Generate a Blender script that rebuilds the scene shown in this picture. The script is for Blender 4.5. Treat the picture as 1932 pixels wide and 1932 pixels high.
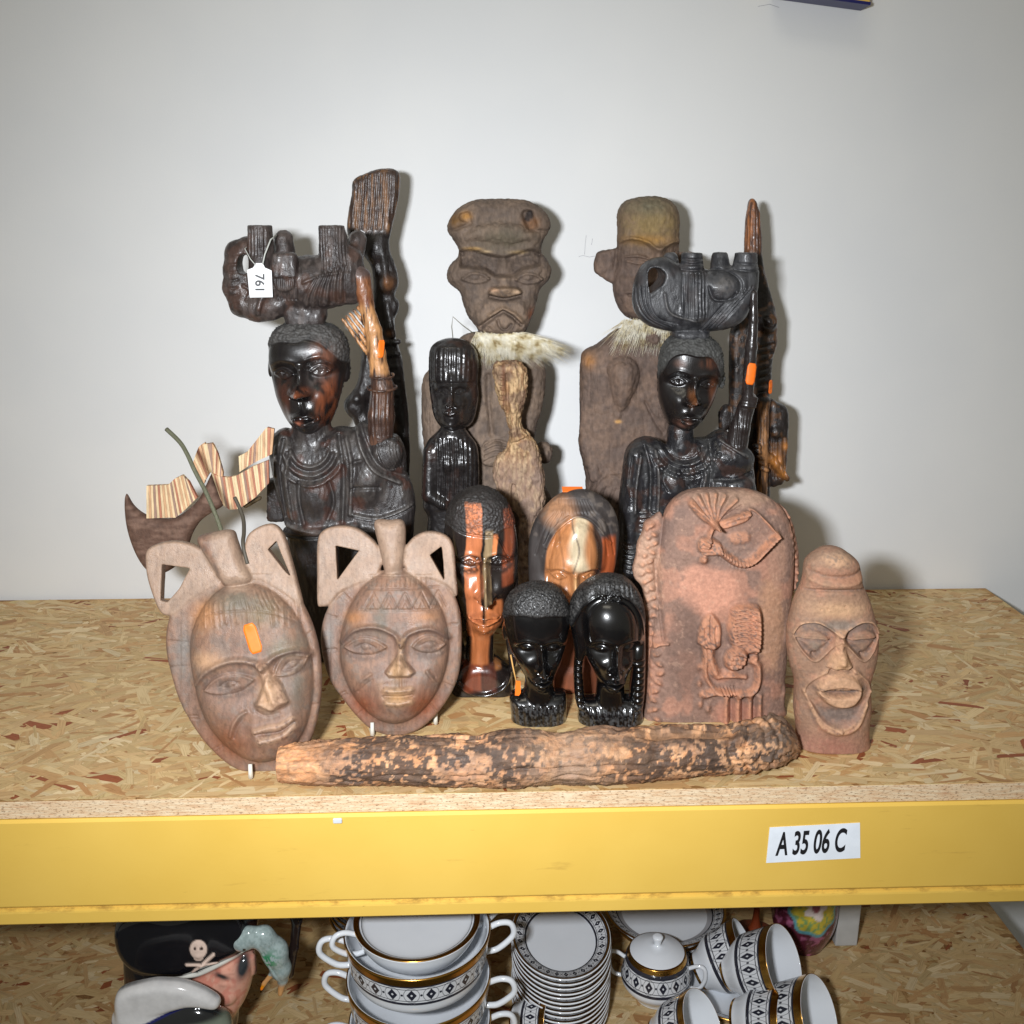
import bpy, math, random
import numpy as np
from mathutils import Vector
random.seed(7); rng = np.random.default_rng(7)
scene = bpy.context.scene
for o in list(bpy.data.objects): bpy.data.objects.remove(o)
C = scene.collection

# ------------------------------------------------------------------ camera
# metres; x right, y into the shelf, z up. Shelf top is z=0, its front edge y=0.
FPX = 1878.0; PITCH = math.radians(16); YAW = math.radians(2.0)
CAM = np.array([0.0, -0.80, 0.494])
fw = np.array([math.sin(YAW)*math.cos(PITCH), math.cos(YAW)*math.cos(PITCH), -math.sin(PITCH)])
rt = np.array([math.cos(YAW), -math.sin(YAW), 0.0]); up = np.cross(rt, fw)
cd = bpy.data.cameras.new('camera'); cam = bpy.data.objects.new('camera', cd); C.objects.link(cam)
cd.sensor_width = 36; cd.sensor_fit = 'HORIZONTAL'; cd.lens = 36*FPX/1932
cd.clip_start = 0.02; cd.clip_end = 50
cam.location = CAM
cam.rotation_euler = (math.pi/2-PITCH, 0, -YAW)
scene.camera = cam
# ------------------------------------------------------------------ light
w = bpy.data.worlds.new('World'); scene.world = w; w.use_nodes = True
bg = w.node_tree.nodes['Background']; bg.inputs[0].default_value = (1.0, 0.95, 0.78, 1); bg.inputs[1].default_value = 0.19
def area(name, loc, target, size, power, col, size_y=None):
    l = bpy.data.lights.new(name, 'AREA'); l.energy = power; l.color = col; l.shape = 'RECTANGLE'
    l.size = size; l.size_y = size_y or size
    o = bpy.data.objects.new(name, l); C.objects.link(o); o.location = loc
    o.rotation_euler = (Vector(target)-Vector(loc)).to_track_quat('-Z', 'Y').to_euler(); return o
area('camera_flash', (-0.155, -0.80, 0.53), (0.05, 0.45, 0.10), 0.075, 5.7, (0.93, 0.96, 1.0), 0.05).data.spread = math.radians(95)
area('ceiling_light', (-0.3, -0.9, 2.6), (0.0, 0.3, 0.1), 1.2, 6.0, (1.0, 0.93, 0.78), 0.5)
scene.view_settings.view_transform = 'Standard'; scene.view_settings.look = 'None'
scene.view_settings.exposure = 0.0; scene.view_settings.gamma = 1.0
scene.render.engine = 'CYCLES'; scene.render.resolution_x = 1024; scene.render.resolution_y = 1024
scene.cycles.max_bounces = 6

# ------------------------------------------------------------------ picture <-> place
class Plane:
    """a plane through (.., Y0, 0) leaning back by 'lean' degrees and turned by 'turn' degrees"""
    def __init__(s, Y0, lean=0, x=966, turn=0):
        s.Y0 = Y0; a = math.radians(lean); t = math.radians(turn)
        s.n = np.array([-math.sin(t)*math.cos(a), -math.cos(t)*math.cos(a), math.sin(a)])   # towards the viewer
        b = ray(x, 1300); tt = (Y0-CAM[1])/b[1]; s.o = np.array([CAM[0]+b[0]*tt, Y0, 0.0])
    def pt(s, px, py, d=0.0):
        r = ray(px, py); t = ((s.o-CAM)@s.n)/(r@s.n); p = CAM + r*np.asarray(t)[..., None]
        sc = s.scale()
        return p + s.n*(np.asarray(d)*sc)[..., None]
    def scale(s):
        dep = (s.o+np.array([0, 0, 0.12])-CAM)@fw
        return dep/FPX
def ray(px, py):
    px = np.asarray(px, float); py = np.asarray(py, float)
    return fw + rt*((px-966)/FPX)[..., None] - up*((py-966)/FPX)[..., None]
def on_z(px, py, z):
    r = ray(px, py); return CAM + r*((z-CAM[2])/r[2])
def base_py(Y, x=966, z=0.0):
    lo, hi = 400., 2600.
    for _ in range(40):
        m = (lo+hi)/2; p = on_z(x, m, z) if ray(x, m)[2] < 0 else None
        if p is None or p[1] > Y: lo = m
        else: hi = m
    return (lo+hi)/2
def frame(ax, ay, k): return lambda x, y: (ax+k*x, ay+k*y)
A_ = frame(301.9, 955.9, .3125); B_ = frame(855.3, 855.3, .3125); C_ = frame(1157.2, 855.3, .3125)
D_ = frame(402.5, 301.9, .2083); E_ = frame(402.5, 603.7, .2214); F_ = frame(779.8, 352.2, .2083)
G_ = frame(754.7, 603.7, .2083); H_ = frame(1081.7, 352.2, .2083); I_ = frame(1081.7, 603.7, .2344)
J_ = frame(301.9, 754.7, .1562); M_ = frame(1433.9, 1006.2, .2475)
K_ = frame(301.9, 1660.3, .3437); L_ = frame(945.9, 1660.3, .349)
def mp(f, pts): return [f(*p) for p in pts]

# ------------------------------------------------------------------ noise
def _hash(i, j, k, seed):
    n = (i*374761393 + j*668265263 + k*2147483647 + seed*1274126177) & 0xffffffff
    n = ((n ^ (n >> 13))*1274126177) & 0xffffffff
    return ((n ^ (n >> 16)) & 0xffff)/65535.0
def vn(p, s, seed=0):
    q = np.asarray(p)/np.asarray(s); i = np.floor(q).astype(np.int64); f = q-i; f = f*f*(3-2*f); r = 0
    for a in (0, 1):
        for b in (0, 1):
            for c in (0, 1):
                wgt = (f[:, 0] if a else 1-f[:, 0])*(f[:, 1] if b else 1-f[:, 1])*(f[:, 2] if c else 1-f[:, 2])
                r = r+wgt*_hash(i[:, 0]+a, i[:, 1]+b, i[:, 2]+c, seed)
    return r
def fbm(p, s, seed=0, o=3):
    s = np.asarray(s, float); r = 0; a = 1; t = 0
    for k in range(o): r = r+a*vn(p, s/(2**k), seed+k*17); t += a; a *= .5
    return r/t
def ss(a, b, x):
    t = np.clip((x-a)/(b-a), 0, 1); return t*t*(3-2*t)

# ------------------------------------------------------------------ 2d helpers
def spl(pts, n=6, closed=True):
    P = np.array(pts, float); N = len(P); out = []
    rngn = range(N) if closed else range(N-1)
    for i in rngn:
        if closed: p0, p1, p2, p3 = P[i-1], P[i], P[(i+1) % N], P[(i+2) % N]
        else: p0, p1, p2, p3 = P[max(i-1, 0)], P[i], P[i+1], P[min(i+2, N-1)]
        for t in np.arange(n)/n:
            out.append(.5*((2*p1)+(-p0+p2)*t+(2*p0-5*p1+4*p2-p3)*t*t+(-p0+3*p1-3*p2+p3)*t**3))
    if not closed: out.append(P[-1])
    return np.array(out)
def segd(x, y, a, b):
    ex, ey = b[0]-a[0], b[1]-a[1]; wx, wy = x-a[0], y-a[1]
    t = np.clip((wx*ex+wy*ey)/(ex*ex+ey*ey+1e-9), 0, 1); return (wx-ex*t)**2+(wy-ey*t)**2, t
def polysd(x, y, P):
    d = np.full(np.broadcast(x, y).shape, 1e12); ins = np.zeros(d.shape, bool); n = len(P)
    for i in range(n):
        a, b = P[i-1], P[i]; dd, _ = segd(x, y, a, b); d = np.minimum(d, dd)
        c = ((a[1] > y) != (b[1] > y)) & (x < (b[0]-a[0])*(y-a[1])/((b[1]-a[1]) if b[1] != a[1] else 1e-9)+a[0])
        ins ^= c
    d = np.sqrt(d); return np.where(ins, -d, d)
def blur2(f, r):
    n = max(1, int(r))
    for _ in range(2):
        for ax in (0, 1):
            g = np.pad(f, [(n, n) if a == ax else (0, 0) for a in (0, 1)], 'edge'); c = np.cumsum(g, axis=ax)
            c = np.insert(c, 0, 0, axis=ax); L = f.shape[ax]; k = 2*n+1
            f = (np.take(c, range(k, k+L), ax)-np.take(c, range(0, L), ax))/k
    return f
def smin(a, b, k):
    if k <= 0: return np.minimum(a, b)
    h = np.clip(.5+.5*(b-a)/k, 0, 1); return b*(1-h)+a*h-k*h*(1-h)

# ------------------------------------------------------------------ carving field
class Carve:
    """a solid carved on a grid; x,y follow the picture on the thing's own plane, d is depth towards the viewer"""
    def __init__(s, x0, x1, y0, y1, d0, d1, h=2.0):
        s.h = h; s.ax = [np.arange(x0-2*h, x1+3*h, h), np.arange(y0-2*h, y1+3*h, h), np.arange(d0-2*h, d1+3*h, h)]
        s.f = np.full([len(a) for a in s.ax], 50.0, np.float32)
    def reg(s, lo, hi, pad):
        sl = []
        for a, l, u in zip(s.ax, lo, hi):
            i = max(0, int((l-pad-a[0])/s.h)); j = min(len(a), int((u+pad-a[0])/s.h)+2); sl.append(slice(i, max(i+1, j)))
        X = s.ax[0][sl[0]][:, None, None]; Y = s.ax[1][sl[1]][None, :, None]; Z = s.ax[2][sl[2]][None, None, :]
        return tuple(sl), X, Y, Z
    def put(s, sl, g, k, op):
        c = s.f[sl]
        if op == 'u': s.f[sl] = smin(c, g, k)
        else: s.f[sl] = -smin(-c, g, k)
    def ell(s, c, r, rot=0, k=4, op='u'):
        m = max(r[0], r[1]); sl, X, Y, Z = s.reg((c[0]-m, c[1]-m, c[2]-r[2]), (c[0]+m, c[1]+m, c[2]+r[2]), k+8)
        a = math.radians(rot); ca, sa = math.cos(a), math.sin(a)
        x = X-c[0]; y = Y-c[1]; u = x*ca+y*sa; v = -x*sa+y*ca; z = Z-c[2]
        k0 = np.sqrt((u/r[0])**2+(v/r[1])**2+(z/r[2])**2); k1 = np.sqrt((u/r[0]**2)**2+(v/r[1]**2)**2+(z/r[2]**2)**2)+1e-6
        s.put(sl, k0*(k0-1)/k1, k, op)
    def cap(s, a, b, r1, r2=None, k=4, op='u'):
        r2 = r1 if r2 is None else r2; a = np.array(a, float); b = np.array(b, float); m = max(r1, r2)
        sl, X, Y, Z = s.reg(np.minimum(a, b)-m, np.maximum(a, b)+m, k+8)
        e = b-a; t = np.clip(((X-a[0])*e[0]+(Y-a[1])*e[1]+(Z-a[2])*e[2])/(e@e+1e-9), 0, 1)
        g = np.sqrt((X-a[0]-e[0]*t)**2+(Y-a[1]-e[1]*t)**2+(Z-a[2]-e[2]*t)**2)-(r1+(r2-r1)*t); s.put(sl, g, k, op)
    def tube(s, pts, k=4, op='u'):      # (x,y,d,r)
        for p, q in zip(pts[:-1], pts[1:]): s.cap(p[:3], q[:3], p[3], q[3], k, op)
    def box(s, c, hs, rot=0, rd=2, k=2, op='u'):
        m = max(hs[0], hs[1])*1.3+rd; sl, X, Y, Z = s.reg((c[0]-m, c[1]-m, c[2]-hs[2]), (c[0]+m, c[1]+m, c[2]+hs[2]), k+8)
        a = math.radians(rot); ca, sa = math.cos(a), math.sin(a); x = X-c[0]; y = Y-c[1]
        q = [np.abs(x*ca+y*sa)-hs[0]+rd, np.abs(-x*sa+y*ca)-hs[1]+rd, np.abs(Z-c[2])-hs[2]+rd]
        g = np.sqrt(sum(np.maximum(t, 0)**2 for t in q))+np.minimum(np.maximum(np.maximum(q[0], q[1]), q[2]), 0)-rd
        s.put(sl, g, k, op)
    def infl(s, poly, Hf, Hb=None, w=40, dc=0, p=2.0, k=3, blur=3, op='u', smooth=True):
        P = spl(poly) if smooth else np.array(poly, float); Hb = Hf if Hb is None else Hb
        sl, X, Y, Z = s.reg((P[:, 0].min(), P[:, 1].min(), dc-Hb), (P[:, 0].max(), P[:, 1].max(), dc+Hf), 14)
        sd = -polysd(X[:, :, 0], Y[:, :, 0], P)
        if blur: sd = blur2(sd, blur)
        q = np.maximum(1-sd/w, 0)[:, :, None]; dz = Z-dc; hh = np.where(dz > 0, Hf, Hb)
        g = ((q**p+(np.abs(dz)/hh)**p)**(1/p)-1)*min(w, Hf, Hb); s.put(sl, g, k, op)
    def cuty(s, yb):   # flat foot
        s.f = np.maximum(s.f, (s.ax[1]-yb)[None, :, None].astype(np.float32))
    def mesh(s):
        f = s.f; ins = f < 0; nx, ny, nz = f.shape
        c = np.zeros((nx-1, ny-1, nz-1), np.int8)
        for a in (0, 1):
            for b in (0, 1):
                for d in (0, 1): c += ins[a:nx-1+a, b:ny-1+b, d:nz-1+d]
        I = np.argwhere((c > 0) & (c < 8)); idx = np.full(c.shape, -1, np.int64); idx[tuple(I.T)] = np.arange(len(I))
        acc = np.zeros((len(I), 3)); cnt = np.zeros(len(I)); cor = [(a, b, d) for a in (0, 1) for b in (0, 1) for d in (0, 1)]
        for u in cor:
            for ax in range(3):
                if u[ax]: continue
                v = list(u); v[ax] = 1; fa = f[I[:, 0]+u[0], I[:, 1]+u[1], I[:, 2]+u[2]]; fb = f[I[:, 0]+v[0], I[:, 1]+v[1], I[:, 2]+v[2]]
                m = (fa < 0) != (fb < 0); t = np.zeros(len(I)); t[m] = fa[m]/(fa[m]-fb[m])
                pt = np.tile(np.array(u, float), (len(I), 1)); pt[:, ax] = t; acc[m] += pt[m]; cnt[m] += 1
        V = (I+acc/cnt[:, None])*s.h+np.array([a[0] for a in s.ax]); Q = []
        for ax in range(3):
            o = [a for a in range(3) if a != ax]; s0 = [slice(1, n-1) for n in f.shape]
            s1 = list(s0); s0[ax] = slice(0, f.shape[ax]-1); s1[ax] = slice(1, f.shape[ax])
            A = ins[tuple(s0)]; Bm = ins[tuple(s1)]
            E = np.argwhere(A != Bm); 
            if not len(E): continue
            fl = A[tuple(E.T)]; base = E.copy(); base[:, o[0]] += 1; base[:, o[1]] += 1
            def at(da, db):
                q = base.copy(); q[:, o[0]] -= da; q[:, o[1]] -= db; return idx[tuple(q.T)]
            q = np.stack([at(1, 1), at(0, 1), at(0, 0), at(1, 0)], 1)
            if ax == 1: fl = ~fl
            q[~fl] = q[~fl][:, ::-1]; Q.append(q)
        Q = np.concatenate(Q); Q = Q[(Q >= 0).all(1)]
        return V, Q
def vnorm(V, Q):
    a = V[Q[:, 2]]-V[Q[:, 0]]; b = V[Q[:, 3]]-V[Q[:, 1]]; n = np.cross(a, b); N = np.zeros_like(V)
    for k in range(3):
        for c in range(Q.shape[1]): N[:, k] += np.bincount(Q[:, c], n[:, k], len(V))
    return N/(np.linalg.norm(N, axis=1)[:, None]+1e-9)
def lap(V, Q, n=1, amt=.5):
    for _ in range(n):
        S = np.zeros_like(V); c = np.zeros(len(V))
        for i in range(4):
            j = (i+1) % 4
            for k in range(3): S[:, k] += np.bincount(Q[:, i], V[Q[:, j], k], len(V))+np.bincount(Q[:, j], V[Q[:, i], k], len(V))
            c += np.bincount(Q[:, i], minlength=len(V))+np.bincount(Q[:, j], minlength=len(V))
        V = V*(1-amt)+amt*S/np.maximum(c, 1)[:, None]
    return V

# ------------------------------------------------------------------ relief: a list of features seen from the front
class Relief:
    def __init__(s, f=None): s.L = []; s.f = f or (lambda x, y: (x, y))
    def g(s, x, y, rx, ry, a, rot=0, p=2): s.L.append(('g', s.f(x, y), rx, ry, a, rot, p)); return s
    def ln(s, pts, wd, a, sm=True, p=2):
        P = mp(s.f, pts); P = spl(P, 6, False) if sm and len(P) > 2 else np.array(P); s.L.append(('l', P, wd, a, p)); return s
    def pg(s, pts, soft, a, sm=True):
        P = mp(s.f, pts); P = spl(P) if sm else np.array(P); s.L.append(('p', P, soft, a)); return s
    def ev(s, x, y):
        D = np.zeros(len(x))
        for t in s.L:
            if t[0] == 'g':
                _, c, rx, ry, a, rot, p = t; r = math.radians(rot); ca, sa = math.cos(r), math.sin(r); u = x-c[0]; v = y-c[1]
                q = ((u*ca+v*sa)/rx)**2+((-u*sa+v*ca)/ry)**2; D += a*np.exp(-q**(p/2))
            elif t[0] == 'l':
                _, P, wd, a, p = t; lo = P.min(0)-3*wd; hi = P.max(0)+3*wd
                m = np.nonzero((x > lo[0]) & (x < hi[0]) & (y > lo[1]) & (y < hi[1]))[0]
                if not len(m): continue
                d = np.full(len(m), 1e12)
                for i in range(len(P)-1): d = np.minimum(d, segd(x[m], y[m], P[i], P[i+1])[0])
                D[m] += a*np.exp(-(d/wd**2)**(p/2))
            else:
                _, P, soft, a = t; lo = P.min(0)-soft; hi = P.max(0)+soft
                m = np.nonzero((x > lo[0]) & (x < hi[0]) & (y > lo[1]) & (y < hi[1]))[0]
                if len(m): D[m] += a*ss(soft, -soft, polysd(x[m], y[m], P))
        return D
def face(R, eL, eR, tip, nw, mo, mw, chin, u, brow=None, rot=0, lipf=1.0, lids=True):
    """human features; all in the relief's own frame, u = unit length (about a tenth of the face height) in px"""
    k = R.f(1, 0)[0]-R.f(0, 0)[0]; U = u/k; mx, my = (eL[0]+eR[0])/2, (eL[1]+eR[1])/2
    for e in (eL, eR):
        R.g(e[0], e[1]+.1*U, 1.45*u, 1.0*u, -.8*u, rot); R.g(e[0], e[1]+.1*u/k, .72*u, .42*u, .55*u, rot)
        if lids:
            w_ = .85*u/k; h_ = .42*u/k
            R.ln([(e[0]-w_, e[1]+.1*h_), (e[0], e[1]-h_), (e[0]+w_, e[1]+.1*h_)], max(1.2, .12*u), .2*u)
            R.ln([(e[0]-w_, e[1]+.2*h_), (e[0], e[1]+1.1*h_), (e[0]+w_, e[1]+.2*h_)], max(1.1, .1*u), .12*u)
            R.g(e[0], e[1], .16*u, .16*u, -.25*u)
        b = 1.15*u/k; sx = e[0]; R.ln([(sx-1.2*u/k, e[1]-.75*b), (sx, e[1]-1.15*b), (sx+1.2*u/k, e[1]-.75*b)], .34*u, .16*u)
    U = u/k; R.pg([(eL[0]-1.7*U, eL[1]-.55*U), (eL[0], eL[1]-.98*U), (mx, my-.7*U), (eR[0], eR[1]-.98*U), (eR[0]+1.7*U, eR[1]-.55*U), (eR[0]+1.9*U, eR[1]-8*U), (mx, my-9*U), (eL[0]-1.9*U, eL[1]-8*U)], .5*u, .42*u)
    R.ln([(mx, my-.3*u/k), ((mx+tip[0])/2, (my+tip[1])/2), tip], .42*u, .9*u); R.g(tip[0], tip[1]-.15*u/k, .62*u, .5*u, .75*u)
    R.pg([((mx+tip[0])/2, (my*.4+tip[1]*.6)), (tip[0]-nw*.42, tip[1]+.12*u/k), (tip[0], tip[1]+.3*u/k), (tip[0]+nw*.42, tip[1]+.12*u/k)], max(1.6, .13*u), .55*u, False)
    R.ln([(tip[0]-nw*.4, tip[1]+.42*u/k), (tip[0], tip[1]+.55*u/k), (tip[0]+nw*.4, tip[1]+.42*u/k)], .15*u, -.35*u)
    for q in (-1, 1):
        R.g(tip[0]+q*nw*.33, tip[1]+.02*u/k, .4*u, .34*u, .6*u); R.g(tip[0]+q*nw*.2, tip[1]+.42*u/k, .2*u, .14*u, -.5*u)
    R.g(mo[0], mo[1], 1.3*u, 1.1*u, .45*u)
    R.ln([(mo[0]-mw*.5, mo[1]), (mo[0]-mw*.18, mo[1]-.36*u/k), (mo[0], mo[1]-.3*u/k), (mo[0]+mw*.18, mo[1]-.36*u/k), (mo[0]+mw*.5, mo[1])], .24*u, .42*u*lipf)
    R.ln([(mo[0]-mw*.4, mo[1]+.16*u/k), (mo[0], mo[1]+.46*u/k), (mo[0]+mw*.4, mo[1]+.16*u/k)], .28*u, .46*u*lipf)
    R.ln([(mo[0]-mw*.5, mo[1]), (mo[0], mo[1]+.04*u/k), (mo[0]+mw*.5, mo[1])], max(1.2, .1*u), -.45*u)
    R.ln([(tip[0], tip[1]+.6*u/k), (mo[0], mo[1]-.55*u/k)], .14*u, -.12*u)
    R.g(chin[0], chin[1]-.5*u/k, .8*u, .6*u, .5*u); R.ln([(mo[0]-.5*u/k, mo[1]+.95*u/k), (mo[0]+.5*u/k, mo[1]+.95*u/k)], .3*u, -.25*u)
    for e, q in ((eL, -1), (eR, 1)): R.g(e[0]+.2*q*u/k, (e[1]+mo[1])/2+.1*u/k, 1.0*u, 1.0*u, .3*u)
    return R

# ------------------------------------------------------------------ objects
def tag(o, label=None, cat=None, group=None, kind=None):
    for k, v in (('label', label), ('category', cat), ('group', group), ('kind', kind)):
        if v: o[k] = v
    return o
def empty(name, label, cat, loc=(0, 0, 0), group=None):
    o = bpy.data.objects.new(name, None); C.objects.link(o); o.location = loc; o.empty_display_size = .02; return tag(o, label, cat, group)
def link(name, me, mats, parent=None, origin=None):
    o = bpy.data.objects.new(name, me); C.objects.link(o)
    for m in (mats if isinstance(mats, (list, tuple)) else [mats]): me.materials.append(m)
    if parent is not None:
        o.parent = parent
        loc = np.array(parent.location if parent.parent is None else (parent.location+parent.parent.location))
        o.location = (0, 0, 0)
        co = np.empty(len(me.vertices)*3); me.vertices.foreach_get('co', co); co = co.reshape(-1, 3)-loc
        me.vertices.foreach_set('co', co.ravel())
    elif origin is not None:
        o.location = origin; co = np.empty(len(me.vertices)*3); me.vertices.foreach_get('co', co)
        me.vertices.foreach_set('co', (co.reshape(-1, 3)-np.array(origin)).ravel())
    return o
def npmesh(V, Q, col=None, smooth=True, mi=None, uv=None):
    me = bpy.data.meshes.new('m'); n = Q.shape[1]; me.vertices.add(len(V)); me.vertices.foreach_set('co', np.asarray(V, np.float32).ravel())
    me.loops.add(Q.size); me.loops.foreach_set('vertex_index', Q.astype(np.int32).ravel()); me.polygons.add(len(Q))
    me.polygons.foreach_set('loop_start', np.arange(0, Q.size, n, dtype=np.int32)); me.polygons.foreach_set('loop_total', np.full(len(Q), n, np.int32))
    me.polygons.foreach_set('use_smooth', np.full(len(Q), smooth))
    if mi is not None: me.polygons.foreach_set('material_index', np.asarray(mi, np.int32))
    me.update(calc_edges=True)
    if col is not None:
        a = me.color_attributes.new('Col', 'FLOAT_COLOR', 'POINT'); c = np.ones((len(V), 4), np.float32); c[:, :col.shape[1]] = col; a.data.foreach_set('color', c.ravel())
    if uv is not None:
        l = me.uv_layers.new(name='UVMap'); l.data.foreach_set('uv', np.asarray(uv, np.float32)[Q.ravel()].ravel() if len(uv) == len(V) else np.asarray(uv, np.float32).ravel())
    me.validate(); return me
def pymesh(V, F, smooth=False):
    me = bpy.data.meshes.new('m'); me.from_pydata([tuple(map(float, v)) for v in V], [], F); me.update()
    if smooth:
        for p in me.polygons: p.use_smooth = True
    return me
def lin(r, g, b):
    c = np.array([r, g, b])/255.0; return np.where(c <= .04045, c/12.92, ((c+.055)/1.055)**2.4)
class Sculpt: pass
def sculpt(cv, plane, relief=None, color=None, rough=None, name='body', mat=None, parent=None, fw_=(0, .45), smooth=1, d3=None, ds=0, ra=1.0, dull=None, wear_shade=None, dx=0, squash=None):
    V, Q = cv.mesh(); V = lap(V, Q, smooth)
    N = vnorm(V, Q); D = np.zeros(len(V))
    if relief is not None:
        D = relief.ev(V[:, 0], V[:, 1]); V = V.copy(); V[:, 2] += ra*D*ss(fw_[0], fw_[1], N[:, 2])
    if d3 is not None: V = V+N*d3(V, N)[:, None]
    col = color(V, N) if color is not None else None
    if wear_shade is not None:      # rubbed high spots, grey dust along cuts, dark shade painted into grooves: (colour, from, to, amount)
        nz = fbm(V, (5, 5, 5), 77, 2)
        for wc, w0, w1, wa in wear_shade: k = ss(w0, w1, D)*wa*ss(.25, .55, nz)*ss(.1, .5, N[:, 2]); col = col*(1-k[:, None])+np.asarray(wc)*k[:, None]
    if dull is not None: k = ss(3, -1, polysd(V[:, 0], V[:, 1], dull)) if not callable(dull) else dull(V, N); col = np.hstack([col, 1-k[:, None]])
    if squash: V = V.copy(); up_ = V[:, 1] < squash[0]; V[up_, 1] = squash[0]+(V[up_, 1]-squash[0])*squash[1]
    W = plane.pt(V[:, 0]+dx, V[:, 1], V[:, 2]-ds)
    me = npmesh(W, Q, col); s = Sculpt(); s.V = V; s.N = N; s.plane = plane
    s.ob = link(name, me, mat, parent); return s
def surf_d(s, x, y):
    m = s.N[:, 2] > .15; P = s.V[m]; out = []
    for a, b in zip(np.atleast_1d(x), np.atleast_1d(y)):
        dd = (P[:, 0]-a)**2+(P[:, 1]-b)**2; i = np.argsort(dd)[:12]; out.append(P[i, 2].max())
    return np.array(out)
def sticker(s, c, wd, ht, rot, parent, mat, name='price_sticker'):
    """a small rounded paper label that follows the carved surface"""
    a = math.radians(rot); n = 7; m = 13; V = []; 
    for j in range(m):
        for i in range(n):
            u = (i/(n-1)*2-1); v = (j/(m-1)*2-1); e = 1-max(0, abs(v)-.72)/.28*.35
            x = u*wd/2*e; y = v*ht/2; V.append((c[0]+x*math.cos(a)-y*math.sin(a), c[1]+x*math.sin(a)+y*math.cos(a)))
    V = np.array(V); d = surf_d(s, V[:, 0], V[:, 1]).reshape(m, n)
    for _ in range(3):
        g = np.pad(d, 1, 'edge'); d = np.maximum(d, (g[:-2, 1:-1]+g[2:, 1:-1]+g[1:-1, :-2]+g[1:-1, 2:])/4)
    d = d.ravel(); T = s.plane.pt(V[:, 0], V[:, 1], d+1.3); Bk = s.plane.pt(V[:, 0], V[:, 1], d+.2)
    Q = []; K = n*m
    for j in range(m-1):
        for i in range(n-1):
            q = (j*n+i, j*n+i+1, j*n+n+i+1, j*n+n+i); Q.append(q[::-1]); Q.append(tuple(t+K for t in q))
    bd = [i for i in range(n)]+[j*n+n-1 for j in range(1, m)]+[(m-1)*n+i for i in range(n-2, -1, -1)]+[j*n for j in range(m-2, 0, -1)]
    for i in range(len(bd)): p, q = bd[i], bd[(i+1) % len(bd)]; Q.append((p, q, q+K, p+K))
    return link(name, npmesh(np.vstack([T, Bk]), np.array(Q)), mat, parent)
def box_mesh(x0, x1, y0, y1, z0, z1, bev=0.0):
    import bmesh
    bm = bmesh.new(); bmesh.ops.create_cube(bm, size=1)
    for v in bm.verts: v.co = ((x0+x1)/2+v.co.x*(x1-x0), (y0+y1)/2+v.co.y*(y1-y0), (z0+z1)/2+v.co.z*(z1-z0))
    if bev: bmesh.ops.bevel(bm, geom=list(bm.edges), offset=bev, segments=3, affect='EDGES', profile=.5)
    me = bpy.data.meshes.new('m'); bm.to_mesh(me); bm.free(); return me
def tube_mesh(pts, r, n=8):
    P = np.array(pts, float); m = len(P); r = np.full(m, r) if np.isscalar(r) else np.array(r); V = []
    T = np.gradient(P, axis=0); T /= np.linalg.norm(T, axis=1)[:, None]+1e-12; ref = np.array([.13, .31, .94]); prev = None
    for i in range(m):
        a = np.cross(T[i], ref) if prev is None else prev-T[i]*(prev@T[i]); a /= np.linalg.norm(a)+1e-12; prev = a; b = np.cross(T[i], a)
        for k in range(n): t = 2*math.pi*k/n; V.append(P[i]+r[i]*(a*math.cos(t)+b*math.sin(t)))
    F = [(i*n+k, i*n+(k+1) % n, (i+1)*n+(k+1) % n, (i+1)*n+k) for i in range(m-1) for k in range(n)]
    F += [tuple(range(n))[::-1], tuple((m-1)*n+k for k in range(n))]
    return pymesh(V, F, True)

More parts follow.
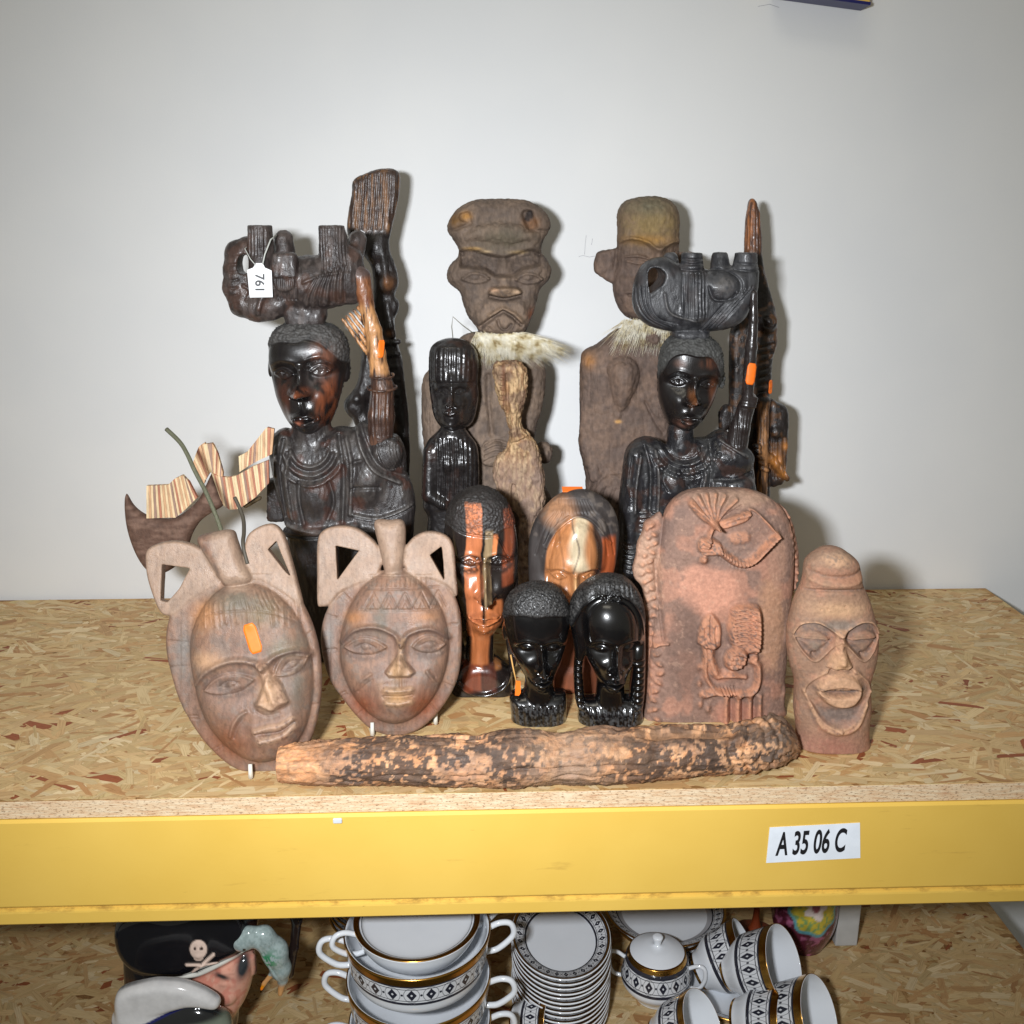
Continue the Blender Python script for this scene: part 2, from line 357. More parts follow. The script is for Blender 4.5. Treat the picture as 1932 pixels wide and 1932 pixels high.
# ------------------------------------------------------------------ materials
class NT:
    def __init__(s, name):
        s.m = bpy.data.materials.new(name); s.m.use_nodes = True; s.t = s.m.node_tree; s.b = s.t.nodes['Principled BSDF']
    def n(s, ty, **kw):
        x = s.t.nodes.new(ty)
        for k, v in kw.items():
            if k.startswith('i_'):
                x.inputs[k[2:].replace('_', ' ')].default_value = v
            else: setattr(x, k, v)
        return x
    def l(s, a, b): s.t.links.new(a, b)
def ramp(nt, src, stops):
    r = nt.n('ShaderNodeValToRGB'); e = r.color_ramp.elements
    while len(e) < len(stops): e.new(.5)
    for x, (p, c) in zip(e, stops): x.position = p; x.color = (*c, 1) if len(c) == 3 else c
    nt.l(src, r.inputs[0]); return r.outputs[0]
def carved_mat(name, rough=.6, coat=0, spec=.5, bump=.25, bscale=300, grain=(1, 1, 1), var=.25, rvar=.15, attr=True, base=(.3, .2, .1), fine=900):
    """carved wood or clay: colour of the piece, grain, pores and uneven polish"""
    nt = NT(name); tc = nt.n('ShaderNodeTexCoord'); mpn = nt.n('ShaderNodeMapping'); mpn.inputs['Scale'].default_value = grain
    nt.l(tc.outputs['Object'], mpn.inputs[0])
    n1 = nt.n('ShaderNodeTexNoise', i_Scale=bscale, i_Detail=5.0, i_Roughness=.6); nt.l(mpn.outputs[0], n1.inputs['Vector'])
    n2 = nt.n('ShaderNodeTexNoise', i_Scale=fine, i_Detail=3.0); nt.l(tc.outputs['Object'], n2.inputs['Vector'])
    n3 = nt.n('ShaderNodeTexNoise', i_Scale=38.0, i_Detail=4.0); nt.l(tc.outputs['Object'], n3.inputs['Vector'])
    if attr: cn = nt.n('ShaderNodeAttribute', attribute_name='Col').outputs['Color']
    else:
        c = nt.n('ShaderNodeRGB'); c.outputs[0].default_value = (*base, 1); cn = c.outputs[0]
    mr = nt.n('ShaderNodeMapRange'); mr.inputs[1].default_value = .3; mr.inputs[2].default_value = .7; mr.inputs[3].default_value = 1-var; mr.inputs[4].default_value = 1+var
    nt.l(n1.outputs[0], mr.inputs[0])
    vm = nt.n('ShaderNodeVectorMath', operation='SCALE'); nt.l(cn, vm.inputs[0]); nt.l(mr.outputs[0], vm.inputs['Scale'])
    nt.l(vm.outputs[0], nt.b.inputs['Base Color'])
    rr = nt.n('ShaderNodeMapRange'); rr.inputs[1].default_value = .3; rr.inputs[2].default_value = .7; rr.inputs[3].default_value = max(.03, rough-rvar); rr.inputs[4].default_value = min(1, rough+rvar)
    nt.l(n3.outputs[0], rr.inputs[0])
    if attr:
        an = nt.n('ShaderNodeAttribute', attribute_name='Col'); ma = nt.n('ShaderNodeMath', operation='MULTIPLY_ADD'); ma.inputs[1].default_value = -.38; ma.inputs[2].default_value = .38; nt.l(an.outputs['Alpha'], ma.inputs[0])
        mb = nt.n('ShaderNodeMath', operation='ADD', use_clamp=True); nt.l(ma.outputs[0], mb.inputs[0]); nt.l(rr.outputs[0], mb.inputs[1]); nt.l(mb.outputs[0], nt.b.inputs['Roughness'])
        mc = nt.n('ShaderNodeMath', operation='MULTIPLY'); mc.inputs[1].default_value = coat; nt.l(an.outputs['Alpha'], mc.inputs[0]); nt.l(mc.outputs[0], nt.b.inputs['Coat Weight'])
    else: nt.l(rr.outputs[0], nt.b.inputs['Roughness'])
    ad = nt.n('ShaderNodeMath', operation='ADD'); nt.l(n1.outputs[0], ad.inputs[0]); nt.l(n2.outputs[0], ad.inputs[1])
    bp = nt.n('ShaderNodeBump', i_Strength=bump, i_Distance=.0012); nt.l(ad.outputs[0], bp.inputs['Height']); nt.l(bp.outputs[0], nt.b.inputs['Normal'])
    nt.b.inputs['Specular IOR Level'].default_value = spec
    if coat: nt.b.inputs['Coat Roughness'].default_value = max(.08, rough*.5)
    return nt.m
def plain(name, col, rough=.5, metal=0, spec=.5, bump=0, var=.06, sc=60):
    nt = NT(name); tc = nt.n('ShaderNodeTexCoord'); n1 = nt.n('ShaderNodeTexNoise', i_Scale=float(sc), i_Detail=4.0); nt.l(tc.outputs['Object'], n1.inputs['Vector'])
    c = np.array(col); nt.l(ramp(nt, n1.outputs[0], [(.3, tuple(c*(1-var))), (.7, tuple(np.minimum(c*(1+var), 1)))]), nt.b.inputs['Base Color'])
    nt.b.inputs['Roughness'].default_value = rough; nt.b.inputs['Metallic'].default_value = metal; nt.b.inputs['Specular IOR Level'].default_value = spec
    if bump:
        bp = nt.n('ShaderNodeBump', i_Strength=bump, i_Distance=.001); nt.l(n1.outputs[0], bp.inputs['Height']); nt.l(bp.outputs[0], nt.b.inputs['Normal'])
    return nt.m
# ================================================================== SETTING
def wall_mat():
    nt = NT('painted_wall'); tc = nt.n('ShaderNodeTexCoord')
    n1 = nt.n('ShaderNodeTexNoise', i_Scale=5.0, i_Detail=3.0); nt.l(tc.outputs['Object'], n1.inputs['Vector'])
    n2 = nt.n('ShaderNodeTexNoise', i_Scale=420.0, i_Detail=2.0); nt.l(tc.outputs['Object'], n2.inputs['Vector'])
    nt.l(ramp(nt, n1.outputs[0], [(.35, (.745, .755, .76)), (.65, (.785, .79, .785))]), nt.b.inputs['Base Color'])
    nt.b.inputs['Roughness'].default_value = .55
    bp = nt.n('ShaderNodeBump', i_Strength=.12, i_Distance=.0006); nt.l(n2.outputs[0], bp.inputs['Height']); nt.l(bp.outputs[0], nt.b.inputs['Normal'])
    return nt.m
def osb_mat(name, edge=False, dark=1.0):
    nt = NT(name); tc = nt.n('ShaderNodeTexCoord'); out = None
    tot = None
    def scaled(sx, sy, sz, rot=0):
        mpn = nt.n('ShaderNodeMapping'); mpn.inputs['Scale'].default_value = (sx, sy, sz); mpn.inputs['Rotation'].default_value = (0, 0, rot)
        nt.l(tc.outputs['Object'], mpn.inputs[0]); return mpn.outputs[0]
    if edge:
        n1 = nt.n('ShaderNodeTexNoise', i_Scale=1.0, i_Detail=5.0, i_Roughness=.7); nt.l(scaled(45, 45, 420), n1.inputs['Vector'])
        n2 = nt.n('ShaderNodeTexNoise', i_Scale=1.0, i_Detail=3.0, i_Roughness=.7); nt.l(scaled(260, 260, 700), n2.inputs['Vector'])
        a = ramp(nt, n1.outputs[0], [(.3, lin(178, 122, 88)), (.42, lin(212, 178, 140)), (.62, lin(228, 208, 176)), (.8, lin(214, 176, 146))])
        b = ramp(nt, n2.outputs[0], [(.36, (.26, .16, .1)), (.46, (1, 1, 1))])
        mx = nt.n('ShaderNodeMix', data_type='RGBA', blend_type='MULTIPLY'); mx.inputs[0].default_value = .8; nt.l(a, mx.inputs[6]); nt.l(b, mx.inputs[7])
        nt.l(mx.outputs[2], nt.b.inputs['Base Color']); h = n1.outputs[0]
    else:
        # strands: every voronoi cell is one pressed flake with its own colour and grain direction
        v = nt.n('ShaderNodeTexVoronoi', i_Scale=1.0, i_Randomness=1.0); nz = nt.n('ShaderNodeTexNoise', i_Scale=26.0, i_Detail=2.0)
        nt.l(tc.outputs['Object'], nz.inputs['Vector'])
        ad = nt.n('ShaderNodeVectorMath', operation='MULTIPLY_ADD'); nt.l(nz.outputs['Color'], ad.inputs[0]); ad.inputs[1].default_value = (1.1, 1.1, 0); nt.l(scaled(26, 90, 0, .35), ad.inputs[2])
        nt.l(ad.outputs[0], v.inputs['Vector'])
        v2 = nt.n('ShaderNodeTexVoronoi', i_Scale=1.0); ad2 = nt.n('ShaderNodeVectorMath', operation='MULTIPLY_ADD'); nt.l(nz.outputs['Color'], ad2.inputs[0]); ad2.inputs[1].default_value = (1.3, 1.3, 0); nt.l(scaled(84, 24, 0, -.5), ad2.inputs[2]); nt.l(ad2.outputs[0], v2.inputs['Vector'])
        sep = nt.n('ShaderNodeSeparateColor'); nt.l(v.outputs['Color'], sep.inputs[0]); sep2 = nt.n('ShaderNodeSeparateColor'); nt.l(v2.outputs['Color'], sep2.inputs[0])
        c1 = ramp(nt, sep.outputs[0], [(0, lin(150, 108, 60)), (.12, lin(202, 164, 108)), (.5, lin(216, 182, 126)), (.9, lin(224, 202, 148)), (1, lin(164, 100, 58))])
        c2 = ramp(nt, sep2.outputs[0], [(0, lin(160, 112, 62)), (.14, lin(208, 168, 110)), (.6, lin(222, 190, 138)), (1, lin(212, 172, 116))])
        k = nt.n('ShaderNodeMath', operation='GREATER_THAN'); nt.l(sep.outputs[1], k.inputs[0]); k.inputs[1].default_value = .5
        mx = nt.n('ShaderNodeMix', data_type='RGBA'); nt.l(k.outputs[0], mx.inputs[0]); nt.l(c1, mx.inputs[6]); nt.l(c2, mx.inputs[7])
        # grain along a direction picked per flake
        an = nt.n('ShaderNodeMath', operation='MULTIPLY'); nt.l(sep.outputs[2], an.inputs[0]); an.inputs[1].default_value = 1.6
        vr = nt.n('ShaderNodeVectorRotate', rotation_type='Z_AXIS'); nt.l(tc.outputs['Object'], vr.inputs['Vector']); nt.l(an.outputs[0], vr.inputs['Angle'])
        mp2 = nt.n('ShaderNodeMapping'); mp2.inputs['Scale'].default_value = (60, 420, 1); nt.l(vr.outputs[0], mp2.inputs[0])
        n1 = nt.n('ShaderNodeTexNoise', i_Scale=1.0, i_Detail=4.0, i_Roughness=.65); nt.l(mp2.outputs[0], n1.inputs['Vector'])
        g = ramp(nt, n1.outputs[0], [(.3, (.5, .42, .33)), (.5, (.92, .9, .86)), (.72, (1.0, 1.0, 1.0))])
        m2 = nt.n('ShaderNodeMix', data_type='RGBA', blend_type='MULTIPLY'); m2.inputs[0].default_value = .85; nt.l(mx.outputs[2], m2.inputs[6]); nt.l(g, m2.inputs[7])
        ed = ramp(nt, v.outputs['Distance'], [(.0, (1, 1, 1)), (.55, (1, 1, 1)), (.75, (.72, .58, .44))])
        m3 = nt.n('ShaderNodeMix', data_type='RGBA', blend_type='MULTIPLY'); m3.inputs[0].default_value = .7; nt.l(m2.outputs[2], m3.inputs[6]); nt.l(ed, m3.inputs[7])
        vm = nt.n('ShaderNodeVectorMath', operation='SCALE'); nt.l(m3.outputs[2], vm.inputs[0]); vm.inputs['Scale'].default_value = .95*dark
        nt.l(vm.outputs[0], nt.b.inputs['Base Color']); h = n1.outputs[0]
    nt.b.inputs['Roughness'].default_value = .7
    bp = nt.n('ShaderNodeBump', i_Strength=.35, i_Distance=.0008); nt.l(h, bp.inputs['Height']); nt.l(bp.outputs[0], nt.b.inputs['Normal'])
    return nt.m
def beam_mat():
    nt = NT('yellow_enamel'); tc = nt.n('ShaderNodeTexCoord')
    n1 = nt.n('ShaderNodeTexNoise', i_Scale=7.0, i_Detail=3.0); nt.l(tc.outputs['Object'], n1.inputs['Vector'])
    base = ramp(nt, n1.outputs[0], [(.35, lin(224, 184, 84)), (.65, lin(230, 191, 92))])
    mpn = nt.n('ShaderNodeMapping'); mpn.inputs['Scale'].default_value = (60, 60, 220); nt.l(tc.outputs['Object'], mpn.inputs[0])
    n2 = nt.n('ShaderNodeTexNoise', i_Scale=1.0, i_Detail=5.0, i_Roughness=.75); nt.l(mpn.outputs[0], n2.inputs['Vector'])
    k = ramp(nt, n2.outputs[0], [(.70, (0, 0, 0)), (.76, (1, 1, 1))])
    mx = nt.n('ShaderNodeMix', data_type='RGBA'); nt.l(k, mx.inputs[0]); nt.l(base, mx.inputs[6]); mx.inputs[7].default_value = (*lin(150, 118, 52), 1)
    # grime caught along the pressed fold and small scuffs on the face
    sp = nt.n('ShaderNodeSeparateXYZ'); nt.l(tc.outputs['Object'], sp.inputs[0]); zf = -TH-.0004-.110+.0165
    d1 = nt.n('ShaderNodeMath', operation='SUBTRACT'); nt.l(sp.outputs[2], d1.inputs[0]); d1.inputs[1].default_value = zf; d2 = nt.n('ShaderNodeMath', operation='ABSOLUTE'); nt.l(d1.outputs[0], d2.inputs[0])
    m1 = nt.n('ShaderNodeMapRange'); m1.inputs[1].default_value = .0045; m1.inputs[2].default_value = .0; m1.inputs[3].default_value = 0; m1.inputs[4].default_value = 1; nt.l(d2.outputs[0], m1.inputs[0])
    mp3 = nt.n('ShaderNodeMapping'); mp3.inputs['Scale'].default_value = (38, 38, 160); nt.l(tc.outputs['Object'], mp3.inputs[0]); n4 = nt.n('ShaderNodeTexNoise', i_Scale=1.0, i_Detail=4.0, i_Roughness=.7); nt.l(mp3.outputs[0], n4.inputs['Vector'])
    g4 = ramp(nt, n4.outputs[0], [(.48, (0, 0, 0)), (.64, (1, 1, 1))]); mm_ = nt.n('ShaderNodeMath', operation='MULTIPLY'); nt.l(g4, mm_.inputs[0]); nt.l(m1.outputs[0], mm_.inputs[1])
    mp5 = nt.n('ShaderNodeMapping'); mp5.inputs['Scale'].default_value = (9, 9, 60); nt.l(tc.outputs['Object'], mp5.inputs[0]); n5 = nt.n('ShaderNodeTexNoise', i_Scale=1.0, i_Detail=5.0, i_Roughness=.7); nt.l(mp5.outputs[0], n5.inputs['Vector'])
    g5 = ramp(nt, n5.outputs[0], [(.63, (0, 0, 0)), (.74, (.45, .45, .45))]); mxx_ = nt.n('ShaderNodeMath', operation='MAXIMUM'); nt.l(mm_.outputs[0], mxx_.inputs[0]); nt.l(g5, mxx_.inputs[1])
    mx2 = nt.n('ShaderNodeMix', data_type='RGBA'); nt.l(mxx_.outputs[0], mx2.inputs[0]); nt.l(mx.outputs[2], mx2.inputs[6]); mx2.inputs[7].default_value = (*lin(168, 130, 62), 1)
    nt.l(mx2.outputs[2], nt.b.inputs['Base Color']); nt.b.inputs['Roughness'].default_value = .42; nt.b.inputs['Specular IOR Level'].default_value = .35
    bp = nt.n('ShaderNodeBump', i_Strength=.08, i_Distance=.001); n3 = nt.n('ShaderNodeTexNoise', i_Scale=160.0, i_Detail=2.0); nt.l(tc.outputs['Object'], n3.inputs['Vector']); nt.l(n3.outputs[0], bp.inputs['Height']); nt.l(bp.outputs[0], nt.b.inputs['Normal'])
    return nt.m
WALL_Y = 0.514
wl = link('wall', box_mesh(-1.6, 1.6, WALL_Y, WALL_Y+.08, -.95, 1.7), wall_mat()); tag(wl, kind='structure')
fl = link('floor', box_mesh(-3, 3, -3, WALL_Y, -1.02, -.95), plain('concrete_floor', (.18, .18, .18), .8), origin=(0, 0, -.95)); tag(fl, kind='structure')

rack = empty('shelving_rack', 'yellow steel shelving bay with chipboard shelves that carries the carvings above and the china below', 'shelving', (0, 0, 0))
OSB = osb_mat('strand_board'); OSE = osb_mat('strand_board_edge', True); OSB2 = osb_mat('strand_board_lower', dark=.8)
TH = .0185
def board(name, ztop, m):
    me = box_mesh(-.72, .72, 0.0, WALL_Y-.006, ztop-TH+.0007, ztop, .0006)
    ob = link(name, me, [m, OSE], rack)
    for p in me.polygons:
        if abs(p.normal.z) < .7: p.material_index = 1
    return ob
def strand_mat():
    nt = NT('wood_strand'); uv = nt.n('ShaderNodeUVMap'); mpn = nt.n('ShaderNodeMapping'); mpn.inputs['Scale'].default_value = (40, 900, 1); nt.l(uv.outputs[0], mpn.inputs[0])
    n1 = nt.n('ShaderNodeTexNoise', i_Scale=1.0, i_Detail=4.0, i_Roughness=.65); nt.l(mpn.outputs[0], n1.inputs['Vector'])
    cn = nt.n('ShaderNodeAttribute', attribute_name='Col'); g = ramp(nt, n1.outputs[0], [(.3, (.55, .45, .34)), (.5, (.95, .93, .9)), (.7, (1, 1, 1))])
    mx = nt.n('ShaderNodeMix', data_type='RGBA', blend_type='MULTIPLY'); mx.inputs[0].default_value = .8; nt.l(cn.outputs['Color'], mx.inputs[6]); nt.l(g, mx.inputs[7]); nt.l(mx.outputs[2], nt.b.inputs['Base Color'])
    nt.b.inputs['Roughness'].default_value = .6; bp = nt.n('ShaderNodeBump', i_Strength=.4, i_Distance=.0006); nt.l(n1.outputs[0], bp.inputs['Height']); nt.l(bp.outputs[0], nt.b.inputs['Normal']); return nt.m
STRAND = strand_mat()
def strands(ztop, nf, seed, dark=1.0):
    g = np.random.default_rng(seed); V = []; UV = []; Cc = []; F = []
    pal = [lin(216, 184, 130), lin(226, 198, 148), lin(212, 174, 122), lin(232, 208, 164), lin(204, 162, 110), lin(220, 188, 136), lin(190, 142, 92), lin(216, 182, 132), lin(158, 88, 50), lin(212, 184, 132)]
    wts = np.array([18, 18, 14, 10, 9, 12, 5, 10, 2.0, 6]); wts = wts/wts.sum()
    for i in range(nf):
        L = g.uniform(.018, .062); w_ = g.uniform(.003, .0115); a = g.normal()*.55 if g.random() < .7 else g.uniform(0, math.pi)
        cx, cy = g.uniform(-.70, .70), g.uniform(.004, WALL_Y-.02); z = ztop-.0007+.0007*g.random(); ca, sa = math.cos(a), math.sin(a)
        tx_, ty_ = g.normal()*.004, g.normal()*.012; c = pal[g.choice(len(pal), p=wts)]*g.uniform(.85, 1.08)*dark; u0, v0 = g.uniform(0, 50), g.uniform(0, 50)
        pts = [(-L/2, -w_*.3), (-L/2+g.uniform(0, .006), -w_/2), (0, -w_*g.uniform(.42, .55)), (L/2-g.uniform(0, .006), -w_/2), (L/2, g.uniform(-.3, .3)*w_), (L/2-g.uniform(.001, .008), w_/2), (0, w_*g.uniform(.42, .55)), (-L/2+g.uniform(.001, .008), w_/2)]
        b = len(V)
        for (u, v) in pts:
            X = cx+u*ca-v*sa; Y = min(max(cy+u*sa+v*ca, .0006), WALL_Y-.007); X = min(max(X, -.719), .719); V.append((X, Y, min(z+u*tx_*.2+v*ty_, ztop))); UV.append((u+u0, v+v0)); Cc.append(c)
        F.append(tuple(range(b, b+8)))
    me = bpy.data.meshes.new('m'); me.from_pydata(V, [], F); a = me.color_attributes.new('Col', 'FLOAT_COLOR', 'POINT'); cc = np.ones((len(V), 4), np.float32); cc[:, :3] = np.array(Cc); a.data.foreach_set('color', cc.ravel())
    l = me.uv_layers.new(name='UVMap'); l.data.foreach_set('uv', np.array(UV, np.float32).ravel()); me.update()
    return me
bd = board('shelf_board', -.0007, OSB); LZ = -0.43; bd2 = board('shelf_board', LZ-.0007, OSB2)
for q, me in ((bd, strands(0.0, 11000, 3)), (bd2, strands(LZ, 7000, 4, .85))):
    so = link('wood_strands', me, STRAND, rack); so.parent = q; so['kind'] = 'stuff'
# steel beam: folded section with a stepped lower lip
def beam(ztop, ybk=.05):
    hgt = .110; prof = [(ybk, ztop), (-.0005, ztop), (-.003, ztop-.0025), (-.003, ztop-hgt+.0205), (-.0012, ztop-hgt+.0178), (.0012, ztop-hgt+.0165), (-.0032, ztop-hgt+.0145), (-.0036, ztop-hgt+.0128), (-.0036, ztop-hgt+.002), (-.0018, ztop-hgt), (ybk, ztop-hgt)]
    V = [(x, y, z) for x in (-.72, .72) for y, z in prof]; n = len(prof)
    F = [(i, (i+1) % n, n+(i+1) % n, n+i) for i in range(n)]+[tuple(range(n))[::-1], tuple(range(n, 2*n))]
    import bmesh
    me = pymesh(V, F); bm = bmesh.new(); bm.from_mesh(me); bmesh.ops.recalc_face_normals(bm, faces=bm.faces); bm.to_mesh(me); bm.free(); return me
BM = beam_mat()
link('beam', beam(-TH-.0004), BM, rack); link('beam', beam(LZ-TH-.0004), BM, rack)
for sx in (-.735, .735):        # uprights, out of the picture
    link('upright', box_mesh(sx-.014, sx+.014, .0, .05, -.94, 1.0, .002), plain('blue_enamel', lin(40, 60, 130), .45), rack)
# aisle label
lp = Plane(-.0032); Z = lambda x, y: (1307.9+.3209*(x/1.0)*1.0, 0)
PL = frame(1308.1, 1459.0, .16146)     # crop 2600,2900 scale 3.116
c0 = lp.pt(*PL(892, 632)); c1 = lp.pt(*PL(850, 1045)); c2 = lp.pt(*PL(1850, 582)); c3 = lp.pt(*PL(1850, 992))
ex = (c2-c0); ex = ex/ex[0]; XR = c2[0]+.012
def lab(y): return y
q = [c1, c1+(c3-c1)*1.10, c0+(c2-c0)*1.10, c0]
V = [(p[0], -.0036, p[2]) for p in q]+[(p[0], -.00305, p[2]) for p in q]
lb = link('shelf_label', pymesh(V, [(0, 1, 2, 3), (7, 6, 5, 4), (0, 4, 5, 1), (1, 5, 6, 2), (2, 6, 7, 3), (3, 7, 4, 0)]), plain('label_paper', lin(232, 238, 246), .35), rack)
def text_mesh(s, size, ext=.0001, off=0, shear=0, space=1.0):
    cu = bpy.data.curves.new('t', 'FONT'); cu.body = s; cu.size = size; cu.extrude = ext; cu.offset = off; cu.shear = shear; cu.space_character = space
    ob = bpy.data.objects.new('t', cu); C.objects.link(ob); bpy.context.view_layer.update(); dg = bpy.context.evaluated_depsgraph_get()
    me = bpy.data.meshes.new_from_object(ob.evaluated_get(dg)); bpy.data.objects.remove(ob); bpy.data.curves.remove(cu); return me
def put_text(me, o, ux, uy, un, tw=None, th=None):
    co = np.empty(len(me.vertices)*3); me.vertices.foreach_get('co', co); co = co.reshape(-1, 3)
    mn = co.min(0); mx = co.max(0); sx = tw/(mx[0]-mn[0]); sy = th/(mx[1]-mn[1])
    W = np.array(o)+np.outer((co[:, 0]-mn[0])*sx, ux)+np.outer((co[:, 1]-mn[1])*sy, uy)+np.outer(co[:, 2], un)
    me.vertices.foreach_set('co', W.ravel()); me.update(); return me
INK = plain('black_ink', (.012, .012, .014), .45)
ta = lp.pt(*PL(955, 965)); tb = lp.pt(*PL(1760, 915)); tc_ = lp.pt(*PL(1790, 640)); 
ux = (tb-ta); ux[1] = 0; wdt = np.linalg.norm(ux)*1.03; ux /= np.linalg.norm(ux); ht = abs(lp.pt(*PL(1050, 680))[2]-ta[2])
tm = text_mesh('A 35 06 C', .03, .00008, .0007, .18); put_text(tm, (ta[0], -.00375, ta[2]), ux, np.array([-ux[2], 0, ux[0]]), np.array([0, -1, 0]), wdt, ht)
to = link('lettering', tm, INK, rack); to.parent = lb; to.location = (0, 0, 0)
# a screw head / scuff on the beam and a blob of pale paint
for (x, y, r) in ((637, 1548, .0042),):
    p = Plane(-.0035).pt(x, y)
    me = box_mesh(-r, r, -.0022, .0005, -r*.6, r*.6, .0011); 
    for v in me.vertices: v.co.x += p[0]; v.co.y += -.003; v.co.z += p[2]
    link('screw', me, plain('zinc', (.6, .63, .68), .4), rack)
# beam of the next bay seen at the very top right
tr = Plane(WALL_Y-.03)
e0 = tr.pt(1500, -8); e1 = tr.pt(1640, 11); dv = (e1-e0)/np.linalg.norm(e1-e0)
def slanted(nm, h0, h1, y0, y1, m, par):
    a = e0-dv*.02; b = e1; V = []
    for y in (y0, y1):
        for p, h in ((a, h0), (b, h0), (b, h1), (a, h1)): V.append((p[0], y, p[2]+h))
    return link(nm, pymesh(V, [(0, 1, 2, 3), (7, 6, 5, 4), (0, 4, 5, 1), (1, 5, 6, 2), (2, 6, 7, 3), (3, 7, 4, 0)]), m, par)
ub = empty('sloping_rail', 'yellow rail with dark blue lower edge crossing the top right corner of the wall', 'rail', tuple(e0))
slanted('rail_face', .0035, .05, WALL_Y-.03, WALL_Y-.002, BM, ub); slanted('rail_edge', 0, .0034, WALL_Y-.034, WALL_Y-.002, plain('navy', lin(24, 26, 90), .4), ub)

# faint pencil marks and a scuff left on the wall
PWL = Plane(WALL_Y-.0002); PEN = plain('pencil', (.34, .34, .36), .8)
for pts in ([(1092, 484), (1100, 482), (1112, 485), (1122, 483)], [(1106, 444), (1104, 462), (1103, 480)], [(1118, 450), (1116, 462)], [(1430, 12), (1452, 8), (1470, 14)]):
    link('pencil_mark', tube_mesh([PWL.pt(*p) for p in pts], .00022, 5), PEN, wl)
# ================================================================== MASKS, LOG
def mixc(c, m, t): return c*(1-m[:, None])+np.asarray(t)*m[:, None]
CLAY = carved_mat('waxed_brown_wood', .48, spec=.4, bump=.35, bscale=240, grain=(1, 1, .35), var=.18, fine=1200)
TERRA = carved_mat('terracotta', .72, spec=.25, bump=.4, bscale=260, var=.2, fine=1100)
ORANGE = plain('orange_sticker', lin(250, 120, 30), .5, sc=300)
HOOK = plain('white_plastic', (.72, .7, .62), .35)
m_brown, m_red, m_grey, m_tan = lin(142, 110, 94), lin(154, 118, 98), lin(134, 118, 108), lin(206, 180, 156)

def mask_color(ear_poly_list, knob, rimtest, warm, seedk):
    def f(V, N):
        P = V; n1 = fbm(P, (42, 42, 42), seedk); n2 = fbm(P, (13, 13, 13), seedk+5, 4); n3 = fbm(P, (3.2, 3.2, 3.2), seedk+9, 2)
        c = np.tile(m_brown, (len(P), 1)); c = mixc(c, ss(.45, .62, n1)*.8, m_red); c = mixc(c, ss(.48, .66, n2)*.6, m_grey); c = mixc(c, ss(.52, .6, fbm(P*[1, .25, 1], (5, 5, 5), seedk+11, 3))*.35, lin(104, 84, 74))
        for (x, y, rx, ry, col, a) in warm:
            q = np.exp(-(((P[:, 0]-x)/rx)**2+((P[:, 1]-y)/ry)**2)); c = mixc(c, np.clip(q*a*(.5+n2), 0, 1), col)
        for pl in ear_poly_list:
            k = ss(10, -6, polysd(P[:, 0], P[:, 1], spl(pl))+ (n2-.5)*14); c = mixc(c, k*.7, lin(178, 150, 130))
        c = mixc(c, ss(.62, .75, n3)*.28, lin(92, 72, 58)); c = mixc(c, ss(.66, .74, fbm(P, (6, 6, 6), seedk+2, 2))*.12, lin(190, 150, 116))
        return c*np.array([.80, .81, .79])
    def g(V, N):
        c = f(V, N)
        for pts in STROKES:
            P = spl(mp(A_, pts), 6, False); d = np.full(len(V), 1e9)
            for i in range(len(P)-1): d = np.minimum(d, segd(V[:, 0], V[:, 1], P[i], P[i+1])[0])
            c = mixc(c, np.exp(-(d/17))*.75*(N[:, 2] > .1), lin(84, 66, 60))
        return c
    return g
STROKES = [[(1110, 805), (1190, 727), (1310, 705), (1420, 745), (1470, 805)], [(1470, 805), (1520, 743), (1640, 717), (1745, 780)], [(250, 1055), (330, 970), (450, 910), (570, 905), (665, 940)], [(665, 940), (740, 877), (850, 850), (920, 877)]]

# ---- mask with the toothed forehead band (upright, centre left)
PM2 = Plane(.115, lean=13, x=735)
c = Carve(600, 872, 975, 1390, -24, 62, 1.7)
outer = mp(A_, [(1385, 385), (1230, 400), (1120, 490), (1020, 600), (975, 750), (985, 900), (1030, 1040), (1110, 1160), (1210, 1280), (1300, 1350), (1420, 1378), (1540, 1352), (1640, 1280), (1730, 1170), (1795, 1040), (1820, 900), (1820, 700), (1790, 560), (1720, 450), (1620, 400), (1500, 372)])
inner = mp(A_, [(1400, 375), (1260, 440), (1150, 590), (1092, 790), (1105, 980), (1180, 1140), (1290, 1255), (1420, 1300), (1550, 1255), (1665, 1130), (1735, 960), (1752, 780), (1705, 600), (1610, 470), (1500, 385)])
c.infl(outer, 15, 8, w=9, p=3, blur=1)
c.infl(inner, 46, 4, w=52, p=2.3, dc=6, blur=5)
earL = mp(A_, [(955, 585), (952, 400), (955, 210), (990, 140), (1080, 112), (1180, 122), (1260, 170), (1320, 235), (1345, 330), (1300, 420), (1180, 470), (1090, 520), (1030, 590), (985, 600)])
earR = mp(A_, [(1465, 300), (1490, 230), (1540, 175), (1620, 145), (1720, 165), (1772, 235), (1788, 400), (1795, 540), (1740, 480), (1640, 430), (1520, 420)])
for e in (earL, earR): c.infl(e, 15, 9, w=7, p=3, dc=2, blur=1)
holeL = mp(A_, [(1068, 232), (1205, 262), (1140, 350), (1078, 435)]); holeR = mp(A_, [(1632, 288), (1702, 235), (1712, 330), (1718, 440)])
for hpoly in (holeL, holeR): c.infl(hpoly, 60, 60, w=4, p=8, blur=0, op='s', smooth=False, k=1)
kn = A_(1388, 90); kb = A_(1410, 365); c.infl(mp(A_, [(1298, 88), (1390, 76), (1478, 88), (1484, 240), (1455, 372), (1372, 380), (1330, 250)]), 27, 10, w=24, p=2.2, dc=10, blur=1)
R = Relief(A_)
R.ln([(1110, 800), (1190, 722), (1310, 700), (1420, 740), (1470, 800)], 5, 5.5); R.ln([(1470, 800), (1520, 738), (1640, 712), (1745, 775)], 5, 5.5)
